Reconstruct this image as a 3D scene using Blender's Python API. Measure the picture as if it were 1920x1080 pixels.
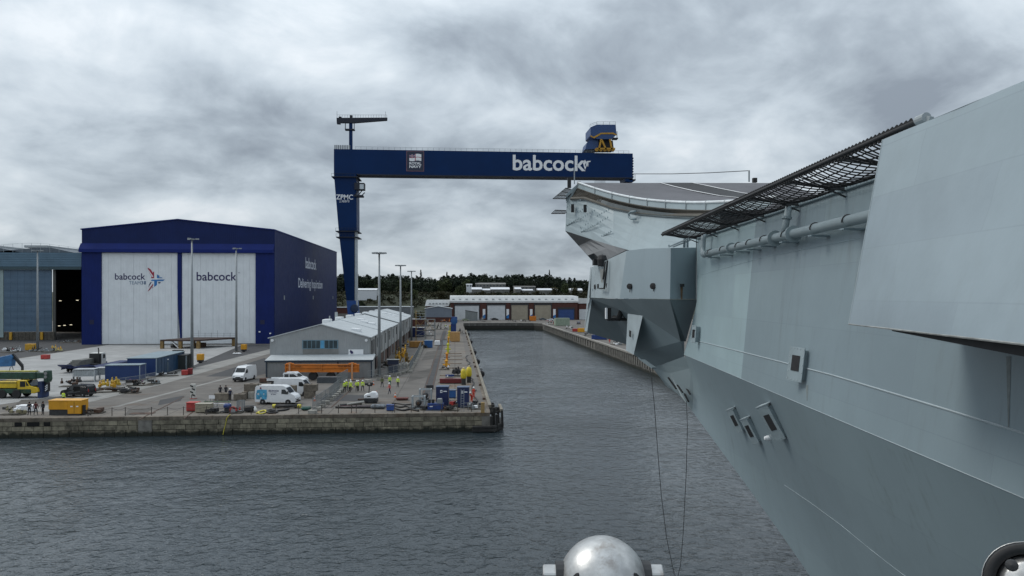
import bpy, bmesh, math, random
from mathutils import Vector, Matrix, noise as mnoise
random.seed(7)
R = math.radians
scene = bpy.context.scene
COL = scene.collection
for o in list(bpy.data.objects):
    bpy.data.objects.remove(o)

# ------------------------------------------------------------------ camera
FPX = 1387.0                      # focal length in pixels of the 1920 px wide photograph
CAMZ = 15.8                       # eye above the quay paving (z = 0); water lies at z = -2.5
T = math.atan(107.0 / FPX)        # view turned this much to the right of the dock axis (+Y)
HZ = 553.0                        # horizon row
cam = bpy.data.cameras.new('camera')
cam.sensor_width = 36.0
cam.lens = 36.0 * FPX / 1920.0
cam.shift_y = (HZ - 540.0) / 1920.0
cam.clip_start = 0.05
cam.clip_end = 6000
camo = bpy.data.objects.new('camera', cam)
COL.objects.link(camo)
camo.location = (0, 0, CAMZ)
camo.rotation_euler = (R(90), 0, -T)
scene.camera = camo

# ------------------------------------------------------------------ view
scene.view_settings.view_transform = 'Standard'
scene.view_settings.look = 'None'
scene.view_settings.gamma = 1.0
scene.view_settings.exposure = 0.0
scene.render.engine = 'CYCLES'

# ------------------------------------------------------------------ sky
SUN_EL, SUN_AZ = R(48), R(-72)   # azimuth from +Y, clockwise
world = bpy.data.worlds.new('World')
scene.world = world
world.use_nodes = True
nt = world.node_tree
for n in list(nt.nodes):
    nt.nodes.remove(n)
def N(t, tree=None, **kw):
    n = (tree or nt).nodes.new(t)
    for k, v in kw.items():
        setattr(n, k, v)
    return n
def mathn(tree, op, a, b=None, c=None, clamp=False):
    n = tree.nodes.new('ShaderNodeMath'); n.operation = op; n.use_clamp = clamp
    for i, q in enumerate((a, b, c)):
        if q is None: continue
        if isinstance(q, (int, float)): n.inputs[i].default_value = q
        else: tree.links.new(q, n.inputs[i])
    return n.outputs[0]
L = nt.links
out = N('ShaderNodeOutputWorld'); bg = N('ShaderNodeBackground')
tc = N('ShaderNodeTexCoord'); sep = N('ShaderNodeSeparateXYZ')
L.new(tc.outputs['Generated'], sep.inputs[0])
zc = mathn(nt, 'MAXIMUM', sep.outputs[2], 0.0)
zz = mathn(nt, 'ADD', zc, 0.36)
cx_ = mathn(nt, 'DIVIDE', sep.outputs[0], zz)
cy_ = mathn(nt, 'DIVIDE', sep.outputs[1], zz)
cmb = N('ShaderNodeCombineXYZ'); L.new(cx_, cmb.inputs[0]); L.new(cy_, cmb.inputs[1])
mp = N('ShaderNodeMapping'); L.new(cmb.outputs[0], mp.inputs[0])
mp.inputs['Rotation'].default_value = (0, 0, R(-24)); mp.inputs['Location'].default_value = (3.7, 11.3, 0)
mp.inputs['Scale'].default_value = (1.0, 1.0, 1)
def wnoise(scale, detail, rough, dist, vec):
    n = N('ShaderNodeTexNoise'); L.new(vec, n.inputs['Vector'])
    n.inputs['Scale'].default_value = scale; n.inputs['Detail'].default_value = detail
    n.inputs['Roughness'].default_value = rough; n.inputs['Distortion'].default_value = dist
    return n.outputs['Fac']
n1 = wnoise(1.25, 4, .5, .2, mp.outputs[0])
n2 = wnoise(3.4, 10, .56, .35, mp.outputs[0])
n3 = wnoise(9.5, 8, .55, .3, mp.outputs[0])
s = mathn(nt, 'MULTIPLY', n1, .54); s = mathn(nt, 'MULTIPLY_ADD', n2, .38, s); s = mathn(nt, 'MULTIPLY_ADD', n3, .09, s)
# the layer is thinner low down and towards the hidden sun at the left
low = N('ShaderNodeMapRange', interpolation_type='SMOOTHSTEP'); L.new(zc, low.inputs[0])
low.inputs[1].default_value = 0.0; low.inputs[2].default_value = .22; low.inputs[3].default_value = .035; low.inputs[4].default_value = 0.0
s = mathn(nt, 'ADD', s, low.outputs[0])
s = mathn(nt, 'ADD', mathn(nt, 'MULTIPLY_ADD', sep.outputs[0], -.035, s), .004)
# low on the horizon the layer breaks up and brightens
ramp = N('ShaderNodeValToRGB'); L.new(s, ramp.inputs[0])
cr = ramp.color_ramp
cr.elements[0].position = .40; cr.elements[0].color = (.245, .285, .335, 1)
cr.elements[1].position = .63; cr.elements[1].color = (.72, .77, .815, 1)
e = cr.elements.new(.465); e.color = (.355, .410, .465, 1)
e = cr.elements.new(.52); e.color = (.480, .545, .605, 1)
e = cr.elements.new(.58); e.color = (.60, .665, .72, 1)
# CIE overcast: the zenith is brighter than the horizon
g = mathn(nt, 'MULTIPLY_ADD', zc, 1.15, 0.92)
mul = N('ShaderNodeMix', data_type='RGBA', blend_type='MULTIPLY'); mul.inputs[0].default_value = 1
L.new(ramp.outputs[0], mul.inputs[6])
gc = N('ShaderNodeCombineColor')
for i in range(3): L.new(g, gc.inputs[i])
L.new(gc.outputs[0], mul.inputs[7])
sky = N('ShaderNodeTexSky'); sky.sky_type = 'NISHITA'; sky.sun_disc = False
sky.sun_elevation = SUN_EL; sky.sun_rotation = SUN_AZ
skm = N('ShaderNodeMix', data_type='RGBA', blend_type='MULTIPLY'); skm.inputs[0].default_value = 1
L.new(sky.outputs[0], skm.inputs[6]); skm.inputs[7].default_value = (.10, .10, .10, 1)
mx = N('ShaderNodeMix', data_type='RGBA'); mx.inputs[0].default_value = .94
L.new(skm.outputs[2], mx.inputs[6]); L.new(mul.outputs[2], mx.inputs[7])
L.new(mx.outputs[2], bg.inputs[0]); bg.inputs[1].default_value = 1.0
L.new(bg.outputs[0], out.inputs[0])

# ------------------------------------------------------------------ sun behind cloud
sl = bpy.data.lights.new('sun', 'SUN'); sl.energy = 1.35; sl.angle = R(22); sl.color = (1, .955, .89)
so = bpy.data.objects.new('sun', sl); COL.objects.link(so)
sd = Vector((math.sin(SUN_AZ) * math.cos(SUN_EL), math.cos(SUN_AZ) * math.cos(SUN_EL), math.sin(SUN_EL)))
so.rotation_euler = sd.to_track_quat('Z', 'Y').to_euler()

# ------------------------------------------------------------------ pixel -> place
FW = Vector((math.sin(T), math.cos(T), 0)); RT = Vector((math.cos(T), -math.sin(T), 0))
def CF(xc, d, z):                 # metres right of / ahead of / above the eye -> world
    return FW * d + RT * xc + Vector((0, 0, z + CAMZ))
def C(px, py, d):
    return CF((px - 960) / FPX * d, d, (HZ - py) / FPX * d)
def G(px, py, z=0.0):             # where that direction meets the level z
    return C(px, py, (z - CAMZ) * FPX / (HZ - py))
def ray(px, py):
    return FW + RT * ((px - 960) / FPX) + Vector((0, 0, (HZ - py) / FPX))
def onY(px, py, Y):
    r = ray(px, py); return Vector((0, 0, CAMZ)) + r * (Y / r.y)
def onX(px, py, X):
    r = ray(px, py); return Vector((0, 0, CAMZ)) + r * (X / r.x)

# ------------------------------------------------------------------ materials
MATS = {}
def M(key, rgb=(.5, .5, .5), rough=.6, metal=0.0, var=.12, scale=1.2, bump=0.0, bscale=20.0, streak=0.0,
      stain=None, stain_amt=0.0, rnd=0.0, plates=None, emis=None, estr=0.0, ribs=None, spec=.5, zwet=None):
    if key in MATS: return MATS[key]
    m = bpy.data.materials.new(key); m.use_nodes = True
    t = m.node_tree; b = t.nodes['Principled BSDF']; lk = t.links
    b.inputs['Roughness'].default_value = rough; b.inputs['Metallic'].default_value = metal
    b.inputs['Specular IOR Level'].default_value = spec
    geo = N('ShaderNodeNewGeometry', t)
    pos = geo.outputs['Position']
    def nz(sc, det, ro, vec=pos, dist=0):
        n = N('ShaderNodeTexNoise', t); lk.new(vec, n.inputs['Vector'])
        n.inputs['Scale'].default_value = sc; n.inputs['Detail'].default_value = det
        n.inputs['Roughness'].default_value = ro; n.inputs['Distortion'].default_value = dist
        return n.outputs['Fac']
    def mixc(f, a, bb, mode='MIX'):
        n = N('ShaderNodeMix', t, data_type='RGBA', blend_type=mode)
        for i, q in ((0, f), (6, a), (7, bb)):
            if isinstance(q, (int, float)): n.inputs[i].default_value = q
            elif isinstance(q, tuple): n.inputs[i].default_value = (*q[:3], 1)
            else: lk.new(q, n.inputs[i])
        return n.outputs[2]
    def sstep(v, a, bb):
        n = N('ShaderNodeMapRange', t, interpolation_type='SMOOTHSTEP'); lk.new(v, n.inputs[0])
        n.inputs[1].default_value = a; n.inputs[2].default_value = bb
        return n.outputs[0]
    lo = tuple(max(0, c * (1 - var)) for c in rgb); hi = tuple(min(1, c * (1 + var)) for c in rgb)
    col = mixc(sstep(nz(scale, 7, .62), .3, .7), lo, hi)
    if rnd:
        oi = N('ShaderNodeObjectInfo', t)
        f = mathn(t, 'MULTIPLY_ADD', oi.outputs['Random'], 2 * rnd, 1 - rnd)
        cc = N('ShaderNodeCombineColor', t)
        for i in range(3): lk.new(f, cc.inputs[i])
        col = mixc(1.0, col, cc.outputs[0], 'MULTIPLY')
    if streak:
        mpn = N('ShaderNodeMapping', t); lk.new(pos, mpn.inputs[0]); mpn.inputs['Scale'].default_value = (1, 1, .07)
        f = sstep(nz(3.2, 6, .62, mpn.outputs[0]), .5, .78)
        f2 = sstep(nz(.35, 3, .5), .35, .7)
        f = mathn(t, 'MULTIPLY', f, f2)
        col = mixc(mathn(t, 'MULTIPLY', f, streak), col, stain or tuple(c * .45 for c in rgb))
    if stain_amt:
        f = sstep(nz(scale * .6, 8, .68, pos, .4), .52, .68)
        col = mixc(mathn(t, 'MULTIPLY', f, stain_amt), col, stain or tuple(c * .4 for c in rgb))
    if plates:                         # welded plate strakes, each a hair lighter or darker
        sp = N('ShaderNodeSeparateXYZ', t); lk.new(pos, sp.inputs[0]); cb = N('ShaderNodeCombineXYZ', t)
        lk.new(sp.outputs[1], cb.inputs[0]); lk.new(sp.outputs[2], cb.inputs[1])
        br = N('ShaderNodeTexBrick', t); lk.new(cb.outputs[0], br.inputs['Vector']); br.inputs['Scale'].default_value = 1
        br.inputs['Brick Width'].default_value = plates[0]; br.inputs['Row Height'].default_value = plates[1]; br.inputs['Mortar Size'].default_value = .012
        br.inputs['Color1'].default_value = (.945, .945, .95, 1); br.inputs['Color2'].default_value = (1.055, 1.06, 1.04, 1); br.inputs['Mortar'].default_value = (.91, .91, .91, 1)
        col = mixc(1.0, col, br.outputs[0], 'MULTIPLY')
    if zwet is not None:               # tide mark: algae below this level
        sp = N('ShaderNodeSeparateXYZ', t); lk.new(pos, sp.inputs[0])
        q = mathn(t, 'MULTIPLY_ADD', nz(1.3, 6, .6), 1.4, -.7)
        q = mathn(t, 'ADD', sp.outputs[2], q)
        f = mathn(t, 'SUBTRACT', 1.0, sstep(q, zwet - .25, zwet + .25))
        col = mixc(f, col, (.017, .019, .013))
    lk.new(col, b.inputs['Base Color'])
    bh = None
    if ribs:                           # trapezoid sheet profile: (axis 'x','y','z', period)
        sp = N('ShaderNodeSeparateXYZ', t); lk.new(pos, sp.inputs[0])
        a = {'x': 0, 'y': 1, 'z': 2}[ribs[0]]
        q = mathn(t, 'PINGPONG', sp.outputs[a], ribs[1] / 2)
        bh = sstep(q, ribs[1] * .15, ribs[1] * .3)
        bn = N('ShaderNodeBump', t); bn.inputs['Strength'].default_value = .6; bn.inputs['Distance'].default_value = .05
        lk.new(bh, bn.inputs['Height']); lk.new(bn.outputs[0], b.inputs['Normal'])
    elif bump:
        bn = N('ShaderNodeBump', t); bn.inputs['Strength'].default_value = bump; bn.inputs['Distance'].default_value = .05
        lk.new(nz(bscale, 6, .6), bn.inputs['Height']); lk.new(bn.outputs[0], b.inputs['Normal'])
    rn = N('ShaderNodeMapRange', t); lk.new(nz(scale * 2.3, 5, .6), rn.inputs[0])
    rn.inputs[3].default_value = max(.03, rough - .1); rn.inputs[4].default_value = min(1, rough + .1)
    lk.new(rn.outputs[0], b.inputs['Roughness'])
    if emis:
        b.inputs['Emission Color'].default_value = (*emis, 1); b.inputs['Emission Strength'].default_value = estr
    MATS[key] = m
    return m

# ------------------------------------------------------------------ mesh building
OFF = {}
class MB:
    def __init__(s): s.v = []; s.f = []; s.m = []
    def add(s, vs, fs, m=0):
        o = len(s.v); s.v += [Vector(p) for p in vs]
        for q in fs: s.f.append([i + o for i in q]); s.m.append(m)
        return s
    def poly(s, pts, m=0): return s.add(pts, [list(range(len(pts)))], m)
    def box(s, a, b, m=0):
        x0, y0, z0 = a; x1, y1, z1 = b
        return s.add([(x0, y0, z0), (x1, y0, z0), (x1, y1, z0), (x0, y1, z0), (x0, y0, z1), (x1, y0, z1), (x1, y1, z1), (x0, y1, z1)],
                     [[3, 2, 1, 0], [4, 5, 6, 7], [0, 1, 5, 4], [1, 2, 6, 5], [2, 3, 7, 6], [3, 0, 4, 7]], m)
    def cbox(s, c, d, m=0, rz=0, rot=None):
        mm = rot or Matrix.Rotation(rz, 3, 'Z')
        vs = []
        for z in (-.5, .5):
            for x, y in ((-.5, -.5), (.5, -.5), (.5, .5), (-.5, .5)):
                vs.append(Vector(c) + mm @ Vector((x * d[0], y * d[1], z * d[2])))
        return s.add(vs, [[3, 2, 1, 0], [4, 5, 6, 7], [0, 1, 5, 4], [1, 2, 6, 5], [2, 3, 7, 6], [3, 0, 4, 7]], m)
    def beam(s, p0, p1, w, h, m=0, up=(0, 0, 1)):
        p0 = Vector(p0); p1 = Vector(p1); d = (p1 - p0)
        ln = d.length
        if ln < 1e-6: return s
        d.normalize(); u = Vector(up)
        if abs(d.dot(u)) > .98: u = Vector((1, 0, 0))
        r = d.cross(u).normalized(); u = r.cross(d)
        vs = []
        for p in (p0, p1):
            for a, b in ((-.5, -.5), (.5, -.5), (.5, .5), (-.5, .5)):
                vs.append(p + r * (a * w) + u * (b * h))
        return s.add(vs, [[0, 1, 2, 3], [7, 6, 5, 4], [1, 0, 4, 5], [2, 1, 5, 6], [3, 2, 6, 7], [0, 3, 7, 4]], m)
    def tube(s, pts, r, n=6, m=0, cap=True, closed=False):
        pts = [Vector(p) for p in pts]; rings = []; k = len(pts)
        u = None
        for i, p in enumerate(pts):
            a = pts[i - 1] if i else pts[0]; b = pts[i + 1] if i < k - 1 else pts[-1]
            d = (b - a).normalized()
            if u is None:
                u = Vector((0, 0, 1)) if abs(d.z) < .9 else Vector((1, 0, 0))
            u = (u - d * u.dot(d)).normalized(); w = d.cross(u)
            rr = r[i] if isinstance(r, (list, tuple)) else r
            rings.append([p + (u * math.cos(2 * math.pi * j / n) + w * math.sin(2 * math.pi * j / n)) * rr for j in range(n)])
        vs = [q for g_ in rings for q in g_]; fs = []
        for i in range(k - 1):
            for j in range(n):
                fs.append([i * n + j, i * n + (j + 1) % n, (i + 1) * n + (j + 1) % n, (i + 1) * n + j])
        if cap: fs += [list(range(n))[::-1], [(k - 1) * n + j for j in range(n)]]
        return s.add(vs, fs, m)
    def cyl(s, p0, p1, r, n=12, m=0, r1=None): return s.tube([p0, p1], [r, r if r1 is None else r1], n, m)
    def lathe(s, c, prof, n=16, m=0, axis=None):
        c = Vector(c); vs = []; fs = []; k = len(prof)
        rot = Vector((0, 0, 1)).rotation_difference(Vector(axis)).to_matrix() if axis else Matrix.Identity(3)
        for r_, z in prof:
            for j in range(n):
                a = 2 * math.pi * j / n
                vs.append(c + rot @ Vector((r_ * math.cos(a), r_ * math.sin(a), z)))
        for i in range(k - 1):
            for j in range(n):
                fs.append([i * n + j, i * n + (j + 1) % n, (i + 1) * n + (j + 1) % n, (i + 1) * n + j])
        if prof[0][0] > 1e-4: fs.append(list(range(n))[::-1])
        if prof[-1][0] > 1e-4: fs.append([(k - 1) * n + j for j in range(n)])
        return s.add(vs, fs, m)
    def extr(s, prof, d, m=0):        # closed outline (3-D points) swept by the vector d
        d = Vector(d); k = len(prof); a = [Vector(p) for p in prof]
        vs = a + [p + d for p in a]
        fs = [list(range(k))[::-1], [k + i for i in range(k)]]
        for i in range(k): fs.append([i, (i + 1) % k, k + (i + 1) % k, k + i])
        return s.add(vs, fs, m)
    def grid(s, rows, m=0):
        nr, nc = len(rows), len(rows[0]); vs = [p for r_ in rows for p in r_]; fs = []
        for i in range(nr - 1):
            for j in range(nc - 1):
                fs.append([i * nc + j, i * nc + j + 1, (i + 1) * nc + j + 1, (i + 1) * nc + j])
        return s.add(vs, fs, m)
    def xf(s, mat):
        s.v = [mat @ p for p in s.v]; return s
    def mesh(s, name, mats, off=None, smooth=False, fix=True, bev=0, bseg=1):
        me = bpy.data.meshes.new(name)
        vs = [tuple(p - off) for p in s.v] if off is not None else [tuple(p) for p in s.v]
        me.from_pydata(vs, [], s.f)
        for m in (mats if isinstance(mats, (list, tuple)) else [mats]): me.materials.append(m)
        me.polygons.foreach_set('material_index', s.m)
        if fix or bev:
            bm = bmesh.new(); bm.from_mesh(me)
            if bev:
                bmesh.ops.remove_doubles(bm, verts=bm.verts, dist=1e-4)
                es = [q for q in bm.edges if len(q.link_faces) == 2 and q.calc_face_angle(0) > .5]
                bmesh.ops.bevel(bm, geom=es, offset=bev, segments=bseg, profile=.6, affect='EDGES', clamp_overlap=True)
            bmesh.ops.recalc_face_normals(bm, faces=bm.faces)
            bm.to_mesh(me); bm.free()
        if smooth:
            me.polygons.foreach_set('use_smooth', [True] * len(me.polygons))
        me.update()
        return me
    def build(s, name, mats, parent=None, world=False, **kw):
        off = OFF.get(parent.name) if (parent is not None and world) else None
        o = bpy.data.objects.new(name, s.mesh(name, mats, off, **kw))
        COL.objects.link(o)
        if parent is not None:
            o.parent = parent
            if parent.name in OFF: OFF[o.name] = OFF[parent.name]
        return o
def tag(o, label=None, cat=None, group=None, kind=None):
    if label: o['label'] = label
    if cat: o['category'] = cat
    if group: o['group'] = group
    if kind: o['kind'] = kind
    return o
def thing(name, label, cat, loc=(0, 0, 0), rz=0.0, group=None):
    o = bpy.data.objects.new(name, None); COL.objects.link(o)
    o.location = loc; o.rotation_euler = (0, 0, rz); o.empty_display_size = .2
    OFF[o.name] = Vector(loc)
    return tag(o, label, cat, group)
def struct(name, mb, mat, **kw):
    return tag(mb.build(name, mat, **kw), kind='structure')
def copy_tree(o, parent=None):
    c = o.copy(); COL.objects.link(c)
    if parent is not None: c.parent = parent
    for ch in list(o.children): copy_tree(ch, c)
    return c
def place(o, loc, rz=0, label=None, group=None, scale=None):
    o.location = loc; o.rotation_euler = (0, 0, rz)
    if label: o['label'] = label
    if group: o['group'] = group
    if scale: o.scale = (scale,) * 3 if isinstance(scale, (int, float)) else scale
    return o

TEXTC = {}
def text_geo(txt, bold=0.0):
    k = (txt, bold)
    if k not in TEXTC:
        cu = bpy.data.curves.new('lettering', 'FONT'); cu.body = txt; cu.size = 1; cu.extrude = 0; cu.offset = bold
        cu.resolution_u = 3
        ob = bpy.data.objects.new('lettering', cu); COL.objects.link(ob)
        dg = bpy.context.evaluated_depsgraph_get(); ev = ob.evaluated_get(dg)
        me = bpy.data.meshes.new_from_object(ev)
        vs = [v.co.copy() for v in me.vertices]; fs = [list(p.vertices) for p in me.polygons]
        bpy.data.objects.remove(ob); bpy.data.meshes.remove(me)
        if not vs: vs = [Vector((0, 0, 0))] * 3; fs = []
        x0 = min(v.x for v in vs); x1 = max(v.x for v in vs); y0 = min(v.y for v in vs); y1 = max(v.y for v in vs)
        TEXTC[k] = ([((v.x - x0) / max(1e-6, x1 - x0), (v.y - y0) / max(1e-6, y1 - y0)) for v in vs], fs)
    return TEXTC[k]
def text(txt, p0, rv, uv, mb=None, m=0, bold=0.0):   # letters fill the box p0, p0+rv, p0+uv
    mb = mb or MB(); p0 = Vector(p0); rv = Vector(rv); uv = Vector(uv)
    vs, fs = text_geo(txt, bold)
    return mb.add([p0 + rv * a + uv * b for a, b in vs], fs, m)
# ================================================================== setting: water and ground
YQ, XL, XR, YE = 99.3, 4.7, 45.2, 388.0      # front quay edge, dock sides, dock end
WZ = -2.5
def mat_water():
    m = bpy.data.materials.new('water'); m.use_nodes = True
    t = m.node_tree; b = t.nodes['Principled BSDF']; lk = t.links
    b.inputs['Base Color'].default_value = (.027, .038, .045, 1)
    b.inputs['Roughness'].default_value = .06; b.inputs['IOR'].default_value = 1.48
    geo = N('ShaderNodeNewGeometry', t)
    mpn = N('ShaderNodeMapping', t); lk.new(geo.outputs['Position'], mpn.inputs[0])
    mpn.inputs['Scale'].default_value = (.85, 1.0, 1); mpn.inputs['Rotation'].default_value = (0, 0, R(8))
    def nz(sc, det, ro, di=0.0, src=None):
        n = N('ShaderNodeTexNoise', t); lk.new(src or mpn.outputs[0], n.inputs['Vector'])
        n.inputs['Scale'].default_value = sc; n.inputs['Detail'].default_value = det
        n.inputs['Roughness'].default_value = ro; n.inputs['Distortion'].default_value = di
        return n.outputs['Fac']
    a = nz(.42, 2, .5, .4); bb = nz(1.25, 3, .5, .5); c = nz(3.6, 3, .55, .4)
    patch = nz(.028, 4, .55, .6, geo.outputs['Position'])
    pr = N('ShaderNodeMapRange', t); lk.new(patch, pr.inputs[0])
    pr.inputs[1].default_value = .35; pr.inputs[2].default_value = .65; pr.inputs[3].default_value = .5; pr.inputs[4].default_value = 1.3
    rg_ = mathn(t, 'SUBTRACT', 1.0, mathn(t, 'ABSOLUTE', mathn(t, 'MULTIPLY_ADD', bb, 2.0, -1.0)))
    h = mathn(t, 'MULTIPLY', a, .42); h = mathn(t, 'MULTIPLY_ADD', bb, .30, h); h = mathn(t, 'MULTIPLY_ADD', rg_, .20, h); h = mathn(t, 'MULTIPLY_ADD', c, .13, h)
    h = mathn(t, 'MULTIPLY', h, pr.outputs[0])
    bn = N('ShaderNodeBump', t); bn.inputs['Strength'].default_value = 1.0; bn.inputs['Distance'].default_value = .52
    lk.new(h, bn.inputs['Height']); lk.new(bn.outputs[0], b.inputs['Normal'])
    return m
struct('water', MB().poly([(-900, -400, WZ), (900, -400, WZ), (900, 420, WZ), (-900, 420, WZ)]), mat_water())

def mat_ground(key, rgb, slab=None, joint=.5, var=.16, patch=.3, tint=(.5, .5, .5)):
    m = bpy.data.materials.new(key); m.use_nodes = True
    t = m.node_tree; b = t.nodes['Principled BSDF']; lk = t.links
    b.inputs['Roughness'].default_value = .85
    geo = N('ShaderNodeNewGeometry', t)
    def nz(sc, det, ro, dist=0, src=None):
        n = N('ShaderNodeTexNoise', t); lk.new(src or geo.outputs['Position'], n.inputs['Vector'])
        n.inputs['Scale'].default_value = sc; n.inputs['Detail'].default_value = det
        n.inputs['Roughness'].default_value = ro; n.inputs['Distortion'].default_value = dist
        return n.outputs['Fac']
    def mixc(f, a, bb, mode='MIX'):
        n = N('ShaderNodeMix', t, data_type='RGBA', blend_type=mode)
        for i, q in ((0, f), (6, a), (7, bb)):
            if isinstance(q, (int, float)): n.inputs[i].default_value = q
            elif isinstance(q, tuple): n.inputs[i].default_value = (*q[:3], 1)
            else: lk.new(q, n.inputs[i])
        return n.outputs[2]
    def ss(v, a, bb, lo=0, hi=1):
        n = N('ShaderNodeMapRange', t, interpolation_type='SMOOTHSTEP'); lk.new(v, n.inputs[0])
        n.inputs[1].default_value = a; n.inputs[2].default_value = bb; n.inputs[3].default_value = lo; n.inputs[4].default_value = hi
        return n.outputs[0]
    lo = tuple(c * (1 - var) for c in rgb); hi = tuple(c * (1 + var) for c in rgb)
    col = mixc(ss(nz(.22, 8, .65), .3, .7), lo, hi)
    mpn = N('ShaderNodeMapping', t); lk.new(geo.outputs['Position'], mpn.inputs[0]); mpn.inputs['Scale'].default_value = (.10, .6, 1)
    mpn.inputs['Rotation'].default_value = (0, 0, R(35))
    col = mixc(ss(nz(.5, 6, .6, .3, mpn.outputs[0]), .5, .75, 0, patch), col, tuple(c * .55 for c in rgb))
    col = mixc(ss(nz(.12, 5, .7, 1.0), .56, .68, 0, patch), col, tuple(c * q for c, q in zip(rgb, tint)))
    if slab:
        br = N('ShaderNodeTexBrick', t); lk.new(geo.outputs['Position'], br.inputs['Vector'])
        br.inputs['Scale'].default_value = 1.0; br.inputs['Mortar Size'].default_value = .09
        br.inputs['Brick Width'].default_value = slab[0]; br.inputs['Row Height'].default_value = slab[1]; br.offset = 0
        br.inputs['Color1'].default_value = (.93, .93, .93, 1); br.inputs['Color2'].default_value = (1.05, 1.05, 1.05, 1)
        br.inputs['Mortar'].default_value = (joint, joint, joint, 1)
        col = mixc(1.0, col, br.outputs[0], 'MULTIPLY')
    lk.new(col, b.inputs['Base Color'])
    bn = N('ShaderNodeBump', t); bn.inputs['Strength'].default_value = .4; bn.inputs['Distance'].default_value = .03
    lk.new(nz(6, 5, .7), bn.inputs['Height']); lk.new(bn.outputs[0], b.inputs['Normal'])
    return m
GR = mat_ground('yard_paving', (.125, .114, .102), slab=(9, 5.5), joint=.6, patch=.75, tint=(.8, .62, .5))
gm = MB()
gm.poly([(-900, YQ + .35, 0), (XL - .35, YQ + .35, 0), (XL - .35, YE + .35, 0), (-900, YE + .35, 0)])
gm.poly([(XR + .4, 60, 1.0), (900, 60, 1.0), (900, YE - 4, 1.0), (XR + .4, YE - 4, 1.0)])
gm.poly([(XR + .4, YE - 4, 1.0), (900, YE - 4, 1.0), (900, YE + 4, 0), (XR + .4, YE + 4, 0)])
gm.poly([(-900, YE + .35, 0), (900, YE + .35, 0), (900, 2500, 0), (-900, 2500, 0)])
struct('quay_ground', gm, GR)
def sheet(name, pxs, mat, z):
    pts = [G(*p) for p in pxs]
    return struct(name, MB().poly([(p.x, p.y, z) for p in pts]), mat)
APR = mat_ground('concrete_apron', (.30, .30, .295), slab=(7, 7), joint=.72, var=.14, patch=.5)
ASP = mat_ground('asphalt', (.045, .045, .047), var=.15, patch=.25)
KER = mat_ground('gutter_concrete', (.24, .235, .22), slab=(3, 3), joint=.7, patch=.5)
QST = mat_ground('quay_edge_concrete', (.155, .138, .118), slab=(4.2, 3.1), joint=.55, patch=.75, tint=(1.0, .66, .42))
sheet('asphalt_strip', [(-160, 700), (205, 646.3), (153, 638), (-160, 625)], ASP, .004)
sheet('concrete_apron', [(-250, 716), (205, 646.6), (455, 646.6), (352, 690), (262, 712), (120, 742), (-120, 775), (-330, 775)], APR, .008)
sheet('asphalt_road', [(352, 690), (455, 646.6), (520, 646.6), (520, 655), (395, 692), (300, 714)], ASP, .012)
sheet('asphalt_patch', [(386, 706), (497, 671), (503, 700), (475, 706)], ASP, .004)
sheet('road_gutter', [(505, 655), (516, 660), (300, 722), (95, 772), (40, 772), (250, 718)], KER, .016)
sheet('gutter_line', [(470, 697), (473, 698), (225, 762), (205, 764)], KER, .004)
q0 = G(0, 784)
# strip of old quay paving along both edges
struct('quay_edge_strip', MB().poly([(-110, YQ + .4, .006), (XL - .4, YQ + .4, .006), (XL - .4, YQ + 5.2, .006), (-110, YQ + 5.2, .006)]), QST)
struct('dock_edge_strip', MB().poly([(XL - 7.6, YQ + 5.25, .006), (XL - 1.9, YQ + 5.25, .006), (XL - 1.9, 330, .006), (XL - 7.6, 330, .006)]), QST)
RUST = M('rusty_iron', (.075, .042, .028), .8, 0, .35, 4, .3)
STEELD = M('dark_steel', (.028, .029, .031), .6, .0, .3, 3)
rl = MB()
for x in (XL - 9.7, XL - 8.5, XL - 22):
    rl.box((x - .10, YQ + 6, .0), (x + .10, 330, .035))
struct('dock_rails', rl, RUST)
rl = MB()
for a, b in (((345, 744), (262, 786)), ((388, 752), (345, 785)), ((672, 712), (742, 682))):
    pa, pb = G(*a), G(*b); rl.beam(pa + Vector((0, 0, .02)), pb + Vector((0, 0, .02)), .16, .05)
struct('yard_rails', rl, RUST)

# ================================================================== quay walls
STN = M('quay_stone', (.20, .180, .132), .9, 0, .3, 1.6, .8, 6, streak=.8, stain=(.035, .033, .026), stain_amt=.6, rnd=.28, zwet=-1.9)
CONC = M('old_concrete', (.20, .19, .17), .9, 0, .2, 1.0, .4, 8, streak=.6, stain=(.05, .045, .04), stain_amt=.3, zwet=-1.9)
MORT = M('mortar_dark', (.03, .028, .024), .95, 0, .3, 3, zwet=-1.7)  # dark mortar behind the blocks, also on the dock end wall
COPM = M('coping_stone', (.14, .118, .092), .9, 0, .3, 1.2, .5, 8, rnd=.22, stain=(.07, .040, .022), stain_amt=.7)
qw = thing('quay_wall', 'weathered stone block quay wall along the front edge of the yard', 'wall', (-30, YQ, WZ))
MB().box((-110, YQ + .08, WZ - 3), (XL - .02, YQ + .34, -.46)).build('wall_core', MORT, qw, world=True)
unit = MB().box((-.5, -.5, -.5), (.5, .5, .5))
def block_mesh(name, mat, b=.04):
    me = MB().box((-.5, -.5, -.5), (.5, .5, .5)).mesh(name, mat, bev=b)
    return me
bmsh = [block_mesh('stone_block', STN, .03), block_mesh('stone_block', STN, .045), block_mesh('stone_block', STN, .02)]
cmsh = block_mesh('coping_stone', COPM, .03)
def piece(name, me, parent, c, d, rz=0):
    o = bpy.data.objects.new(name, me); COL.objects.link(o)
    o.parent = parent; o.location = Vector(c) - OFF[parent.name]; o.scale = d
    o.rotation_euler = (0, 0, rz)
    return o
rq = random.Random(3)
PAN = (G(237, 790).x, G(264, 790).x)
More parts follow.
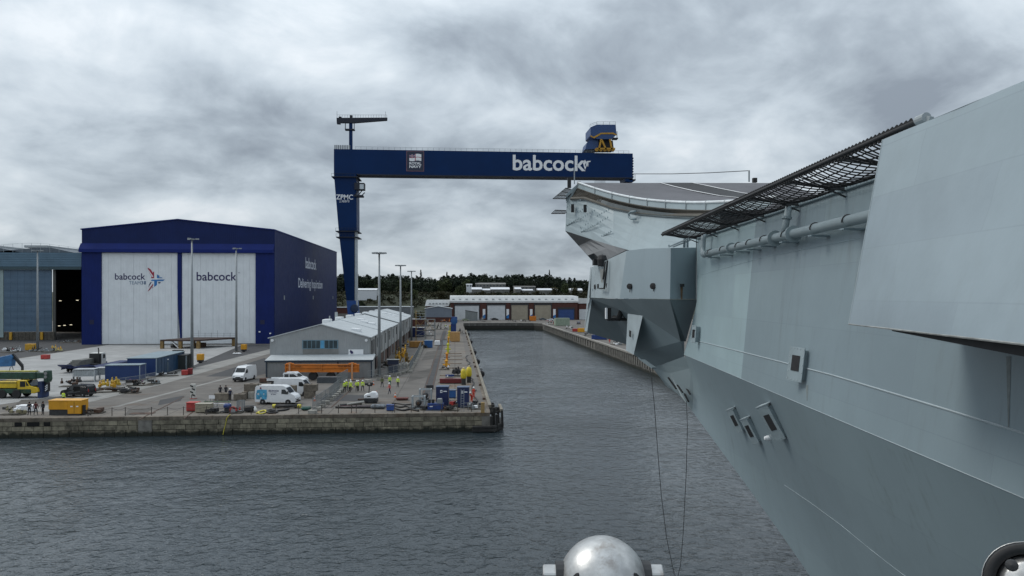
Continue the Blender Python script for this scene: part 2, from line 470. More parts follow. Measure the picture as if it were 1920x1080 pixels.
for z0, z1, lm in ((-1.05, -.46, 1.5), (-1.68, -1.08, 1.35), (-2.62, -1.71, 1.45)):
    x = -72.0 - rq.random()
    while x < XL - .9:
        ln = lm * rq.uniform(.75, 1.3); x1 = min(x + ln, XL - .05)
        if x < PAN[0] < x1: x1 = PAN[0]
        elif PAN[0] <= x < PAN[1]: x = PAN[1]; x1 = x + ln
        if True:
            pr = rq.uniform(-.03, .05)
            piece('stone_block', rq.choice(bmsh), qw, ((x + x1) / 2, YQ + .15 - pr / 2, (z0 + z1) / 2), (x1 - x - rq.uniform(.03, .06), .42 + pr, z1 - z0 - .03))
        x = x1
MB().box((PAN[0] + .03, YQ - .1, -2.7), (PAN[1] - .03, YQ + .3, -.46)).build('concrete_patch', CONC, qw, world=True, bev=.03)
x = -110
while x < XL - .4:
    ln = rq.uniform(1.6, 2.8); x1 = min(x + ln, XL - .02)
    piece('coping_stone', cmsh, qw, ((x + x1) / 2, YQ + .2, -.22 + rq.uniform(-.012, .012)), (x1 - x - .03, .56, .46))
    x = x1
hl = MB()
M('void_black', (.004, .004, .004), .9, var=0)
for a, hw in ((35, .45), (63, .75), (89, .4)):
    p = onY(a, 790, YQ); MB().box((p.x - hw, YQ - .13, -1.02), (p.x + hw, YQ - .10, -.5)).build('drain_opening', MATS['void_black'], qw, world=True)
# dock side (faces the basin) and the opposite dock wall
dl = thing('dock_side_wall', 'stone side wall of the near quay below the timber fender beam', 'wall', (XL, 200, WZ))
MB().box((XL - .34, YQ + .36, WZ - 3), (XL - .04, YE, -.42)).build('wall_face', STN, dl, world=True)
x = YQ + .5
while x < 330:
    x1 = x + rq.uniform(2.4, 3.4); MBc = piece('coping_stone', cmsh, dl, (XL - .2, (x + x1) / 2, -.2), (.5, x1 - x - .04, .46)); x = x1
dr = thing('dock_wall', 'brown concrete dock wall with upright ribs across the basin', 'wall', (XR, 200, WZ))
MB().box((XR, 70, WZ - 3), (XR + .39, YE - 9, .7)).build('wall_face', CONC, dr, world=True)
x = 120.0
while x < YE - 12:
    if x > 165: MB().box((XR - .4, x, -1.6), (XR + .02, x + .75, .5)).build('rib', CONC, dr, world=True)
    x += 2.3 if x < 235 else 4.6
x = 120.0
while x < YE - 10:
    MB().box((XR - .5, x + .03, .7), (XR + .5, x + 5.97, 1.12)).build('coping_stone', M('pale_coping', (.27, .255, .23), .9, 0, .2, 1), dr, world=True); x += 6
de = thing('dock_end_wall', 'dark stone end wall of the basin with pale parapet in front of brick workshops', 'wall', (20, YE, WZ))
ep = [(XL - .3, YE), (XR - 13, YE), (XR - 4, YE - 3), (XR, YE - 9)]
for (a, b), (c, d) in zip(ep, ep[1:]):
    w = MB(); dv = Vector((c - a, d - b, 0)).normalized(); nr = Vector((-dv.y, dv.x, 0))
    A, B = Vector((a, b, 0)), Vector((c, d, 0))
    w.extr([A + Vector((0, 0, WZ - 3)), B + Vector((0, 0, WZ - 3)), B + Vector((0, 0, -.3)), A + Vector((0, 0, -.3))], nr * .6)
    w.build('wall_face', MORT, de, world=True)
    k = max(1, int((B - A).length / 3))
    for i in range(k):
        p, q = A.lerp(B, i / k), A.lerp(B, (i + .97) / k)
        MB().extr([p + Vector((0, 0, -.3)), q + Vector((0, 0, -.3)), q + Vector((0, 0, 1.0)), p + Vector((0, 0, 1.0))], nr * .7).build('parapet_block', M('parapet', (.105, .10, .09), .9, 0, .3, 1), de, world=True)
        MB().extr([p + Vector((0, 0, 1.0)) - nr * .1, q + Vector((0, 0, 1.0)) - nr * .1, q + Vector((0, 0, 1.15)) - nr * .1, p + Vector((0, 0, 1.15)) - nr * .1], nr * .9).build('coping_stone', M('pale_coping'), de, world=True)

# ================================================================== assembly hall (blue)
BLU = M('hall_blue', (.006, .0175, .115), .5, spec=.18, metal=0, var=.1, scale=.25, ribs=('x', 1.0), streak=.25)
BLUS = M('hall_blue_side_shade', (.0045, .0140, .078), .55, spec=.18, metal=0, var=.1, scale=.25, ribs=('y', 1.0), streak=.25)  # front blue darkened: shade of the side walls painted into the colour
BLUB = M('hall_blue_band', (.006, .0185, .135), .5, spec=.18, metal=0, var=.1, scale=.25)
BLUG = M('hall_blue_gable', (.0075, .0175, .082), .55, spec=.18, metal=0, var=.1, scale=.25, ribs=('x', .6))
WHD = M('door_white', (.72, .75, .77), .55, 0, .05, .35, ribs=('x', .5), streak=.18, stain=(.4, .41, .4))
ROOFG = M('roof_grey', (.36, .39, .40), .5, 0, .10, .4, streak=.2)
YH = G(300, 645.5).y
hx0, hx1 = onY(153, 600, YH).x, onY(513.5, 600, YH).x
hze, hzr = onY(300, 430.5, YH).z, onY(333, 412, YH).z
hxr = onY(333, 412, YH).x
YHB = onX(630.5, 472, hx1).y
hall = thing('assembly_hall', 'tall dark blue shipbuilding hall with two big white sliding doors', 'hall', ((hx0 + hx1) / 2, YH, 0))
zl = onY(170, 473, YH).z                       # top of the doors
zb = onY(170, 456, YH).z                       # band
d0, d1, d2, d3 = [onY(p, 600, YH).x for p in (190, 332, 340.5, 479)]
w = MB()
w.box((hx0, YH, 0), (d0, YH + 1.2, zl)).build('front_wall', BLU, hall, world=True); MB().box((d3, YH, 0), (hx1, YH + 1.2, zl)).build('front_wall', BLU, hall, world=True)
w = MB(); w.extr([(hx0, YH + .1, zb), (hx1, YH + .1, zb), (hx1, YH + .1, hze), (hxr, YH + .1, hzr), (hx0, YH + .1, hze - .2)], (0, 1.2, 0)); w.build('gable', BLUG, hall, world=True)
w = MB(); w.extr([(hx0 - .6, YH - .8, zl), (hx0 - .6, YH - .8, zl + (zb - zl) * .35), (hx0 - .3, YH + .05, zb), (hx0 - .3, YH + 1.0, zb), (hx0 - .3, YH + 1.0, zl)], (hx1 - hx0 + .5, 0, 0)); w.build('door_track_band', BLUB, hall, world=True)
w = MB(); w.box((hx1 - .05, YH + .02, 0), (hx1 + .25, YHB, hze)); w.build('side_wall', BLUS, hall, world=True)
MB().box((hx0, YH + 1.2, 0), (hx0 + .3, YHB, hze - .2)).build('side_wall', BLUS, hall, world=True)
MB().box((hx0, YHB - .3, 0), (hx1, YHB, hze - .2)).build('rear_wall', BLU, hall, world=True)
w = MB(); w.extr([(hx0 - .3, YH - .2, hze - .2), (hxr, YH - .2, hzr), (hx1 + .4, YH - .2, hze), (hx1 + .4, YH - .2, hze + .35), (hxr, YH - .2, hzr + .3), (hx0 - .3, YH - .2, hze + .15)], (0, YHB - YH, 0)); w.build('roof', BLUB, hall, world=True)
for a, b in ((d0, d1), (d2, d3)):
    n = 12; wd = (b - a) / n
    dm = MB().box((0, 0, 0), (wd - .035, .35, zl - .25)).mesh('door_panel', WHD)
    for i in range(n):
        o = bpy.data.objects.new('door_panel', dm); COL.objects.link(o); o.parent = hall
        o.location = Vector((a + i * wd + .018, YH + .35 + (.04 if i % 2 else 0), .12)) - OFF[hall.name]
MB().box((d0, YH + .8, 0), (d3, YH + 1.0, zl)).build('door_backing', M('door_backing', (.5, .52, .53), .7), hall, world=True)
dmx = (d1 + d2) / 2
w = MB(); w.extr([(d1 + .05, YH + .1, zl), (d2 - .05, YH + .1, zl), (d2 - .05, YH + .1, 0.8), (dmx + .3, YH + .1, .8), (d1 + .35, YH + .1, 10), (d1 + .05, YH + .1, 18)], (0, .4, 0)); w.build('mullion', BLU, hall, world=True)
vent = M('vent_dark', (.006, .01, .05), .6, var=.05)
for px in (172, 492):
    p = onY(px, 604, YH); MB().box((p.x - .7, YH - .06, p.z - .7), (p.x + .7, YH + .02, p.z + .7)).build('vent', vent, hall, world=True)
LETW = M('letter_white', (.80, .81, .82), .5, var=.03)
NAVY = M('letter_navy', (.018, .014, .085), .5, var=.03)
def ytext(txt, x0, y0, x1, y1, Y, mat, parent, bold=.012, name='lettering'):
    a = onY(x0, y1, Y); b = onY(x1, y1, Y); c = onY(x0, y0, Y)
    return text(txt, (a.x, Y, a.z), (b.x - a.x, 0, 0), (0, 0, c.z - a.z), bold=bold).build(name, mat, parent, world=True, fix=False)
Yd = YH + .32
ytext('babcock', 215.5, 512.5, 272.5, 524.5, Yd, NAVY, hall)
ytext('TEAM', 242, 527, 263.5, 533.4, Yd, M('letter_slate', (.17, .24, .34), .5), hall, 0)
ytext('3', 264.5, 527, 268.9, 533.4, Yd, M('letter_slate31', (.075, .13, .22), .5), hall, .02); ytext('1', 270.2, 527, 273.2, 533.4, Yd, M('letter_slate31'), hall, .02)
ytext('babcock', 368.5, 510, 444, 526.3, Yd, NAVY, hall)
ytext('T', 446, 510.5, 447.6, 512.5, Yd, NAVY, hall, 0); ytext('M', 447.9, 510.5, 449.8, 512.5, Yd, NAVY, hall, 0)
# union-flag swoosh emblem on the left door
LR, LB, LN = M('emblem_red', (.33, .015, .045), .5), M('emblem_blue', (.02, .16, .42), .5), M('emblem_navy', (.03, .03, .09), .5)
def epoly(lst, mats):
    mbx = MB()
    for i, (mi, pts) in enumerate(lst):
        mbx.poly([tuple(onY(190 + x / 12.0, 480 + y / 12.0, Yd - .004 * i)) for x, y in pts], mi)
    return mbx.build('emblem', mats, hall, world=True, fix=False)
epoly([(0, [(1040, 260), (1110, 300), (1160, 380), (1165, 355), (1188, 350), (1188, 500), (1115, 500), (1120, 478), (1135, 475), (1045, 310)]),
       (3, [(1040, 300), (1060, 305), (1168, 460), (1160, 475), (1140, 468)]),
       (1, [(1250, 410), (1275, 430), (1310, 445), (1300, 480), (1360, 482), (1380, 498), (1250, 498)]),
       (1, [(1115, 560), (1135, 532), (1430, 528), (1390, 562), (1255, 565), (1250, 655), (1190, 695), (1188, 562)]),
       (2, [(1105, 590), (1135, 585), (1060, 700), (1075, 640)]),
       (3, [(1135, 600), (1150, 620), (1050, 770), (1045, 740)]),
       (0, [(1150, 640), (1168, 628), (1160, 670), (1090, 760), (1035, 805)]),
       (2, [(1130, 740), (1170, 685), (1160, 715)]),
       (2, [(1275, 585), (1345, 590), (1300, 622), (1285, 618)])], [LR, LB, LN, M('emblem_white', (.78, .74, .76), .5)])
# lettering on the long side
def xtext(txt, pa, pb, top, bot, X, mat, parent, bold=.012):
    a = onX(pa[0], pa[1], X); b = onX(pb[0], pb[1], X); h = onX(pa[0], top, X).z - onX(pa[0], bot, X).z
    return text(txt, (X, a.y, a.z), (0, b.y - a.y, 0), (0, 0, h), bold=bold).build('lettering', mat, parent, world=True, fix=False)
LETD = M('letter_pale', (.62, .66, .74), .5, var=.03)
xtext('babcock', (573, 503), (593, 505), 482, 503, hx1 + .27, LETD, hall)
xtext('Delivering Inspiration', (559.5, 545), (604.5, 545), 521, 545, hx1 + .27, LETD, hall)
for px in (531, 585.5, 622.5):
    p = onX(px, 558, hx1); MB().box((hx1 + .2, p.y - .3, p.z - .7), (hx1 + .5, p.y + .3, p.z + .7)).build('wall_lamp', ROOFG, hall, world=True)
for px, py in ((487, 622), (507, 625)):
    p = onY(px, py, YH); MB().box((p.x - .25, YH - .4, p.z - .2), (p.x + .25, YH + .02, p.z + .2)).build('wall_lamp', LETW, hall, world=True)

# ================================================================== teal hall at the left
TEAL = M('teal_sheet', (.085, .155, .215), .5, 0, .10, .3, ribs=('z', .8), streak=.3)
TEALD = M('teal_door', (.078, .135, .20), .5, 0, .10, .2, ribs=('z', 2.4), streak=.35)
TEALP = M('teal_pale', (.28, .36, .36), .55, 0, .1, .3)
YT = G(80, 637.5).y
tx1 = onY(152, 600, YT).x; tx0 = tx1 - 75
tz = onY(50, 473.5, YT).z; tzd = onY(50, 500, YT).z
th = thing('workshop_hall', 'grey-teal workshop hall with its sliding door pulled open on a dark bay', 'hall', (tx1 - 30, YT, 0))
a0, a1 = onY(98, 600, YT).x, onY(152, 600, YT).x
MB().box((tx0, YT - .6, tzd), (tx1 + .3, YT + 1.0, tz)).build('fascia', TEAL, th, world=True)
MB().box((tx0, YT - .9, tzd - 1.0), (tx1 + .3, YT - .2, tzd - .02)).build('door_track', M('teal_dark', (.035, .07, .085), .5), th, world=True)
zdb = onY(50, 622, YT).z
n = 7; wd = (onY(97, 600, YT).x - onY(7, 600, YT).x) / n
for i in range(n):
    x = onY(7, 600, YT).x + i * wd
    MB().box((x + .02, YT, zdb), (x + wd - .02, YT + .3 + .03 * (i % 2), tzd - 1.0)).build('door_panel', TEALD, th, world=True)
MB().box((onY(0, 600, YT).x, YT - .1, 1), (onY(6.5, 600, YT).x, YT + .4, tzd - 1)).build('pilaster', TEALP, th, world=True)
MB().box((tx0, YT + .1, 0), (onY(-.4, 600, YT).x, YT + .4, tzd - 1)).build('door_panel', TEALD, th, world=True)
MB().box((onY(98, 600, YT).x, YT + .4, 0), (onY(103, 600, YT).x, YT + .9, tzd - 1)).build('door_edge', M('door_edge', (.10, .10, .09), .7), th, world=True)
WOOD = M('weathered_wood', (.085, .075, .06), .85, 0, .35, 2.0, streak=.5)
x = tx0
while x < onY(96, 600, YT).x:
    MB().box((x + .03, YT + .02, 0), (x + 1.15, YT + .2, zdb - .1)).build('board', WOOD, th, world=True); x += 1.2
YEL = M('plant_yellow', (.55, .30, .02), .5, 0, .15, 2, stain=(.08, .05, .02), stain_amt=.4)
for px in (21, 79):
    p = onY(px, 628, YT); MB().box((p.x - .45, YT - .5, .1), (p.x + .45, YT - .02, zdb - .1)).build('drive_unit', YEL, th, world=True, bev=.05)
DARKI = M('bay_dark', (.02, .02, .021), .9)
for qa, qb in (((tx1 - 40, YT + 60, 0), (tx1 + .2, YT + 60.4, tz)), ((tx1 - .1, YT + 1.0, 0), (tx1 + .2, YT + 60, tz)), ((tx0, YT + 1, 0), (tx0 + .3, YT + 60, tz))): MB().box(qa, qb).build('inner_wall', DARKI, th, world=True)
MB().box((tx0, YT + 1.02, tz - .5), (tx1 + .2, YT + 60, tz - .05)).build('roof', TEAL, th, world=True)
LAMP = M('bay_lamp', (.9, .9, .8), .5, emis=(1, .9, .66), estr=1.1)
for px, py in ((113, 564), (145, 563), (111, 611), (121, 610), (133, 609)):
    p = onY(px, py, YT + 30); MB().box((p.x - .4, p.y - .1, p.z - .1), (p.x + .4, p.y + .1, p.z + .1)).build('bay_lamp', LAMP, th, world=True)
for px in (47, 138, -30):
    p = onY(px, 467, YT + 30); w = MB()
    w.extr([(p.x - 15, YT + 2, tz - .1), (p.x - 6, YT + 2, tz + 1.1), (p.x + 2, YT + 2, tz + 1.9), (p.x + 6, YT + 2, tz + 1.9), (p.x + 15, YT + 2, tz - .1)], (0, 56, 0)); w.build('roof_vault', M('roof_vault', (.10, .12, .14), .6), th, world=True)
    MB().box((p.x - 3.2, YT + 2.5, tz + 1.9), (p.x + 4.5, YT + 40, tz + 2.7)).build('roof_light', ROOFG, th, world=True)
w = MB(); x = tx0 + 2
while x < tx1 - 1:
    h = tz + .1 + 2.0 * abs(math.sin((x - tx1) * .09)); w.beam((x, YT + .9, tz - .1), (x, YT + .9, h + 1.3), .07, .07)
    w.beam((x, YT + .9, h + 1.25), (x + 3.1, YT + .9, tz + .1 + 2.0 * abs(math.sin((x + 3.1 - tx1) * .09)) + 1.25), .06, .06); x += 3.1
w.build('roof_rail', ROOFG, th, world=True)

# ================================================================== long warehouse and its lean-to
WSH = M('warehouse_sheet', (.30, .315, .32), .5, 0, .07, .4, ribs=('x', .45), streak=.25)
WSS = M('warehouse_sheet_side', (.36, .37, .365), .5, 0, .07, .4, ribs=('y', .5), streak=.35)
WRF = M('warehouse_roof', (.44, .47, .48), .45, 0, .08, .5, ribs=('y', .55), streak=.15)
YW = G(600, 704).y
wx0, wx1, wxr = onY(506, 634, YW).x, onY(693, 633, YW).x, onY(602, 609, YW).x
wze, wzr = onY(600, 633.5, YW).z, onY(602, 609, YW).z
YWB = onX(725.6, 581, 1e9).y if False else None
r_ = ray(725.6, 581.3); kk = (wzr - CAMZ) / r_.z; YWB = r_.y * kk
wh = thing('warehouse', 'long low light grey metal warehouse with a shallow gable roof', 'warehouse', ((wx0 + wx1) / 2, YW, 0))
w = MB(); w.extr([(wx0, YW, 0), (wx1, YW, 0), (wx1, YW, wze), (wxr, YW, wzr), (wx0, YW, wze)], (0, .3, 0)); w.build('gable_wall', WSH, wh, world=True)
zsk = 2.6
MB().box((wx1 - .3, YW + .32, zsk), (wx1, YWB, wze)).build('side_wall', WSS, wh, world=True)
BRK = M('brown_brick', (.095, .055, .042), .85, 0, .25, 3, .4, 20)
MB().box((wx1 - .45, YW + .32, 0), (wx1 - .12, YWB, zsk - .02)).build('plinth', BRK, wh, world=True)
MB().box((wx0, YW + .32, 0), (wx0 + .3, YWB, wze)).build('side_wall', WSS, wh, world=True)
w = MB(); w.extr([(wx0, YWB, 0), (wx1, YWB, 0), (wx1, YWB, wze), (wxr, YWB, wzr), (wx0, YWB, wze)], (0, .3, 0)); w.build('gable_wall', WSH, wh, world=True)
segs = 6
for i in range(segs):
    ya = YW - .25 + (YWB - YW) * i / segs; yb = YW - .25 + (YWB - YW) * (i + 1) / segs - .06; dz = .10 * (i % 2) + (.25 if i >= 3 else 0)
    for xa, xb in ((wx0 - .35, wxr), (wx1 + .35, wxr)):
        MB().extr([(xa, ya, wze - .1 + dz), (xb, ya, wzr + .02 + dz), (xb, ya, wzr + .2 + dz), (xa, ya, wze + .1 + dz)], (0, yb - ya, 0)).build('roof_panel', WRF, wh, world=True)
RL = M('roof_light_white', (.72, .74, .75), .4, 0, .05, 1)
for px, py in ((675, 599), (682, 603), (695, 606.5), (666, 617.5), (720, 587), (729, 589), (738, 591.5), (744, 585.5), (752, 586)):
    r_ = ray(px, py); best = None
    for k in range(200):
        Y = YW + 1 + (YWB - YW - 4) * k / 199; p = onY(px, py, Y)
        zs = wzr - (p.x - wxr) / (wx1 - wxr) * (wzr - wze) if p.x > wxr else wzr
        if best is None or abs(p.z - zs - .5) < best[0]: best = (abs(p.z - zs - .5), p, zs)
    p, zs = best[1], best[2]
    MB().extr([(p.x - 1.1, p.y, zs - .1), (p.x + 1.1, p.y, zs - .35), (p.x + .9, p.y, zs + .55), (p.x - .9, p.y, zs + .75)], (0, 2.4, 0)).build('roof_light', RL, wh, world=True, bev=.06)
for k in range(7):                    # ridge ventilators seen over the far slope
    y = YW + 12 + k * 17; MB().box((wxr - 1.9, y, wzr - .3), (wxr - .5, y + 4.2, wzr + .65)).build('ridge_vent', RL, wh, world=True, bev=.08)
for y, h in ((YW + 44, 1.8), (YW + 34, 1.1)):
    MB().cyl((wxr - 4, y, wzr - 2), (wxr - 4, y, wzr + h - .3), .35 if h > 1.5 else .15, 10).build('flue', ROOFG, wh, world=True)
for px, py in ((691, 600), (718, 611)):
    p = onX(px, py + 4, wxr + 3); MB().cyl((p.x, p.y, p.z - 2.3), (p.x, p.y, p.z), .14, 8).build('flue', STEELD, wh, world=True)
# gable window
wa, wb = onY(568, 653, YW), onY(633, 638.5, YW)
MB().box((wa.x - .12, YW - .07, wa.z - .12), (wb.x + .12, YW + .02, wb.z + .12)).build('window_frame', M('frame_bluegrey', (.14, .24, .30), .5), wh, world=True)
GLS = M('window_glass', (.03, .05, .06), .08, 0, .2, .6)
nP = 8
for i in range(nP):
    a, b = wa.x + (wb.x - wa.x) * i / nP, wa.x + (wb.x - wa.x) * (i + 1) / nP
    MB().box((a + .06, YW - .10, wa.z), (b - .06, YW - .075, wb.z)).build('pane', GLS if i != 4 else M('pane_blue', (.08, .30, .50), .3), wh, world=True)
MB().box((wa.x, YW - .05, onY(600, 667, YW).z), (wb.x + .2, YW - .012, wa.z - .15)).build('apron_panel', M('apron_panel', (.20, .20, .19), .7, 0, .15, .6, streak=.7), wh, world=True)
sg0, sg1 = onY(653.5, 665, YW), onY(681.5, 655, YW)
sgo = MB().box((sg0.x, YW - .14, sg0.z - .3), (sg1.x, YW - .06, sg1.z)).build('name_board', LETW, wh, world=True)
w = MB(); cz_ = (sg0.z + sg1.z) / 2; w.poly([(sg0.x + .25, YW - .15, cz_ + .1), (sg0.x + .5, YW - .15, cz_ - .35), (sg0.x + .95, YW - .15, cz_ - .3), (sg0.x + .9, YW - .15, cz_ + .05), (sg0.x + .4, YW - .15, cz_ + .45)])
w.build('emblem', NAVY, sgo, world=True, fix=False)
for px in (511, 687):
    p = onY(px, 638, YW); MB().cyl((p.x, YW - .35, p.z), (p.x, YW - .0, p.z), .28, 10).build('wall_lamp', RL, wh, world=True)
# doors and glazed bays down the long side
for y, zw, hh, mt in ((YW + 3, 2.0, 3.2, STEELD), (YW + 7, 1.2, 2.8, STEELD), (YW + 14, 4.5, 2.0, GLS), (YW + 24, .4, 3.5, STEELD), (YW + 33, .8, 2.4, STEELD), (YW + 43, 3, 2.2, GLS), (YW + 55, .8, 2.4, STEELD), (YW + 66, 3, 2, GLS), (YW + 78, .6, 3.2, STEELD), (YW + 92, .8, 2.4, STEELD), (YW + 110, 4, 2.2, GLS)):
    MB().box((wx1 - .05, y, 6.6 - hh), (wx1 + .1, y + zw, 6.6)).build('side_window' if mt is GLS else 'side_door', mt, wh, world=True)
for k in range(14):
    MB().box((wx1 - .08, YW + 1 + k * 9.6, 0), (wx1 + .16, YW + 1.35 + k * 9.6, wze - .1)).build('downpipe', STEELD if k % 3 == 1 else WSS, wh, world=True)
# lean-to
YLn = G(600, 709).y
lx0, lx1 = onY(499, 700, YLn).x, onY(697.5, 700, YLn).x
lzf, lzb = onY(600, 676.5, YLn).z, onY(600, 666, YW).z
lt = thing('lean_to_shed', 'ribbed grey lean-to shed against the warehouse gable with dark blue trim', 'shed', ((lx0 + lx1) / 2, YLn, 0))
TRM = M('dark_trim', (.02, .035, .055), .5)
MB().box((lx0, YLn, 0), (lx1, YLn + .2, lzf)).build('front_wall', M('leanto_sheet', (.21, .215, .215), .5, 0, .08, .5, ribs=('x', .5), streak=.3), lt, world=True)
for xa in (lx0, lx1 - .2): MB().extr([(xa, YLn + .2, 0), (xa, YW - .2, 0), (xa, YW - .2, lzb), (xa, YLn + .2, lzf)], (.2, 0, 0)).build('end_wall', WSS, lt, world=True)
MB().extr([(lx0 - .2, YLn - .2, lzf), (lx0 - .2, YW - .16, lzb), (lx0 - .2, YW - .16, lzb + .15), (lx0 - .2, YLn - .2, lzf + .15)], (lx1 - lx0 + .4, 0, 0)).build('roof', WRF, lt, world=True)
MB().box((lx0 - .25, YLn - .3, lzf - .2), (lx1 + .25, YLn - .21, lzf + .12)).build('gutter', TRM, lt, world=True)
for xa in (lx0 - .05, lx1 - .2, (lx0 * .33 + lx1 * .67)): MB().box((xa, YLn - .12, 0), (xa + .25, YLn - .005, lzf - .2)).build('corner_trim', TRM, lt, world=True)

# ================================================================== brick workshops at the dock end
YB = G(900, 600).y
RB = M('red_brick', (.085, .032, .024), .85, 0, .2, 2, streak=.2)
WRT = M('white_roof', (.60, .61, .60), .5, 0, .08, .3, ribs=('x', 1.6))
bk = thing('brick_workshop', 'long red brick workshop with white roof and five roller shutters at the dock end', 'workshop', (onY(970, 600, YB).x, YB, 0))
bx0, bx1 = onY(845, 590, YB).x, onY(1083, 590, YB).x
bz, bzr = onY(900, 567.5, YB).z, onY(900, 555.5, YB).z
MB().box((bx0, YB, 0), (bx1, YB + 26, bz)).build('wall', RB, bk, world=True)
MB().extr([(bx0 - .5, YB - .6, bz), (bx0 - .5, YB - .6, bz + 1.1), (bx0 - .5, YB + 1.5, bzr), (bx0 - .5, YB + 26, bzr + .5), (bx0 - .5, YB + 26, bz)], (bx1 - bx0 + 1, 0, 0)).build('roof', WRT, bk, world=True)
SHW, SHB, SHC = M('shutter_white', (.58, .60, .61), .6, 0, .06, .4, ribs=('z', .9)), M('shutter_blue', (.02, .06, .20), .5, 0, .1, .4, ribs=('z', .9)), M('shutter_beige', (.33, .29, .22), .6, 0, .1, .4, ribs=('z', .9))
for a, b, top, mt in ((853, 898, 573, SHW), (914, 947, 572.5, SHW), (959, 989.5, 572, SHC), (1003, 1033, 572, SHC), (1047, 1076, 580, SHB)):
    p, q = onY(a, 600, YB), onY(b, 600, YB); zt = onY(a, top, YB).z
    o = MB().box((p.x, YB - .25, .02), (q.x, YB - .05, zt)).build('roller_shutter', mt, bk, world=True)
    MB().box((p.x - .6, YB - .5, zt), (q.x + .6, YB - .02, zt + 1.2)).build('shutter_box', STEELD, o, world=True)
    for xx in (p.x - .6, q.x + .05): MB().box((xx, YB - .4, .0), (xx + .5, YB - .06, zt)).build('guide_rail', STEELD, o, world=True)
for px in (907.5, 952, 996, 1039.5):
    p, q = onY(px - 2.4, 597, YB), onY(px + 2.4, 579.5, YB)
    o = MB().box((p.x, YB - .2, p.z), (q.x, YB - .05, q.z)).build('banner', LETW, bk, world=True)
    MB().poly([(p.x, YB - .21, p.z), (q.x, YB - .21, p.z), (q.x, YB - .21, p.z + 2.6), (p.x, YB - .21, p.z + 1.6)]).build('banner_print', LB, o, world=True, fix=False)
for k in range(19):
    p = onY(850 + k * 12.4, 561, YB); MB().box((p.x - .7, YB - .1, bz + 1.7), (p.x + .7, YB + .55, bz + 2.5)).build('roof_light', M('roof_pane', (.38, .40, .41), .3), bk, world=True)
an = thing('side_annex', 'low brick annex with pale roof beside the dock-end workshop', 'building', (onY(820, 600, YB).x, YB + 2, 0))
ax0, ax1 = onY(798, 590, YB).x, bx0 - .7
MB().box((ax0, YB + 2, 0), (ax1, YB + 20, onY(800, 574, YB).z)).build('wall', RB, an, world=True)
MB().extr([(ax0 - .5, YB + 1.5, onY(800, 574, YB).z), (ax0 + .5, YB + 3, onY(800, 562.5, YB).z), (ax0 + .5, YB + 20, onY(800, 562.5, YB).z), (ax0 - .5, YB + 20, onY(800, 574, YB).z)], (ax1 - ax0, 0, 0)).build('roof', WRT, an, world=True)
for k in range(6):
    p = onY(806 + k * 6.3, 569, YB + 1); MB().box((p.x - .6, YB + 1.6, p.z - .4), (p.x + .6, YB + 2.4, p.z + .4)).build('roof_light', M('roof_pane'), an, world=True)
an2 = thing('end_annex', 'brick annex with white door at the ship end of the workshops', 'building', (onY(1100, 600, YB).x, YB + 2, 0))
MB().box((bx1 + .8, YB + 2, 0), (bx1 + 40, YB + 20, bz - .6)).build('wall', RB, an2, world=True)
MB().box((bx1 + .6, YB + 1.4, bz - .58), (bx1 + 40, YB + 20, bz + 2.6)).build('roof', WRT, an2, world=True)
p = onY(1087, 600, YB); MB().box((p.x, YB + 1.8, .02), (p.x + 9, YB + 1.98, onY(1090, 580, YB).z)).build('door', SHW, an2, world=True)
# grey gabled shed in front
YS = G(820, 604).y
gs = thing('gable_shed', 'small blue-grey gabled shed with brick base by the dock corner', 'shed', (onY(822, 604, YS).x, YS, 0))
gx0, gx1 = onY(797, 600, YS).x, onY(847, 600, YS).x; gz0, gz1, gz2 = onY(800, 595, YS).z, onY(800, 579.5, YS).z, onY(822, 575, YS).z
MB().box((gx0 + 2, YS + .1, 0), (gx1, YS + 14, gz0)).build('base', RB, gs, world=True)
MB().extr([(gx0, YS, gz0 + .02), (gx1, YS, gz0 + .02), (gx1, YS, gz1), ((gx0 + gx1) / 2, YS, gz2), (gx0, YS, gz1)], (0, 14, 0)).build('wall', M('shed_sheet', (.17, .20, .24), .5, 0, .08, .3, ribs=('x', .6)), gs, world=True)
MB().extr([(gx0 - .4, YS - .3, gz1), ((gx0 + gx1) / 2, YS - .3, gz2 + .05), (gx1 + .4, YS - .3, gz1), (gx1 + .4, YS - .3, gz1 + .35), ((gx0 + gx1) / 2, YS - .3, gz2 + .4), (gx0 - .4, YS - .3, gz1 + .35)], (0, 14.6, 0)).build('roof', ROOFG, gs, world=True)
YK = G(880, 601).y - 6
kk_ = thing('site_cabin', 'plain grey site cabin with sloping roof before the white shutter', 'cabin', (onY(884, 601, YK).x, YK, 0))
c0, c1 = onY(872.5, 600, YK).x, onY(895.5, 600, YK).x
MB().extr([(c0, YK, 0), (c1, YK, 0), (c1, YK, onY(880, 586, YK).z), (c0, YK, onY(880, 582, YK).z)], (0, 5, 0)).build('wall', M('cabin_grey', (.20, .22, .22), .6, ribs=('x', .6)), kk_, world=True)
MB().extr([(c0 - .2, YK - .2, onY(880, 582, YK).z + .02), (c1 + .2, YK - .2, onY(880, 586, YK).z + .02), (c1 + .2, YK - .2, onY(880, 586, YK).z + .2), (c0 - .2, YK - .2, onY(880, 582, YK).z + .2)], (0, 5.4, 0)).build('roof', STEELD, kk_, world=True)
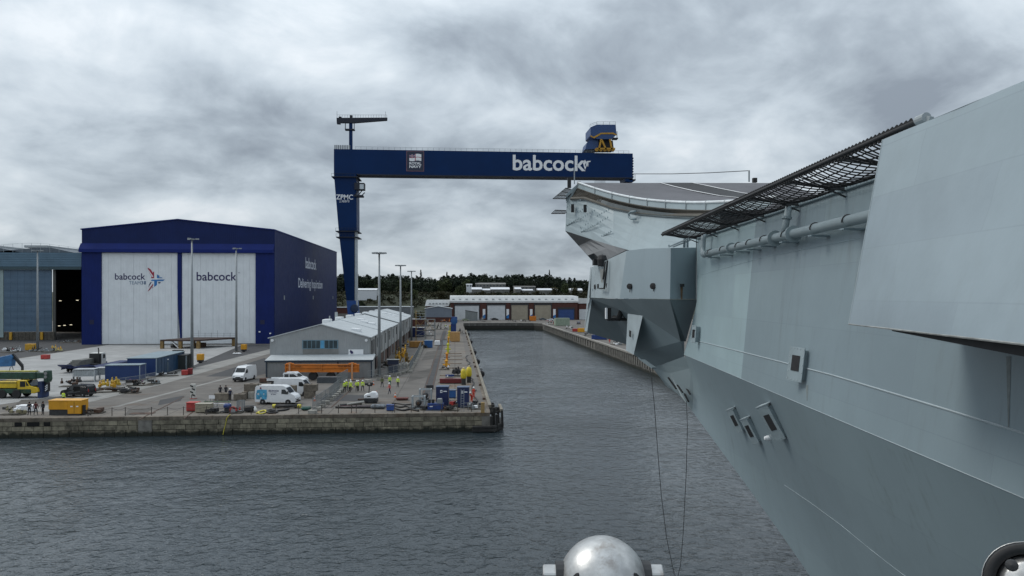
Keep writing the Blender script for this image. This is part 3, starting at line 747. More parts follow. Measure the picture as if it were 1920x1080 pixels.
# long grey wall-like store behind the warehouse, brown store by the crane foot
YV = 440
sv = thing('grey_store', 'long flat-roofed grey store behind the warehouse', 'building', (onY(700, 580, YV).x, YV, 0))
s0, s1 = onY(668, 590, YV).x, onY(772, 590, YV).x
MB().box((s0, YV, 0), (s1, YV + 20, onY(700, 576, YV).z)).build('wall', M('store_grey', (.15, .165, .175), .6, 0, .12, .3, ribs=('x', 1.2)), sv, world=True)
MB().box((s0 - .3, YV - .3, onY(700, 576, YV).z), (s1 + .3, YV + 20, onY(700, 575, YV).z)).build('roof', ROOFG, sv, world=True)
sb = thing('brown_store', 'low brown brick store with pale base between hall and crane leg', 'building', (onY(642, 580, YV).x, YV - 20, 0))
s0, s1 = onY(625, 590, YV - 20).x, onY(660, 590, YV - 20).x
MB().box((s0, YV - 20, 0), (s1, YV - 8, onY(640, 588, YV - 20).z)).build('base', CONC, sb, world=True)
MB().box((s0, YV - 19.8, onY(640, 588, YV - 20).z + .01), (s1, YV - 8, onY(640, 577, YV - 20).z)).build('wall', RB, sb, world=True)
MB().box((s0 - .3, YV - 20.2, onY(640, 577, YV - 20).z + .01), (s1 + .3, YV - 8, onY(640, 576, YV - 20).z)).build('roof', ROOFG, sb, world=True)

# ================================================================== hill, trees, houses on the hill
def hillz(x, y):
    k = max(0, min(1, (y - 470) / 75.0)); k = k * k * (3 - 2 * k)
    k2 = max(0, min(1, (y - 560) / 130.0)); k2 = k2 * k2 * (3 - 2 * k2)
    b = 6 * math.exp(-((x - 70) / 90.0) ** 2)
    return k * 16.0 + k2 * (2.5 + b) + 1.4 * mnoise.noise(Vector((x * .012, y * .015, 0))) * k
rows = []
for i in range(46):
    y = 466 + (i / 45.0) ** 1.6 * 1200; rows.append([(x, y, hillz(x, y) - (.5 if i == 0 else 0)) for x in [-900 + j * 30 for j in range(61)]])
struct('hill', MB().grid(rows), M('hill_grass', (.034, .040, .020), .95, 0, .35, .05, stain=(.05, .04, .025), stain_amt=.5), smooth=True)
def leafmat(key, rgb, v=.45):
    m = M(key, rgb, .75, 0, v, .6, spec=.2, rnd=.25); return m
LF = [leafmat('leaf_pine', (.014, .024, .014)), leafmat('leaf_dark', (.022, .034, .016)), leafmat('leaf_mid', (.042, .054, .021)), leafmat('leaf_olive', (.050, .048, .022))]
BARK = M('bark', (.03, .024, .018), .9)
def leaves(mb, c, rad, n, sz, rg):
    for _ in range(n):
        while True:
            p = Vector((rg.uniform(-1, 1), rg.uniform(-1, 1), rg.uniform(-1, 1)))
            if .35 < p.length < 1: break
        q = Vector((p.x * rad[0], p.y * rad[1], p.z * rad[2])) + Vector(c)
        a = Vector((rg.gauss(0, 1), rg.gauss(0, 1), rg.gauss(0, .6))).normalized(); b = a.cross(Vector((rg.gauss(0, 1), rg.gauss(0, 1), rg.gauss(0, 1)))).normalized()
        s_ = sz * rg.uniform(.6, 1.4)
        mb.add([q - a * s_ - b * s_ * .5, q + a * s_ * .9 - b * s_ * .6, q + a * s_ * .4 + b * s_ * .9, q - a * s_ * .7 + b * s_ * .5], [[0, 1, 2, 3]])
def tree_proto(kind, sd):
    rg = random.Random(sd); tr = MB(); cr_ = MB()
    if kind == 'pine':                 # tall pine, ragged rounded head
        H = 15; tr.tube([(0, 0, -1), (.2, 0, 6), (rg.uniform(-.5, .5), .2, 13)], [.4, .28, .08], 6)
        for k in range(13):
            z = rg.uniform(4.5, 14); rr = (1 - abs(z - 8.5) / 8.5) * 3.6 + .6; a = rg.uniform(0, 6.28); d = rr * rg.uniform(.2, .8)
            c = (math.cos(a) * d, math.sin(a) * d, z); tr.tube([(0, 0, z - 1), c], [.12, .03], 4)
            leaves(cr_, c, (rr * .6, rr * .6, 1.15), 75, .34, rg)
    elif kind == 'spire':              # narrow conifer
        H = 18; tr.tube([(0, 0, -1), (0, 0, 17.6)], [.35, .03], 6)
        for k in range(17):
            z = 2.5 + k * .92; rr = 3.0 * (1 - (z - 1) / 18.0)
            for j in range(4):
                a = rg.uniform(0, 6.28); leaves(cr_, (math.cos(a) * rr * .55, math.sin(a) * rr * .55, z - .2), (rr * .5, rr * .5, .4), 17, .28, rg)
    else:                              # round broadleaf
        H = 11; tr.tube([(0, 0, -1), (0, .1, 3), (.3, .2, 7)], [.4, .3, .1], 6)
        for k in range(17):
            a = rg.uniform(0, 6.28); d = rg.uniform(.3, 3.4); z = rg.uniform(2.6, 9.8) - d * .35
            c = (math.cos(a) * d, math.sin(a) * d, z); tr.tube([(0, 0, max(2, z - 2)), c], [.12, .03], 4)
            leaves(cr_, c, (1.9, 1.9, 1.4), 65, .36, rg)
    return tr, cr_
protos = {}
for i, (k, lm) in enumerate((('pine', 0), ('pine', 1), ('spire', 0), ('round', 1), ('round', 2), ('pine', 0), ('round', 3))):
    t_, c_ = tree_proto(k, 20 + i)
    protos[i] = (t_.mesh('trunk', BARK, fix=False), c_.mesh('crown', LF[lm], fix=False))
TL = {0: ('dark pine on the wooded skyline ridge', 'pines on the ridge'), 1: ('dark pine with a greener ragged head on the ridge', 'greener pines on the ridge'), 2: ('narrow spire-shaped conifer rising above the ridge trees', 'spire conifers on the ridge'),
      3: ('dark round-headed broadleaf tree on the upper slope', 'dark broadleaf trees'), 4: ('mid green round tree on the slope below the pines', 'green broadleaf trees'), 5: ('black-green pine with a broad head on the ridge', 'broad pines on the ridge'), 6: ('olive autumn-tinged tree on the lower slope', 'olive trees on the slope')}
rt = random.Random(11)
def put_tree(px, Y, kind, sc, dz=0):
    p = onY(px, HZ, Y); z = hillz(p.x, Y) + dz
    o = thing('pine_tree' if kind in (0, 1, 5) else 'conifer_tree' if kind == 2 else 'broadleaf_tree', TL[kind][0], 'tree', (p.x, Y, z), rt.uniform(0, 6.28), TL[kind][1])
    o.scale = (sc * rt.uniform(.9, 1.15), sc * rt.uniform(.9, 1.15), sc)
    for nm, me in zip(('trunk', 'crown'), protos[kind]):
        c = bpy.data.objects.new(nm, me); COL.objects.link(c); c.parent = o
# skyline heights read off the photograph: (column, row of the tree tops)
SKY = [(600, 513), (640, 512), (670, 513), (690, 512), (705, 515), (725, 514), (742, 511), (760, 517), (800, 517), (820, 519), (836, 512), (850, 514), (870, 513), (885, 509), (905, 512), (920, 514), (940, 515), (958, 511), (968, 510), (985, 514), (1005, 514), (1030, 512), (1050, 516), (1075, 520), (1092, 523), (1110, 521), (1140, 522)]
def skyrow(px):
    for (a, b), (c, d) in zip(SKY, SKY[1:]):
        if a <= px <= c: return b + (d - b) * (px - a) / (c - a)
    return 516
for row, (Y0, cnt, lift) in enumerate(((640, 68, 0), (612, 56, 4.5), (590, 46, 9))):
    for i in range(cnt):
        px = 596 + (1150 - 596) * (i + rt.uniform(-.3, .3)) / cnt; Y = Y0 + rt.uniform(-9, 9)
        top = onY(px, skyrow(px) + lift + rt.uniform(-1, 5.5), Y).z
        k = rt.choice((0, 0, 0, 5, 5, 1, 3) if row < 2 else (0, 1, 3, 3, 5, 4)); hh = {0: 15, 1: 15, 5: 15, 2: 18, 3: 10.6, 4: 10.6}[k]
        p = onY(px, HZ, Y); g0 = hillz(p.x, Y)
        sc = max(.55, min(1.7, (top - g0) / hh)); put_tree(px, Y, k, sc)
put_tree(789, 632, 2, (onY(789, 505, 632).z - hillz(onY(789, HZ, 632).x, 632)) / 17.8)
put_tree(1030, 636, 2, .95); put_tree(838, 634, 2, .93)
for px, Y, k, sc in ((862, 528, 4, .80), (735, 545, 3, .8), (800, 540, 3, .85), (935, 520, 3, .6), (1040, 535, 6, .7), (1078, 530, 6, .75), (1060, 545, 4, .8), (680, 500, 3, .62), (775, 520, 4, .7), (828, 520, 6, .7), (708, 535, 4, .7), (905, 528, 6, .55), (1008, 525, 6, .6), (965, 520, 4, .5)):
    put_tree(px, Y, k, sc)
# unbroken scrub on the slope
sh = MB(); rs = random.Random(5)
for i in range(1000):
    px = rs.uniform(590, 1150); Y = rs.uniform(474, 553) if i % 5 else rs.uniform(553, 600); p = onY(px, HZ, Y)
    leaves(sh, (p.x, Y, hillz(p.x, Y) + .7), (2.3 * rs.uniform(.7, 1.4), 2.0, rs.uniform(.9, 2.1)), 46, .42, rs)
tag(sh.build('hillside_scrub', leafmat('leaf_scrub', (.034, .034, .017), .55), fix=False), 'unbroken olive-brown scrub covering the hillside below the trees', 'scrub', kind='stuff')
wl = MB(); px = 588.0
while px < 1152:                       # the closed wood that the ridge trees stand in
    for Yw in (655, 625, 600):
        p = onY(px, HZ, Yw); g0 = hillz(p.x, Yw); tz_ = onY(px, skyrow(px) + {655: 4.5, 625: 8, 600: 12}[Yw] + rs.uniform(-1, 3), Yw).z
        z = g0 + 1
        while z < tz_:
            leaves(wl, (p.x + rs.uniform(-1, 1), Yw + rs.uniform(-3, 3), z), (2.4, 2.2, 1.6), 34, .5, rs); z += 2.3
    px += 5.2
tag(wl.build('ridge_woodland', leafmat('leaf_wood', (.020, .030, .016), .5), fix=False), 'closed dark green wood filling the ridge between single trees', 'woodland', kind='stuff')
HWR = M('hill_roof_white', (.62, .64, .66), .5, var=.05); HWG = M('hill_wall_grey', (.16, .16, .15), .8, 0, .2, .5)
def hillbox(name, label, x0, x1, ytop, yroof, ybot, Y, wmat, rmat, win=0):
    a, b = onY(x0, ybot, Y), onY(x1, ybot, Y); zt, zr = onY(x0, ytop, Y).z, onY(x0, yroof, Y).z
    o = thing(name, label, 'building', ((a.x + b.x) / 2, Y, a.z - 2))
    MB().box((a.x, Y, a.z - 6), (b.x, Y + 10, zr)).build('wall', wmat, o, world=True)
    MB().extr([(a.x - .3, Y - .4, zr), (a.x - .3, Y + 5, zt), (a.x - .3, Y + 10, zt), (a.x - .3, Y + 10, zr)], (b.x - a.x + .6, 0, 0)).build('roof', rmat, o, world=True)
    for i in range(win):
        x = a.x + (b.x - a.x) * (i + .5) / win; MB().box((x - .5, Y - .06, zr - 1.6), (x + .5, Y + .02, zr - .5)).build('window', GLS, o, world=True)
hillbox('hill_office', 'long grey flat-roofed block on the hillside among trees', 892, 948, 530, 533, 541, 578, HWG, HWG, 9)
hillbox('hill_hut', 'small white two-storey hut at the end of the hillside block', 874.5, 885, 532, 533.5, 541, 574, HWR, HWR, 2)
for n_, (l_, a, b, t_, r2, bt) in enumerate((('low white-roofed shed below the small hut', 885, 903, 538.5, 542.5, 545, ), ('short low white-roofed shed between two longer ones', 904.5, 919, 541, 544, 546), ('widest white-roofed shed before the grey hillside block', 921, 955, 538.5, 542.5, 546), ('white-roofed shed with a stepped end beside the scrub', 966, 977, 538.5, 542, 545), ('small flat white-roofed shed at the middle of the slope', 979, 999, 542, 544.5, 547), ('long white-roofed shed on the slope towards the warship bow', 1009, 1045, 540.5, 544, 547), ('last white-roofed shed on the slope close to the warship bow', 1070, 1092, 540.5, 544.5, 547))):
    hillbox('hill_shed', l_, a, b, t_, r2, bt, 556 + n_, HWG, HWR)
hillbox('hill_block', 'grey block with two stub towers on the hillside', 964, 1004, 536, 537.5, 543, 575, HWG, HWG, 6)
hillbox('white_store', 'long white-walled store on the slope beside the crane leg', 669, 706, 540.5, 543.5, 549.5, 520, HWR, HWR)
# ================================================================== gantry crane
YC = 310.0
CB = M('crane_blue', (.0010, .0215, .088), .5, 0, .08, .12, spec=.15, streak=.15)
CBL = M('crane_blue_light', (.02, .085, .30), .45, 0, .15, .3)
CBD = M('crane_dark', (.006, .010, .022), .6)
CY = M('crane_yellow', (.42, .22, .012), .5, 0, .15, 1)
gx0, gx1 = onY(626, 300, YC).x, onY(1186.5, 300, YC).x
gzt, gzb = onY(665, 280, YC).z, onY(665, 326.5, YC).z
def yp(px, py): p = onY(px, py, YC); return (p.x, YC, p.z)
cr_ = thing('gantry_crane', 'giant dark blue gantry crane spanning the dock', 'crane', (onY(655, 600, YC).x, YC, 0))
MB().box((gx0, YC, gzb), (gx1, YC + 3.2, gzt)).build('girder', CB, cr_, world=True)
MB().box((gx0, YC + 6.2, gzb), (gx1, YC + 9.4, gzt)).build('girder', CB, cr_, world=True)
w = MB()
for xx in (gx0 + 4, gx1 - 4): w.box((xx - 3.5, YC + 3.2, gzb + .5), (xx + 3.5, YC + 6.2, gzt - .4))
w.build('end_tie', CB, cr_, world=True)
MB().box((gx0 + 9.5, YC - .35, gzb - .45), (gx1, YC + 3.4, gzb - .02)).build('rail_beam', CBD, cr_, world=True)
def taper(pxs, dep, m, nm, y0=0.0):
    f = [Vector(yp(*q)) + Vector((0, y0, 0)) for q in pxs]
    return MB().extr(f, (0, dep, 0)).build(nm, m, cr_, world=True)
zt_ = (626, 327); foot = (653, 622)
taper([(626, 326.5), (668.3, 326.5), (668.8, 432), (635, 432)], 9.4, CB, 'leg_upper')
taper([(635, 432.5), (664.5, 432.5), (664.5, 563), (649.5, 563)], 9.4, CB, 'leg_lower')
taper([(649.5, 563.5), (667, 563.5), (671, 610), (654, 610)], 9.0, CBL, 'leg_foot')
taper([(665, 432.5), (669, 432.5), (669.5, 585), (665, 585)], 3.0, M('lift_grey', (.42, .45, .46), .5), 'lift_shaft', .3)
w = MB(); p = onY(665, 578, YC); w.lathe((p.x, YC - .6, p.z), [(0.01, 0), (1.5, .05), (1.7, .4), (1.7, .59)], 20, axis=(0, 1, 0)); w.build('cable_reel', M('reel_blue', (.03, .05, .10), .5), cr_, world=True)
w = MB()
for sx in (-1, 1):
    for yy in (-9, 16):
        w.box((p.x - 3 + sx * 1.2 - 1, YC + yy, 0.02), (p.x - 3 + sx * 1.2 + 1, YC + yy + 3, 3.2))
w.box((p.x - 5, YC - 9, 3.2), (p.x - 1, YC + 19, 5.2)); w.build('bogie', CBL, cr_, world=True)
for py, ex in ((331, 3.2), (433, 2.4), (444, 1.6)):          # walkway collars
    a, b = onY(624 + (py - 330) * .075, py, YC), onY(670, py, YC)
    o = MB().box((a.x - .4, YC - 1.0, a.z - .35), (b.x + .5, YC + 10.4, a.z)).build('walkway', CBD, cr_, world=True)
    w = MB()
    for k in range(8):
        xx = a.x - .4 + (b.x - a.x + .9) * k / 7; w.beam((xx, YC - .95, a.z), (xx, YC - .95, a.z + 1.2), .08, .08)
    w.beam((a.x - .4, YC - .95, a.z + 1.15), (b.x + .5, YC - .95, a.z + 1.15), .08, .08); w.build('hand_rail', CBD, o, world=True)
# driver's cab and platforms on the leg
a, b = onY(665, 356, YC), onY(683.5, 343.5, YC)
o = MB().box((a.x, YC - 1, a.z), (b.x, YC + 3, b.z)).build('cab', CBD, cr_, world=True)
c1_, c2_ = onY(675, 355, YC), onY(682.5, 346, YC)
MB().box((c1_.x, YC - 1.06, c1_.z), (c2_.x, YC - 1.01, c2_.z)).build('window', M('cab_glass', (.55, .6, .62), .1), o, world=True)
a, b = onY(664, 369, YC), onY(681, 366, YC); MB().box((a.x, YC - 1, a.z), (b.x, YC + 3, b.z)).build('platform', CBD, cr_, world=True)
w = MB()
for q in ((666, 366, 672, 356), (672, 366, 679, 357), (679, 366, 684, 361), (668, 337, 674, 343.5), (664, 330, 670, 337)):
    w.beam(yp(q[0], q[1]), yp(q[2], q[3]), .35, .35)
w.build('brace', CBD, cr_, world=True)
# mast with jib on top
def mbox(x0, y0, x1, y1, dep, m, nm, y_=2.0, par=None):
    a, b = onY(x0, y1, YC), onY(x1, y0, YC); return MB().box((a.x, YC + y_, a.z), (b.x, YC + y_ + dep, b.z)).build(nm, m, par or cr_, world=True)
mbox(652.5, 228, 658.5, 280, 1.4, CB, 'mast', 3.0)
jb = taper([(629, 218), (725, 217.5), (724.5, 222.5), (660, 227.5), (636, 227), (636, 229.5), (629.5, 229)], 1.6, CBD, 'jib', 2.6)
w = MB()
for k in range(20):
    p = yp(630 + k * 4.95, 217.5); w.beam((p[0], YC + 2.7, p[2]), (p[0], YC + 2.7, p[2] + 1.1), .08, .08)
a, b = yp(630, 217.5), yp(724, 217.5); w.beam((a[0], YC + 2.7, a[2] + 1.1), (b[0], YC + 2.7, b[2] + 1.1), .08, .08)
w.build('hand_rail', CBD, jb, world=True)
mbox(633, 215.5, 638, 218.5, 1.2, CBD, 'winch_box', 2.8, jb); mbox(654, 213, 658.5, 218, 1.2, CBD, 'winch_box', 2.8, jb)
for px, t_ in ((629.5, 205), (721.5, 205.5)): mbox(px - .2, t_, px + .25, 218, .1, CBD, 'antenna', 3.2, jb)
mbox(645, 239, 663, 241, 2.2, CBD, 'slew_platform', 2.4); mbox(645, 228, 646.3, 239.5, .4, CBD, 'platform_post', 2.6); mbox(661.8, 228, 663, 239.5, .4, CBD, 'platform_post', 2.6)
# rails along the top
w = MB(); p0, p1 = onY(666, 280, YC), onY(1180, 285, YC); k = 0
while p0.x + k * 2.3 < p1.x:
    x = p0.x + k * 2.3; w.beam((x, YC + .2, gzt), (x, YC + .2, gzt + 1.2), .09, .09); k += 1
w.beam((p0.x, YC + .2, gzt + 1.15), (p1.x, YC + .2, gzt + 1.15), .09, .09); w.beam((p0.x, YC + .2, gzt + .6), (p1.x, YC + .2, gzt + .6), .06, .06)
w.build('hand_rail', M('rail_grey', (.22, .24, .25), .5), cr_, world=True)
w = MB()
for k in range(9):
    p = onY(628 + k * 3.4, 276, YC); w.box((p.x - .25, YC + .1, gzt), (p.x + .25, YC + .3, gzt + 1.7))
w.build('cabinet', M('rail_grey'), cr_, world=True)
# trolley
w = MB()
def tp(x, y, dy=0): p = onY(x, y, YC); return Vector((p.x, YC + dy, p.z))
body = [(1106, 240), (1118, 235), (1153, 235), (1154.5, 254), (1144, 262), (1118, 262), (1106, 255)]
tr = MB().extr([tp(*q, -1.5) for q in body], (0, 12, 0)).build('trolley', M('trolley_blue', (.012, .05, .16), .45), cr_, world=True)
MB().extr([tp(*q, -1.7) for q in [(1106, 255), (1112, 258), (1125, 250.5), (1148, 250), (1154.5, 253.5), (1154.5, 255.5), (1147, 253), (1126, 253.2), (1113, 261), (1106, 258)]], (0, .18, 0)).build('trim', CY, tr, world=True)
MB().extr([tp(*q, 0) for q in [(1098, 278), (1100, 268), (1106, 263), (1122, 263), (1122, 279), (1097, 280)]], (0, 9, 0)).build('machine_house', M('trolley_blue'), tr, world=True)
MB().extr([tp(*q, 1) for q in [(1122, 262.5), (1150, 262.5), (1152, 280), (1120, 280)]], (0, 6, 0)).build('machine_room', CBD, tr, world=True)
w = MB()
for q in ((1126, 262, 1122, 281), (1142, 262, 1146, 281), (1127, 264, 1135, 281), (1118, 280, 1152, 280)):
    w.beam(tp(q[0], q[1], -1.2), tp(q[2], q[3], -1.2), .9, .7)
w.build('frame', CY, tr, world=True)
w = MB()
for k in range(5):
    p = tp(1118 + k * 7.6, 282, -1.0); w.cyl(p + Vector((0, -.3, .1)), p + Vector((0, .6, .1)), .75, 12)
w.build('wheel', CY, tr, world=True)
w = MB()
for a, b in zip(((1105, 240), (1118, 235), (1130, 235), (1142, 235)), ((1118, 235), (1130, 235), (1142, 235), (1153, 235))):
    A, B = tp(*a, -1.3), tp(*b, -1.3); u = Vector((0, 0, 1.2))
    w.beam(A, A + u, .1, .1); w.beam(B, B + u, .1, .1); w.beam(A + u, B + u, .1, .1); w.beam(A + u * .5, B + u * .5, .07, .07)
w.build('hand_rail', M('rail_grey'), tr, world=True)
mbox(1149, 259, 1158, 261, 3, CBD, 'side_platform', -1); mbox(1155.5, 247, 1156.5, 260, .3, CBD, 'platform_post', -1)
w = MB()
for k in range(10):
    A = tp(1119 + k * 2.1, 333, 4.2); w.beam(A, A + Vector((-.2 if k < 5 else .2, 0, -46)), .12, .12)
w.build('hoist_rope', M('wire_grey', (.25, .26, .27), .5), cr_, world=True)
# far leg (mostly behind the warship)
taper([(1171, 333), (1186.5, 333), (1186.5, 341), (1172.5, 340)], 9.4, CB, 'leg_head')
taper([(1173, 341.5), (1184, 341.5), (1181, 612), (1176, 612)], 3, CB, 'leg_lower', 3)
mbox(1180, 336, 1192, 338, 8, CBD, 'walkway', 0)
w = MB()
for k in range(5): p = tp(1182 + k * 2.3, 336, .1); w.beam(p, p + Vector((0, 0, 2.2)), .1, .1)
p, q = tp(1182, 336, .1), tp(1191.5, 336, .1); w.beam(p + Vector((0, 0, 2.2)), q + Vector((0, 0, 2.2)), .1, .1)
w.build('hand_rail', CBD, cr_, world=True)
w = MB()
for py in range(295, 331, 5):
    a, b = onY(1186.5, py, YC), onY(1188.4, py + 2.5, YC); w.box((a.x, YC + .5, b.z), (b.x, YC + 2.5, a.z))
w.build('ladder_stage', CBD, cr_, world=True)
# lettering
Yg = YC - .05
ytext('babcock', 961.5, 290, 1098, 319.5, Yg, LETW, cr_, .02)
w = MB()
for pl in ([(1097, 299.5), (1093, 306), (1097, 318.5), (1099, 314), (1096.5, 309), (1099.5, 304)], [(1098.5, 304), (1100.5, 303), (1101, 310), (1103, 311), (1099, 312.5)], [(1100, 302), (1107.5, 301.5), (1107, 303.5), (1103.2, 304.5), (1103, 312), (1100.5, 312)]):
    MB().poly([tuple(Vector(onY(a, b, Yg))) for a, b in pl]).build('lettering', LETW, cr_, world=True, fix=False)
a, b = onY(762, 321, Yg), onY(795, 283.5, Yg)
sgn = MB().box((a.x, YC - .12, a.z), (b.x, YC - .005, b.z)).build('sign_board', M('sign_border', (.22, .10, .12), .5), cr_, world=True)
a2, b2 = onY(763, 320.2, Yg), onY(794.2, 284.3, Yg)
MB().box((a2.x, YC - .15, a2.z), (b2.x, YC - .125, b2.z)).build('sign_face', M('sign_navy', (.012, .018, .045), .5), sgn, world=True)
Ys = YC - .16
ytext('ROYAL', 767.5, 303.5, 790, 308.6, Ys, LETW, sgn, .03); ytext('NAVY', 767.5, 309.6, 790, 314.8, Ys, LETW, sgn, .03)
w = MB()
def fl(u, v): return (767.5 + 22.5 * u, 289 + 12.5 * v + .8 * math.sin(u * 7))
def strip(u0, u1, v0, v1, m, k, nn=8):
    for i in range(nn):
        a_, b_ = u0 + (u1 - u0) * i / nn, u0 + (u1 - u0) * (i + 1) / nn
        w.poly([tuple(onY(*fl(a_, v1), Ys - k)) , tuple(onY(*fl(b_, v1), Ys - k)), tuple(onY(*fl(b_, v0), Ys - k)), tuple(onY(*fl(a_, v0), Ys - k))], m)
strip(0, 1, 0, 1, 0, .0); strip(0, 1, .46, .54, 1, .01); strip(.47, .53, 0, 1, 1, .01, 2)
strip(0, .46, 0, .45, 2, .02, 4); strip(0, .46, .16, .29, 0, .03, 4); strip(.18, .28, 0, .45, 0, .03, 2); strip(0, .46, .19, .26, 1, .04, 4); strip(.205, .255, 0, .45, 1, .04, 2)
w.build('flag_print', [LETW, LR, M('flag_blue', (.03, .03, .12), .5)], sgn, world=True, fix=False)
ytext('ZPMC', 630, 364.5, 662, 374, Yg, LETW, cr_, .02)
ytext('上海振华', 635.5, 374.8, 655.5, 379.6, Yg, LETW, cr_, 0)

# ================================================================== warship
SS = .78
def S(px, py, d): return C(px, py, d * SS)
def SF(xc, d, z): return CF(xc * SS, d * SS, z * SS)
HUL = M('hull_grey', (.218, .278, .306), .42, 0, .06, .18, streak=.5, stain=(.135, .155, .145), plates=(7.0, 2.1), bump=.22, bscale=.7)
HULP = M('hull_pale_lit', (.310, .405, .430), .42, 0, .07, .18, streak=.5, stain=(.22, .27, .27), plates=(7.0, 2.1), bump=.2, bscale=.7)  # lighter hull copy: light on the turned forward plates put into the colour
HULD = M('hull_lower', (.225, .286, .312), .42, 0, .06, .15, streak=.45, stain=(.115, .130, .112), plates=(8.0, 2.4), bump=.22, bscale=.6)
HULB = M('hull_bow', (.315, .38, .40), .45, 0, .06, .3, streak=.4, stain=(.20, .22, .22))
SPN = M('sponson_paint', (.27, .335, .365), .45, 0, .05, .2, streak=.3, stain=(.2, .24, .25))
PLT = M('side_plate_paint', (.262, .320, .352), .36, 0, .07, .5, bump=.16, bscale=1.3, plates=(5.5, 1.12), streak=.25, stain=(.19, .22, .22))
DKG = M('deck_grey', (.115, .115, .125), .85, 0, .12, .4)
DKB = M('deck_black', (.035, .037, .04), .85, 0, .12, .6)
DKW = M('deck_white', (.62, .62, .62), .7, var=.08)
BLK = M('black_paint', (.012, .012, .013), .6)
ROPE = M('net_rope', (.016, .016, .017), .85)
ship = thing('aircraft_carrier', 'pale grey aircraft carrier bow with ski-jump ramp, safety nets and sponsons', 'warship', tuple(CF(13, 30, 0).xy) + (WZ,))
def deckx(d): return 13.8 + (d - 28) * .022
def knx(d): return 12.18 + (13.97 - 12.18) * (d - 17.6) / (60 - 17.6)
ZD, ZK = 4.5, -4.84
def sidex(d, z): k = (z - ZK) / (ZD - ZK); return knx(d) + (deckx(d) - knx(d)) * k
def side_hit(px, py, out=0.0):
    cx, cz = (px - 960) / FPX, (HZ - py) / FPX; a, b = 4.0, 75.0
    for _ in range(50):
        m_ = (a + b) / 2
        if cx * m_ > sidex(m_, cz * m_): b = m_
        else: a = m_
    d = (a + b) / 2; return (cx * d - out, d, cz * d)
DS = [4, 8, 12, 17.6, 22, 27, 32, 33.9]
d_split = side_hit(1400, 600)[1]
def sidestrip(dl, m, nm):
    rows = []
    for zf in [k / 16.0 for k in range(17)]:
        z = ZK + (ZD - ZK) * zf; e_ = sidex(54, z) / .2487; e_ = e_ if z > -.4 else e_ + (60.2 - e_) * ((-.4 - z) / (-.4 - ZK)); k_ = (e_ / 61.0) if dl[-1] > 58 else 1
        ds = [dl[0] + (min(d, 61) - dl[0]) * ((e_ - dl[0]) / (61 - dl[0])) if dl[-1] > 58 else d for d in dl]
        rows.append([SF(sidex(d, z), d, z) for d in ds])
    return MB().grid(rows).build(nm, m, ship, world=True, fix=False, smooth=True)
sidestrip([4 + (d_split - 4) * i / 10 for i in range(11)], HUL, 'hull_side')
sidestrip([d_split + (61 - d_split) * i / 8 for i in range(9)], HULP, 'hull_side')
MB().poly([SF(sidex(54, z), sidex(54, z) / .2487, z) for z in (-.4, ZD)] + [SF(14.75, 58.8, z) for z in (ZD, -.4)]).build('hull_return', HULP, ship, world=True, fix=False)
# lower flare down to the stem
KD = [4, 16, 30, 38, 45, 52, 60]
LOW = [(19.5, 4, -24.5), (19.3, 16, -24.5), (18.6, 27, -24.2), (17.95, 34, -19.5)]
for px, py, d in ((1520, 1080, 42), (1400, 910, 50), (1290, 760, 60)): LOW.append(((px - 960) / FPX * d, d, (HZ - py) / FPX * d))
def interp(ks, t):
    for i in range(len(KD) - 1):
        if t <= KD[i + 1]:
            k = (t - KD[i]) / (KD[i + 1] - KD[i]); return tuple(a + (b - a) * k for a, b in zip(ks[i], ks[i + 1]))
    return ks[-1]
ts = [4 + 56 * i / 36 for i in range(37)]
def sm(f, t): return tuple(sum(q) / 3 for q in zip(f(max(4, t - 2)), f(t), f(min(60, t + 2))))
rows = []
for k in range(9):
    f = k / 8.0; row = []
    for t in ts:
        lo_ = sm(lambda q: interp(LOW, q), t); a = (knx(t), t, ZK)
        q = [a[i] + (lo_[i] - a[i]) * f for i in range(3)]; q[0] += math.sin(f * math.pi) * .35; row.append(SF(*q))
    rows.append(row)
MB().grid(rows).build('hull_flare', HULD, ship, world=True, smooth=True, fix=False)
fl_rows = rows
# starboard closing side, so the bow is a solid body
rows = []
for f in (0, .5, 1):
    rows.append([SF(*[a + (b - a) * f for a, b in zip(sm(lambda q: interp(LOW, q), t), (knx(t) + 24 - max(0, t - 40) * .55, t - 4, ZK))]) for t in ts])
MB().grid(rows).build('hull_starboard', HULD, ship, world=True, smooth=True, fix=False)
MB().poly([SF(deckx(d), d, ZD) for d in (4, 20, 40, 57.6)] + [SF(34, d, ZD) for d in (57.6, 4)]).build('flight_deck', DKG, ship, world=True, fix=False)
# forward part of the flare below the sponson
w = MB()
w.poly([S(1283, 668, 60), S(1296, 690, 59.5), S(1312, 790, 59), S(1290, 760, 60), S(1278, 745, 60.8), S(1255, 700, 63), S(1240, 684, 64)])
w.poly([S(1240, 684, 64), S(1255, 700, 63), S(1278, 745, 60.8), S(1270, 738, 62), S(1250, 724, 64), S(1222, 688, 66)])
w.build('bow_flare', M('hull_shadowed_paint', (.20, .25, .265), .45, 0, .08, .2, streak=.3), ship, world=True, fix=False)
# slots of the hawse on the flare
for x0, y0, x1, y1 in ((1253, 708, 1268, 729), (1270, 722, 1280, 736), (1283, 738, 1291, 753), (1287, 728, 1294, 739)):
    A, B = S(x0, y0, 60.5), S(x1, y1, 58.6); MB().beam(A, B, .10, .06).build('hawse_slot', BLK, ship, world=True)

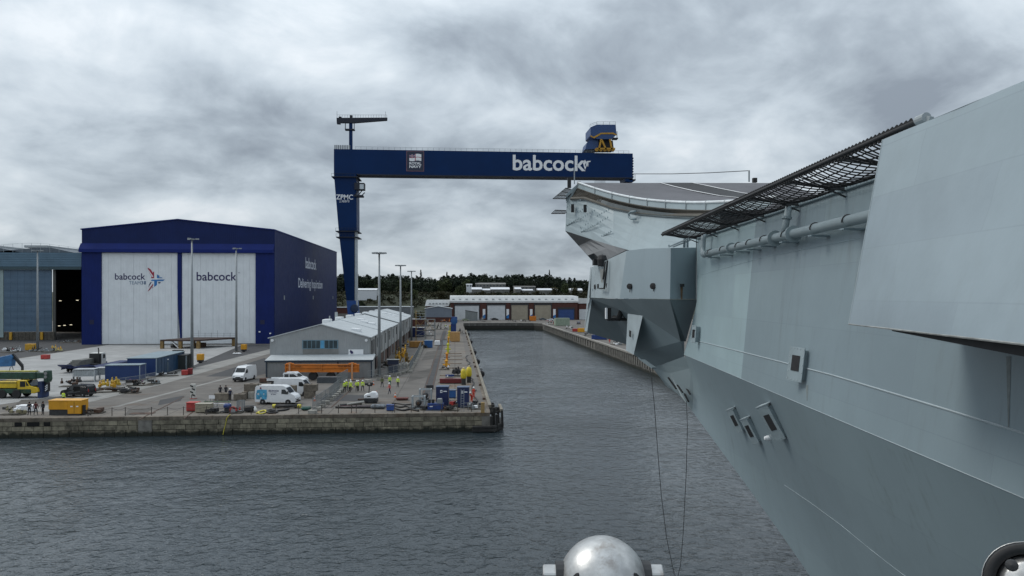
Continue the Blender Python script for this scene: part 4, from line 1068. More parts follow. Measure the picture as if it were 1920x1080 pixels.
# --- sponson ahead
tops = {'a0': (1109, 501, 76), 'a1': (1175, 470, 66), 'b': (1210, 466, 62), 'c': (1258, 465, 57), 'd': (1306, 464, 58.6)}
bots = {'a0': (1105, 558, 76), 'a1': (1162, 560, 66), 'b': (1202, 560, 62), 'c': (1256, 561, 57), 'd': (1308, 561, 58.6)}
def flat4(k0, k1):                    # depth of the lower corner k0 that keeps the plate plane
    n_ = (S(*tops[k0]) - S(*tops[k1])).cross(S(*bots[k1]) - S(*tops[k1])); e_ = Vector((0, 0, CAMZ)); px, py, _ = bots[k0]; r = C(px, py, 1) - e_
    bots[k0] = (px, py, (S(*tops[k1]) - e_).dot(n_) / r.dot(n_) / SS)
flat4('b', 'c'); flat4('a1', 'b'); flat4('a0', 'a1')
def quadS(a, b, c, d, m, nm='sponson_plate'):
    return MB().poly([S(*a), S(*b), S(*c), S(*d)]).build(nm, m, ship, world=True, fix=False)
SPB = M('sponson_lit', (.36, .42, .44), .42, 0, .10, .5, streak=.6, stain=(.22, .24, .23))  # lighter copy of the sponson paint: light on left-forward faces painted in
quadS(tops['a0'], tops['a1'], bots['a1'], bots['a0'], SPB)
quadS(tops['a1'], tops['b'], bots['b'], bots['a1'], SPN); quadS(tops['b'], tops['c'], bots['c'], bots['b'], SPN); quadS(tops['c'], tops['d'], bots['d'], bots['c'], SPN)
MB().poly([S(*tops[k]) for k in ('a0', 'a1', 'b', 'c', 'd')] + [S(1330, 464, 64), S(1250, 480, 76)]).build('sponson_top', SPN, ship, world=True, fix=False)
UND = M('sponson_under_shade', (.165, .205, .22), .5, 0, .06, .3)  # sponson paint darkened: shade of the undersides put into the colour
w = MB()
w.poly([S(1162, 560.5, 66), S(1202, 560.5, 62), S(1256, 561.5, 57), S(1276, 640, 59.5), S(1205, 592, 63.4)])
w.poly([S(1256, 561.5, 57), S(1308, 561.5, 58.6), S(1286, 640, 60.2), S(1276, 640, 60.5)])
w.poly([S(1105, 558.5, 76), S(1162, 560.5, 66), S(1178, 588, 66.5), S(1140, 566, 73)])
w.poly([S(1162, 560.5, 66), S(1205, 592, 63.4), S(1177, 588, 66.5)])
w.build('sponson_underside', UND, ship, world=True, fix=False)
w = MB()     # body below: recess back wall, post and side, lit and shaded by their colours
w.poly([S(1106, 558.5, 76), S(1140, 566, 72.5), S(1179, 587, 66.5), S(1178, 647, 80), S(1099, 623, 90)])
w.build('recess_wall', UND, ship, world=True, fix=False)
w = MB(); w.poly([S(1096, 620, 77.5), S(1106, 558, 76.2), S(1110, 558.5, 76), S(1101, 622, 76.6)]); w.poly([S(1105, 558, 76), S(1109, 501, 76), S(1107, 501, 78), S(1095, 620, 78)])
w.build('recess_jamb', SPB, ship, world=True, fix=False)
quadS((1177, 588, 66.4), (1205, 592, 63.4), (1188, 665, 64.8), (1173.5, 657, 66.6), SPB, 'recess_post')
MB().poly([S(1177, 588, 66.4), S(1173.5, 657, 66.6), S(1176, 656, 71), S(1178, 588, 71)]).build('recess_cheek', SPN, ship, world=True, fix=False)
w = MB(); w.poly([S(1205, 592, 63.4), S(1276, 640, 59.5), S(1283, 640, 60), S(1283, 668, 62), S(1265, 690, 66), S(1240, 690, 68.5), S(1222, 686, 70), S(1188, 665, 71)])
w.build('sponson_skirt', M('sponson_skirt', (.245, .305, .325), .48, 0, .06, .3), ship, world=True, fix=False)  # skirt darkened a little too, its shade put into the colour
for x in (1181.5, 1187.5):
    MB().poly([S(x - 1.8, 619, 65.3), S(x + 2.2, 620.5, 65.0), S(x + 1.8, 633, 65.0), S(x - 2.2, 630.5, 65.3)]).build('port_hole', BLK, ship, world=True, fix=False)
w = MB(); rg = random.Random(9)
base = S(1160, 590, 70)
w.cbox(base + Vector((-.75, 0, .05)), (.3, .4, .9)); w.cbox(base + Vector((0, .2, -.35)), (1.6, .5, .2)); w.cyl(base + Vector((0, 0, -.3)), base + Vector((.3, -.3, .7)), .2, 8); w.cyl(base + Vector((.3, 0, .3)), base + Vector((1.1, -.2, .3)), .15, 8); w.lathe(base + Vector((.75, -.1, -.1)), [(.1, -.4), (.35, -.2), (.35, .2), (.1, .4)], 10)
w.cyl(base + Vector((-.3, 0, .5)), base + Vector((.1, .3, 1.9)), .08, 6); w.cyl(base + Vector((0.1, .2, -.3)), base + Vector((.1, 2.2, -.3)), .2, 6)
w.build('mooring_gear', BLK, ship, world=True)
MB().cbox(base + Vector((-.95, -.1, .1)), (.12, .3, .8)).build('gear_plate', LETW, ship, world=True)
# face A fittings
w = MB(); w.poly([S(1124, 505, 72.6), S(1134, 503.5, 71.2), S(1130, 530, 71.6), S(1127.5, 530, 72)]); w.build('chute', M('chute_grey', (.22, .23, .22), .6), ship, world=True, fix=False)
w = MB(); w.beam(S(1139, 488, 70.4), S(1133, 540, 70.6), .12, .12); w.beam(S(1135, 490, 71), S(1130.5, 524, 71.3), .08, .08); w.beam(S(1124.5, 541, 72.2), S(1133, 541, 70.6), .1, .1); w.build('davit_frame', BLK, ship, world=True)
for x, y in ((1115, 538), (1121, 537), (1137.5, 535.5)):
    d = 76 - (x - 1109) / 66 * 10 - .4; MB().poly([S(x - 1.5, y - 4, d), S(x + 1.5, y - 5, d - .35), S(x + 1.5, y + 4, d - .35), S(x - 1.5, y + 4, d)]).build('port_hole', BLK, ship, world=True, fix=False)
w = MB(); d = 74.2; w.cbox(S(1124, 492, 73.5), (1.0, .6, .45)); w.lathe(S(1129, 489, 72.5), [(.35, -.4), (.4, .1), (.3, .4), (.01, .5)], 10); w.build('life_raft', BLK, ship, world=True)
for x, y, d, hh in ((1181, 537, 64.9, 2.4), (1225, 536.5, 60.1, 2.4)):
    MB().lathe(S(x, y, d - .1), [(.01, -.12), (.20, -.1), (.20, .1), (.01, .12)], 12, axis=tuple((-FW - RT * .9))).build('scupper', BLK, ship, world=True)
RST = M('rust_streak', (.12, .075, .04), .8, 0, .4, 3)
for x, y0, y1, d, wd in ((1181, 539, 548, 64.85, .8), (1225, 539, 546, 60.05, .7), (1278, 536, 561, 57.2, 2.4)):
    MB().poly([S(x - wd, y0, d), S(x + wd, y0, d), S(x + wd * .7, y1, d), S(x - wd * .7, y1, d)]).build('rust_streak', RST, ship, world=True, fix=False)
MB().cbox(S(1279, 535, 57.1), (.22, .2, .18)).build('scupper', BLK, ship, world=True)
w = MB()
for k in range(16):
    x = 1111 + k * 3.2; d = 76 - (x - 1109) / 66 * 10 - .2; w.beam(S(x, 545, d), S(x + .2, 541, d), .09, .09)
w.build('weld_tab', SPN, ship, world=True)

# --- bow wall, chin, ramp
TOPL = [(1063, 372, 91), (1100, 371, 88), (1150, 388, 83), (1200, 398, 77), (1250, 402, 71), (1310, 403, 64), (1350, 402, 60)]
BOTL = [(1060, 433, 91), (1110, 449, 85), (1150, 461, 79.5), (1175, 468, 76), (1245, 486, 68), (1310, 490, 62), (1350, 490, 60)]
rows = []
for k in range(6):
    f = k / 5.0; rows.append([S(*a).lerp(S(*b), f) for a, b in zip(TOPL, BOTL)])
MB().grid(rows).build('bow_side', HULB, ship, world=True, fix=False)
CHN = M('chin_shade', (.13, .135, .14), .6, 0, .06, .4, streak=.15, stain=(.11, .11, .11))  # dark tone carries the shade of the down-facing chin
rows = []
for k in range(5):
    f = k / 4.0; A = [S(*q) for q in ((1060, 433, 91), (1110, 449, 85), (1150, 461, 79.5), (1176, 468, 76))]; B = [S(*q) for q in ((1060.5, 434, 91), (1085, 461, 91.2), (1102, 479, 84), (1118, 497, 82))]
    rows.append([a.lerp(b, f) for a, b in zip(A, B)])
rows[-1][-1] = S(1118, 497, 92)
MB().grid(rows).build('chin', CHN, ship, world=True, fix=False)
MB().poly([S(1060.5, 434, 91), S(1118, 497, 92), SF(26, 92, 2), SF(30, 91, 8)]).build('chin', CHN, ship, world=True, fix=False)
MB().poly([S(1060, 433, 91), S(1063, 372, 91), SF(33, 91, 11), SF(30, 91, 8)]).build('bow_front', HULB, ship, world=True, fix=False)
EDGE = [(1085, 343, 90), (1110, 352, 87), (1150, 364, 82), (1200, 374, 76), (1250, 379, 70), (1300, 381, 65), (1345, 380, 60), (1400, 377, 54), (1460, 370, 47)]
PR = [((px - 960) / FPX * d, d, (HZ - py) / FPX * d) for px, py, d in EDGE]
def rz(d):
    for (x0, d0_, z0), (x1, d1_, z1) in zip(PR, PR[1:]):
        if d1_ <= d <= d0_: return z0 + (z1 - z0) * (d - d0_) / (d1_ - d0_)
    return PR[0][2] if d > 90 else PR[-1][2]
def rx(d):
    for (x0, d0_, z0), (x1, d1_, z1) in zip(PR, PR[1:]):
        if d1_ <= d <= d0_: return x0 + (x1 - x0) * (d - d0_) / (d1_ - d0_)
    return PR[0][0] if d > 90 else PR[-1][0]
dl = [90 - 43 * i / 43 for i in range(44)]
zs_ = [rz(d) for d in dl]
for _ in range(6): zs_ = [zs_[0]] + [(zs_[i - 1] + zs_[i] * 2 + zs_[i + 1]) / 4 for i in range(1, 43)] + [zs_[-1]]
xs_ = [rx(d) for d in dl]
for _ in range(6): xs_ = [xs_[0]] + [(xs_[i - 1] + xs_[i] * 2 + xs_[i + 1]) / 4 for i in range(1, 43)] + [xs_[-1]]
MB().grid([[SF(x, d, z) for x, d, z in zip(xs_, dl, zs_)], [SF(33.5, d, z) for d, z in zip(dl, zs_)]]).build('ramp', DKG, ship, world=True, smooth=True, fix=False)
MB().grid([[SF(33.5, d, z) for d, z in zip(dl, zs_)], [SF(33.5, d, 2) for d in dl]]).build('ramp_starboard_side', HUL, ship, world=True, fix=False)
MB().poly([SF(xs_[-1], 47, zs_[-1]), SF(33.5, 47, zs_[-1]), SF(34, 42, ZD), SF(14, 42, ZD)]).build('ramp_foot', DKG, ship, world=True, fix=False)
def ramp_hit(px, py):
    cx, cz = (px - 960) / FPX, (HZ - py) / FPX; best = None
    for i in range(43):
        for k in range(10):
            f = k / 10; d = dl[i] + (dl[i + 1] - dl[i]) * f; z = zs_[i] + (zs_[i + 1] - zs_[i]) * f; e_ = abs(cz * d - z)
            if d > 55 and (best is None or e_ < best[0] - .01): best = (e_, d, z)
    return cx * best[1], best[1], best[2]
def deckstrip(la, lb, m, nm, up):
    A = [ramp_hit(*q) for q in la]; B = [ramp_hit(*q) for q in lb]
    MB().grid([[SF(a, b, c + up) for a, b, c in A], [SF(a, b, c + up) for a, b, c in B]]).build(nm, m, ship, world=True, fix=False)
l1 = [(1238, 342), (1265, 350), (1300, 358), (1350, 367.5), (1392, 372)]
l2 = [(1298, 342), (1325, 348), (1352, 354), (1390, 361.5), (1415, 365.5)]
deckstrip(l1, l2, DKB, 'runway_band', .03)
deckstrip([(x - 3, y + .4) for x, y in l1], [(x + 1, y + .1) for x, y in l1], DKW, 'runway_line', .06)
deckstrip([(x - 3, y + .4) for x, y in l2], [(x + 1, y + .1) for x, y in l2], DKW, 'runway_line', .06)
edge = [SF(x - .05, d, z + .05) for x, d, z in zip(xs_, dl, zs_)]
MB().tube(edge, .10, 6).build('deck_edge_tube', M('edge_white', (.66, .69, .70), .4), ship, world=True, smooth=True)
MB().grid([[SF(x - .05, d, z) for x, d, z in zip(xs_, dl, zs_)], [SF(x - .12, d, z - .68) for x, d, z in zip(xs_, dl, zs_)]]).build('coaming', HULB, ship, world=True, fix=False)
MB().poly([SF(xs_[0], 90, zs_[0]), SF(xs_[0] - 1.5, 90.6, zs_[0] - 1.3), SF(xs_[0] - 1.5, 90.8, zs_[0] - 2.2), SF(xs_[0] - .1, 90.3, zs_[0] - .7)]).build('coaming', HULB, ship, world=True, fix=False)
MB().poly([SF(xs_[0] - 1.5, 90.8, zs_[0] - 2.3), SF(xs_[0], 90, zs_[0]), SF(33.5, 90, zs_[0]), SF(33.5, 91, 11)]).build('bow_front', HULB, ship, world=True, fix=False)
w = MB()
for i in range(0, 34, 4):
    p = SF(xs_[i] - .15, dl[i], zs_[i] - .68); w = MB(); w.tube([p, p + Vector((0, 0, .62)), p + Vector((.05, 0, .68)), p + Vector((.3, 0, .68))], .035, 6); w.build('stanchion', M('stanchion_grey', (.30, .33, .34), .5), ship, world=True)
# catwalk net along the ramp
NETB = M('net_brown', (.052, .046, .036), .9)
INN = [SF(x - .15, d, z - .68) for x, d, z in zip(xs_, dl, zs_)]
def toplp(d):
    pts = [((px - 960) / FPX * q, q, (HZ - py) / FPX * q) for px, py, q in TOPL]
    for a, b in zip(pts, pts[1:]):
        if b[1] <= d <= a[1]:
            k = (d - a[1]) / (b[1] - a[1]); return tuple(u + (v_ - u) * k for u, v_ in zip(a, b))
    return pts[0] if d > pts[0][1] else pts[-1]
OUT_ = []
for i, d in enumerate(dl):
    t_ = toplp(min(90, d + 1.0)); OUT_.append(SF(t_[0] - .25, d + .9, t_[2] + .05))
w = MB()
for k in range(8):
    f = k / 7.0; w.tube([a.lerp(b, f) for a, b in zip(INN[:31], OUT_[:31])], .07 if k in (0, 7) else .04, 4)
for i in range(0, 31):
    for h_ in (0, .5):
        if i == 30 and h_: continue
        a = INN[i].lerp(INN[min(30, i + 1)], h_); b = OUT_[i].lerp(OUT_[min(30, i + 1)], h_); w.beam(a, b, .09 if i % 3 == 0 and not h_ else .04, .06)
w.build('catwalk_net', NETB, ship, world=True, fix=False)
MB().tube([p - Vector((0, 0, .06)) for p in OUT_[:31]], .12, 6).build('catwalk_rail', M('catwalk_edge', (.14, .13, .11), .7), ship, world=True)
MB().grid([[p - Vector((0, 0, .25)) for p in INN[:31]], [p - Vector((0, 0, .25)) for p in OUT_[:31]]]).build('catwalk_floor', M('catwalk_floor', (.24, .26, .26), .8), ship, world=True, fix=False)
def net_frame(q, n1, n2, nm):
    A, B, Cc, Dd = [S(*t_) for t_ in q]; w = MB()
    for k in range(n1 + 1): f = k / n1; w.beam(A.lerp(B, f), Dd.lerp(Cc, f), .10 if k in (0, n1) else .035, .06)
    for k in range(n2 + 1): f = k / n2; w.beam(A.lerp(Dd, f), B.lerp(Cc, f), .12 if k in (0, n2) else .07, .07)
    w.build(nm, ROPE, ship, world=True, fix=False)
net_frame([(1037, 372.5, 92), (1062, 373, 90.5), (1076, 357, 90.5), (1061, 352.5, 92)], 9, 3, 'bow_net')
net_frame([(1034, 400.5, 92), (1059, 400.5, 91), (1066, 395, 91), (1041, 394, 92)], 9, 1, 'bow_net')
MB().cbox(S(1067.3, 343, 90.5), (.32, .32, .95)).build('signal_box', BLK, ship, world=True)
MB().beam(S(1077, 345, 89), S(1077, 315, 89), .09, .09).build('jack_staff', M('stanchion_grey'), ship, world=True)
MB().beam(S(1404.5, 341, 75), S(1404.5, 319.5, 75), .10, .10).build('pole', M('stanchion_grey'), ship, world=True)
MB().tube([S(1404.5, 320, 75), S(1330, 324, 79), S(1260, 326, 83), S(1185, 326, 88)], .03, 4).build('aerial_wire', STEELD, ship, world=True)
MB().cbox(S(1415, 338, 74), (.3, .3, .35)).build('signal_box', BLK, ship, world=True)
for x in (1073.5, 1097):
    d = 91 - (x - 1060) / 50 * 6 - .25; A, B = S(x, 383 + (x > 1080), d), S(x, 398, d); MB().beam(A, B, .26, .26).build('vent_slot', BLK, ship, world=True)
w = MB(); rg = random.Random(4)                  # foot rungs welded on the bow plating
for x0, y0, n_, dx, dy in ((1064, 388, 7, 4, -2.2), (1080, 401, 6, 4, -2.6), (1089, 410, 7, 4.3, -2.6), (1120, 405, 6, 4.2, -2.4), (1121, 418, 5, 4.6, -2.6), (1098, 421, 2, 4.5, -2), (1088, 427, 1, 4, -2), (1062, 422, 6, 4.4, -2.3), (1090, 434, 8, 4.2, -2.0), (1124, 445, 6, 4.2, -2.2)):
    for k in range(n_):
        x, y = x0 + dx * k, y0 + dy * k; d = 91 - (x - 1060) / 50 * 6 - .18; w.cbox(S(x, y, d + .12), (.07, .07, .14))
tag(w.build('foot_rung', HULB, ship, world=True), kind='stuff')
for A_, B_ in (((1062, 423), (1087, 408)), ((1089, 435), (1123, 419)), ((1124, 446), (1147, 434))):
    d0_, d1_ = 91 - (A_[0] - 1060) / 50 * 6 - .15, 91 - (B_[0] - 1060) / 50 * 6 - .15
    MB().beam(S(*A_, d0_ + .1), S(*B_, d1_ + .1), .05, .05).build('plate_seam', HULB, ship, world=True)
w = MB(); w.tube([S(1192, 396, 76.3), S(1183, 397, 77.2), S(1179, 401, 77.6), S(1179, 406, 77.6), S(1183, 410, 77.2), S(1192, 411, 76.3)], .085, 8); w.build('vent_pipe', HUL, ship, world=True, smooth=True)

# --- near safety net
def railp(d): k = (d - 20) / (57.7 - 20); return Vector((10.96 + .69 * k, d, 4.7))
def rootp(d): return Vector((deckx(d) - .05, d, ZD - .05))
BAYS = [20.2, 25.4, 30.6, 35.8, 41.0, 46.2, 51.5, 57.3]
nr = MB().tube([SF(*railp(19.9)), SF(*railp(57.6))], .055, 8).build('net_rail', M('rail_dark', (.035, .036, .038), .7), ship, world=True, smooth=True)
w = MB(); d = 20.3; k = 0
while d < 57.3:                                # lashing wound round the rail
    p = SF(*railp(d)); a = Vector((0, 0, .085)); w.beam(p - a + RT * .02, p + a + FW * .10, .035, .16); d += .26
tag(w.build('lashing', ROPE, nr, world=True, fix=False), kind='stuff')
for b0, b1 in zip(BAYS, BAYS[1:]):
    w = MB(); nu, nv = 17, 8
    def np_(u, v):
        d = b0 + (b1 - b0) * u; r0, r1 = railp(d), rootp(d); p = r0.lerp(r1, v); sag = .30 * math.sin(math.pi * u) ** .8 * math.sin(math.pi * v) + .06 * math.sin(math.pi * v)
        p.z -= sag; p.y += .06 * math.sin(v * 9 + u * 31); return SF(*p)
    for i in range(nu + 1):
        w.tube([np_(i / nu, j / 8.0) for j in range(9)], .021, 4, cap=False)
    for j in range(1, nv):
        w.tube([np_(i / 12.0, j / nv + .012 * math.sin(i * 2.1 + j)) for i in range(13)], .021, 4, cap=False)
    w.build('net_panel', ROPE, nr, world=True, fix=False)
for b in BAYS:
    r0, r1 = railp(b), rootp(b); w = MB()
    w.beam(SF(*r0), SF(*(r1 + Vector((.1, 0, -.1)))), .14, .10); w.beam(SF(*r0.lerp(r1, .55)), SF(r1.x, b, r1.z - .4), .05, .05)
    w.build('net_arm', M('rail_dark'), nr, world=True)
w = MB(); p = SF(*railp(19.7)); w.cyl(p - FW * .12, p + FW * .2, .10, 12); p2 = C(1746, 224.5, 15.2); w.beam(p, p2, .12, .13); w.cyl(p.lerp(p2, .35), p.lerp(p2, .5), .085, 10); w.build('rail_end_fitting', M('stanchion_grey'), nr, world=True)
MB().tube([SF(deckx(d) - .06, d, ZD - .12) for d in (14, 27, 40, 57.4)], .07, 6).build('deck_edge_bar', HUL, ship, world=True)

# --- pipe run on the hull side
PIPE = M('pipe_grey', (.27, .33, .345), .4, 0, .08, .8, streak=.2)
def pp(d): return Vector((sidex(d, 2.85) - .60, d, 2.85 + .012 * math.sin(d)))
pipe = MB().tube([SF(*pp(d)) for d in (16, 22, 27, 32, 39, 46, 52.4)], .175, 14).build('pipe', PIPE, ship, world=True, smooth=True)
e0 = pp(52.4); MB().tube([SF(*(e0 + Vector((0, -.3, 0)))), SF(*(e0 + Vector((0, .35, .08)))), SF(*(e0 + Vector((.05, .6, .5)))), SF(*(e0 + Vector((.1, .65, 1.1)))), SF(*(e0 + Vector((.25, .65, 1.75))))], .15, 10).build('pipe_elbow', PIPE, ship, world=True, smooth=True)
for d, rr, th_ in ((23.5, .27, .10), (34.6, .31, .10), (37.2, .31, .10), (45.3, .27, .10), (51.2, .22, .08)):
    p = SF(*pp(d)); dv = (SF(*pp(d + 1)) - p).normalized(); MB().cyl(p - dv * th_ / 2, p + dv * th_ / 2, rr, 16).build('flange', PIPE, pipe, world=True)
for d in (24.7, 28.6, 31.9, 35.6, 38.9, 41.4, 43.6, 47.2, 50.5):
    p = pp(d); q = sidex(d, p.z); w = MB(); w.beam(SF(p.x - .26, d, p.z - .30), SF(q + .05, d, p.z - .32), .30, .045)
    o = w.build('pipe_bracket', HUL, pipe, world=True)
    w = MB(); ring = [SF(p.x + .26 * math.cos(a), d, p.z + .26 * math.sin(a)) for a in [math.pi * k / 8 - .2 for k in range(10)]]; w.tube(ring, .022, 5); w.build('clamp', STEELD, pipe, world=True)
rp = pp(35.9); MB().tube([SF(rp.x, 35.9, rp.z), SF(rp.x + .08, 35.9, rp.z + .55), SF(rp.x + .25, 35.9, rp.z + 1.45)], .13, 10).build('riser', PIPE, pipe, world=True, smooth=True)
MB().cyl(SF(rp.x + .13, 35.9, rp.z + .85), SF(rp.x + .15, 35.9, rp.z + .97), .19, 12).build('flange', PIPE, pipe, world=True)
w = MB(); w.beam(S(1254, 463, 57), S(1292, 447, 54), .06, .06); w.beam(S(1254, 463, 57), S(1254.5, 459, 57), .06, .06); w.beam(S(1262, 463, 57), S(1294, 450.5, 54), .06, .06); w.beam(S(1283, 464, 55.5), S(1283.5, 445, 55.5), .12, .12); w.beam(S(1289, 464, 55), S(1289, 446, 55), .10, .10); w.build('gangway_rail', HUL, ship, world=True)

# --- seams and vents on the side
def sline(pts, out, r_, m, nm):
    P = []
    for a, b in zip(pts, pts[1:]):
        for k in range(6): P.append((a[0] + (b[0] - a[0]) * k / 6, a[1] + (b[1] - a[1]) * k / 6))
    P.append(pts[-1]); MB().tube([SF(*side_hit(x, y, out)) for x, y in P], r_, 5).build(nm, m, ship, world=True)
SEAM = M('seam_pale', (.40, .46, .48), .4, 0, .08, 1)
sline([(1312, 640), (1400, 662), (1560, 703), (1760, 763), (1935, 817)], .01, .024, SEAM, 'rubbing_bar')
sline([(1315, 515), (1430, 483), (1612, 447)], .0, .012, HULP, 'plate_seam')
MB().tube([SF(knx(d) - .0, d, ZK) for d in (4, 17.6, 30, 45, 60)], .011, 5).build('knuckle_bar', SEAM, ship, world=True)
# weld line low on the flare
def flare_at(kd, f): 
    i = min(35, max(0, int((kd - 4) / 56 * 36))); u = (kd - 4) / 56 * 36 - i; g_ = min(7, int(f * 8)); v = f * 8 - g_
    a = fl_rows[g_][i].lerp(fl_rows[g_][i + 1], u); b = fl_rows[g_ + 1][i].lerp(fl_rows[g_ + 1][i + 1], u); return a.lerp(b, v)

STK = M('drip_stain', (.185, .215, .215), .6, 0, .15, 4, streak=.8, stain=(.14, .145, .12))
for x0, x1, ya, yb in ((1887, 1896, 668, 806), (1511, 1516, 722, 752)):
    rows = [[SF(*side_hit(x, ya + (yb - ya) * k / 10, .008)) for x in ((x0 + x1) / 2 - (x1 - x0) / 2 * (1 - k / 13), (x0 + x1) / 2 + (x1 - x0) / 2 * (1 - k / 13))] for k in range(11)]
    MB().grid(rows).build('drip_stain', STK, ship, world=True, fix=False)
FRM = M('vent_frame', (.27, .33, .35), .45, 0, .1, 2); GRL = M('vent_grille', (.03, .03, .032), .6)
def ship_vent(c, rv, uv, nv, wd, ht, dp, hood=False):
    c, rv, uv, nv = Vector(c), Vector(rv).normalized(), Vector(uv).normalized(), Vector(nv).normalized(); rot = Matrix((rv, nv, uv)).transposed()
    o = MB().cbox(c + nv * dp / 2, (wd, dp, ht), rot=rot).build('vent_box', FRM, ship, world=True, bev=.012)
    MB().cbox(c + nv * (dp + .012), (wd * 1.22, .024, ht * 1.14), rot=rot).build('flange_plate', FRM, o, world=True)
    MB().cbox(c + nv * (dp + .030) + uv * ht * .03, (wd * .62, .012, ht * .52), rot=rot).build('grille', GRL, o, world=True)
    w = MB()
    for k in range(7): w.cbox(c + nv * (dp + .040) + rv * wd * .62 * (k / 6.0 - .5) * .94 + uv * ht * .03, (.012, .012, ht * .52), rot=rot)
    w.build('grille_bars', M('grille_bar', (.05, .05, .052), .6), o, world=True)
    w = MB()
    for sx in (-1, 1):
        for k in range(5): w.cbox(c + nv * (dp + .03) + rv * sx * wd * .54 + uv * ht * (k / 4.0 - .5), (.03, .02, .03), rot=rot)
    for k in range(1, 4):
        for sz_ in (-1, 1): w.cbox(c + nv * (dp + .03) + rv * wd * (k / 4.0 - .5) + uv * ht * .52 * sz_, (.03, .02, .03), rot=rot)
    w.build('bolts', SEAM, o, world=True)
    if hood: MB().cbox(c + nv * dp * .55 + uv * ht * .6, (wd * 1.3, dp * 1.25, .03), rot=rot).build('hood', SEAM, o, world=True)
def side_vent(px, py, hpx, ratio, dp):
    q = side_hit(px, py, 0); c = SF(*q); ht = hpx / FPX * q[1] * SS
    fwd = (SF(sidex(q[1] + 1, q[2]), q[1] + 1, q[2]) - c).normalized()
    up = (SF(sidex(q[1], q[2] + 1), q[1], q[2] + 1) - c).normalized(); nrm = up.cross(fwd).normalized()
    if nrm.dot(RT) > 0: nrm = -nrm
    nrm = (nrm - FW * .35).normalized(); rv = up.cross(nrm).normalized()
    ship_vent(c, -rv, up, nrm, ht * ratio, ht, dp)
side_vent(1506, 684, 56, .62, .30); side_vent(1311, 627, 29, .42, .35)
def flare_hit(px, py):
    best = None
    for i in range(160):
        for j in range(60):
            p = flare_at(20 + 40 * i / 160, j / 60.0 * .8); v = p - Vector((0, 0, CAMZ)); d = v.dot(FW); x = 960 + FPX * v.dot(RT) / d; y = HZ - FPX * v.z / d; e_ = (x - px) ** 2 + (y - py) ** 2
            if best is None or e_ < best[0]: best = (e_, 20 + 40 * i / 160, j / 60.0 * .8, d)
    return best
WP = []
for px, py in ((1470, 908), (1520, 942), (1580, 986), (1640, 1032), (1700, 1079), (1740, 1112)):
    _, kd, f, dep = flare_hit(px, py); WP.append(flare_at(kd, f) - RT * .005)
MB().tube(WP, .008, 5).build('weld_line', SEAM, ship, world=True)
for px, py, hpx, rt_ in ((1387, 787, 40, .5), (1414, 804, 44, .5), (1455, 789, 60, .58)):
    _, kd, f, dep = flare_hit(px, py); c = flare_at(kd, f); up = (flare_at(kd, max(0, f - .05)) - flare_at(kd, f + .05)).normalized(); fw_ = (flare_at(kd + 1, f) - flare_at(kd - 1, f)).normalized(); nrm = up.cross(fw_).normalized()
    if nrm.dot(RT) > 0: nrm = -nrm
    nrm = (nrm - FW * .3).normalized(); rv = up.cross(nrm).normalized(); up = nrm.cross(rv); 
    if up.z < 0: up = -up
    ht = hpx / FPX * dep; ship_vent(c, rv, up, nrm, ht * rt_, ht, .26, True)
_, kd, f, dep = flare_hit(1444, 822); c = flare_at(kd, f); MB().lathe(c, [(.12, -.1), (.12, .1), (.08, .22), (.01, .24)], 10, axis=tuple(-RT)).build('lamp', LETW, ship, world=True)
w = MB(); kd0 = flare_hit(1335, 735); 
# --- near plate at the right edge
pb0, pt0 = CF(8.2 * .9, 18 * .9, -.70 * .9), CF(9.02 * .9, 18 * .9, 3.78 * .9)
dirv = (C(1920, 645, 10.6 * .9) - pb0); dirt = (CF(960 / FPX * 13.07 * .9, 13.07 * .9, 3.78 * .9) - pt0)
dirv.z = 0; dirt.z = 0
pb1 = pb0 + dirv * 1.55; pt1 = pt0 + dirt * 2.6
rows = []
NP = 12
for k in range(9):
    f = k / 8.0; a, b = pb0.lerp(pt0, f), pb1.lerp(pt1, f); row = []
    for i in range(NP + 1):
        q = a.lerp(b, i / NP); row.append(q - RT * (.030 * math.sin(math.pi * ((f * 4) % 1)) * (1 if 0 < i else 0) + .012 * math.sin(i * 1.7)))
    rows.append(row)
np2 = MB().grid(rows); np2.build('side_plate', PLT, ship, world=True, smooth=True, fix=False)
inn = RT * 6 + FW * 1.0
MB().poly([pb0, pt0, pt0 + inn, pb0 + inn]).build('side_plate_end', PLT, ship, world=True, fix=False)
MB().poly([pt0, pt1, pt1 + inn, pt0 + inn]).build('side_plate_top', PLT, ship, world=True, fix=False)
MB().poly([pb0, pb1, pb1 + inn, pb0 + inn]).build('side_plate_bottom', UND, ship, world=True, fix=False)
MB().tube([pb0, pt0], .012, 5).build('plate_edge', SEAM, ship, world=True)
MB().tube([pb0 + Vector((0, 0, -.01)), pb1 + Vector((0, 0, -.01))], .018, 5).build('plate_lip', M('lip_rusty', (.26, .27, .26), .6, 0, .3, 3), ship, world=True)
lp0, lp1 = pb0.lerp(pb1, .2) + RT * .12, pb1 + RT * .25
MB().extr([lp0, lp1, lp1 + Vector((0, 0, -.32)), lp0 + Vector((0, 0, -.06))], RT * 2).build('plate_gap_shade', BLK, ship, world=True)  # black slab added to stand for the shadow gap under the plate

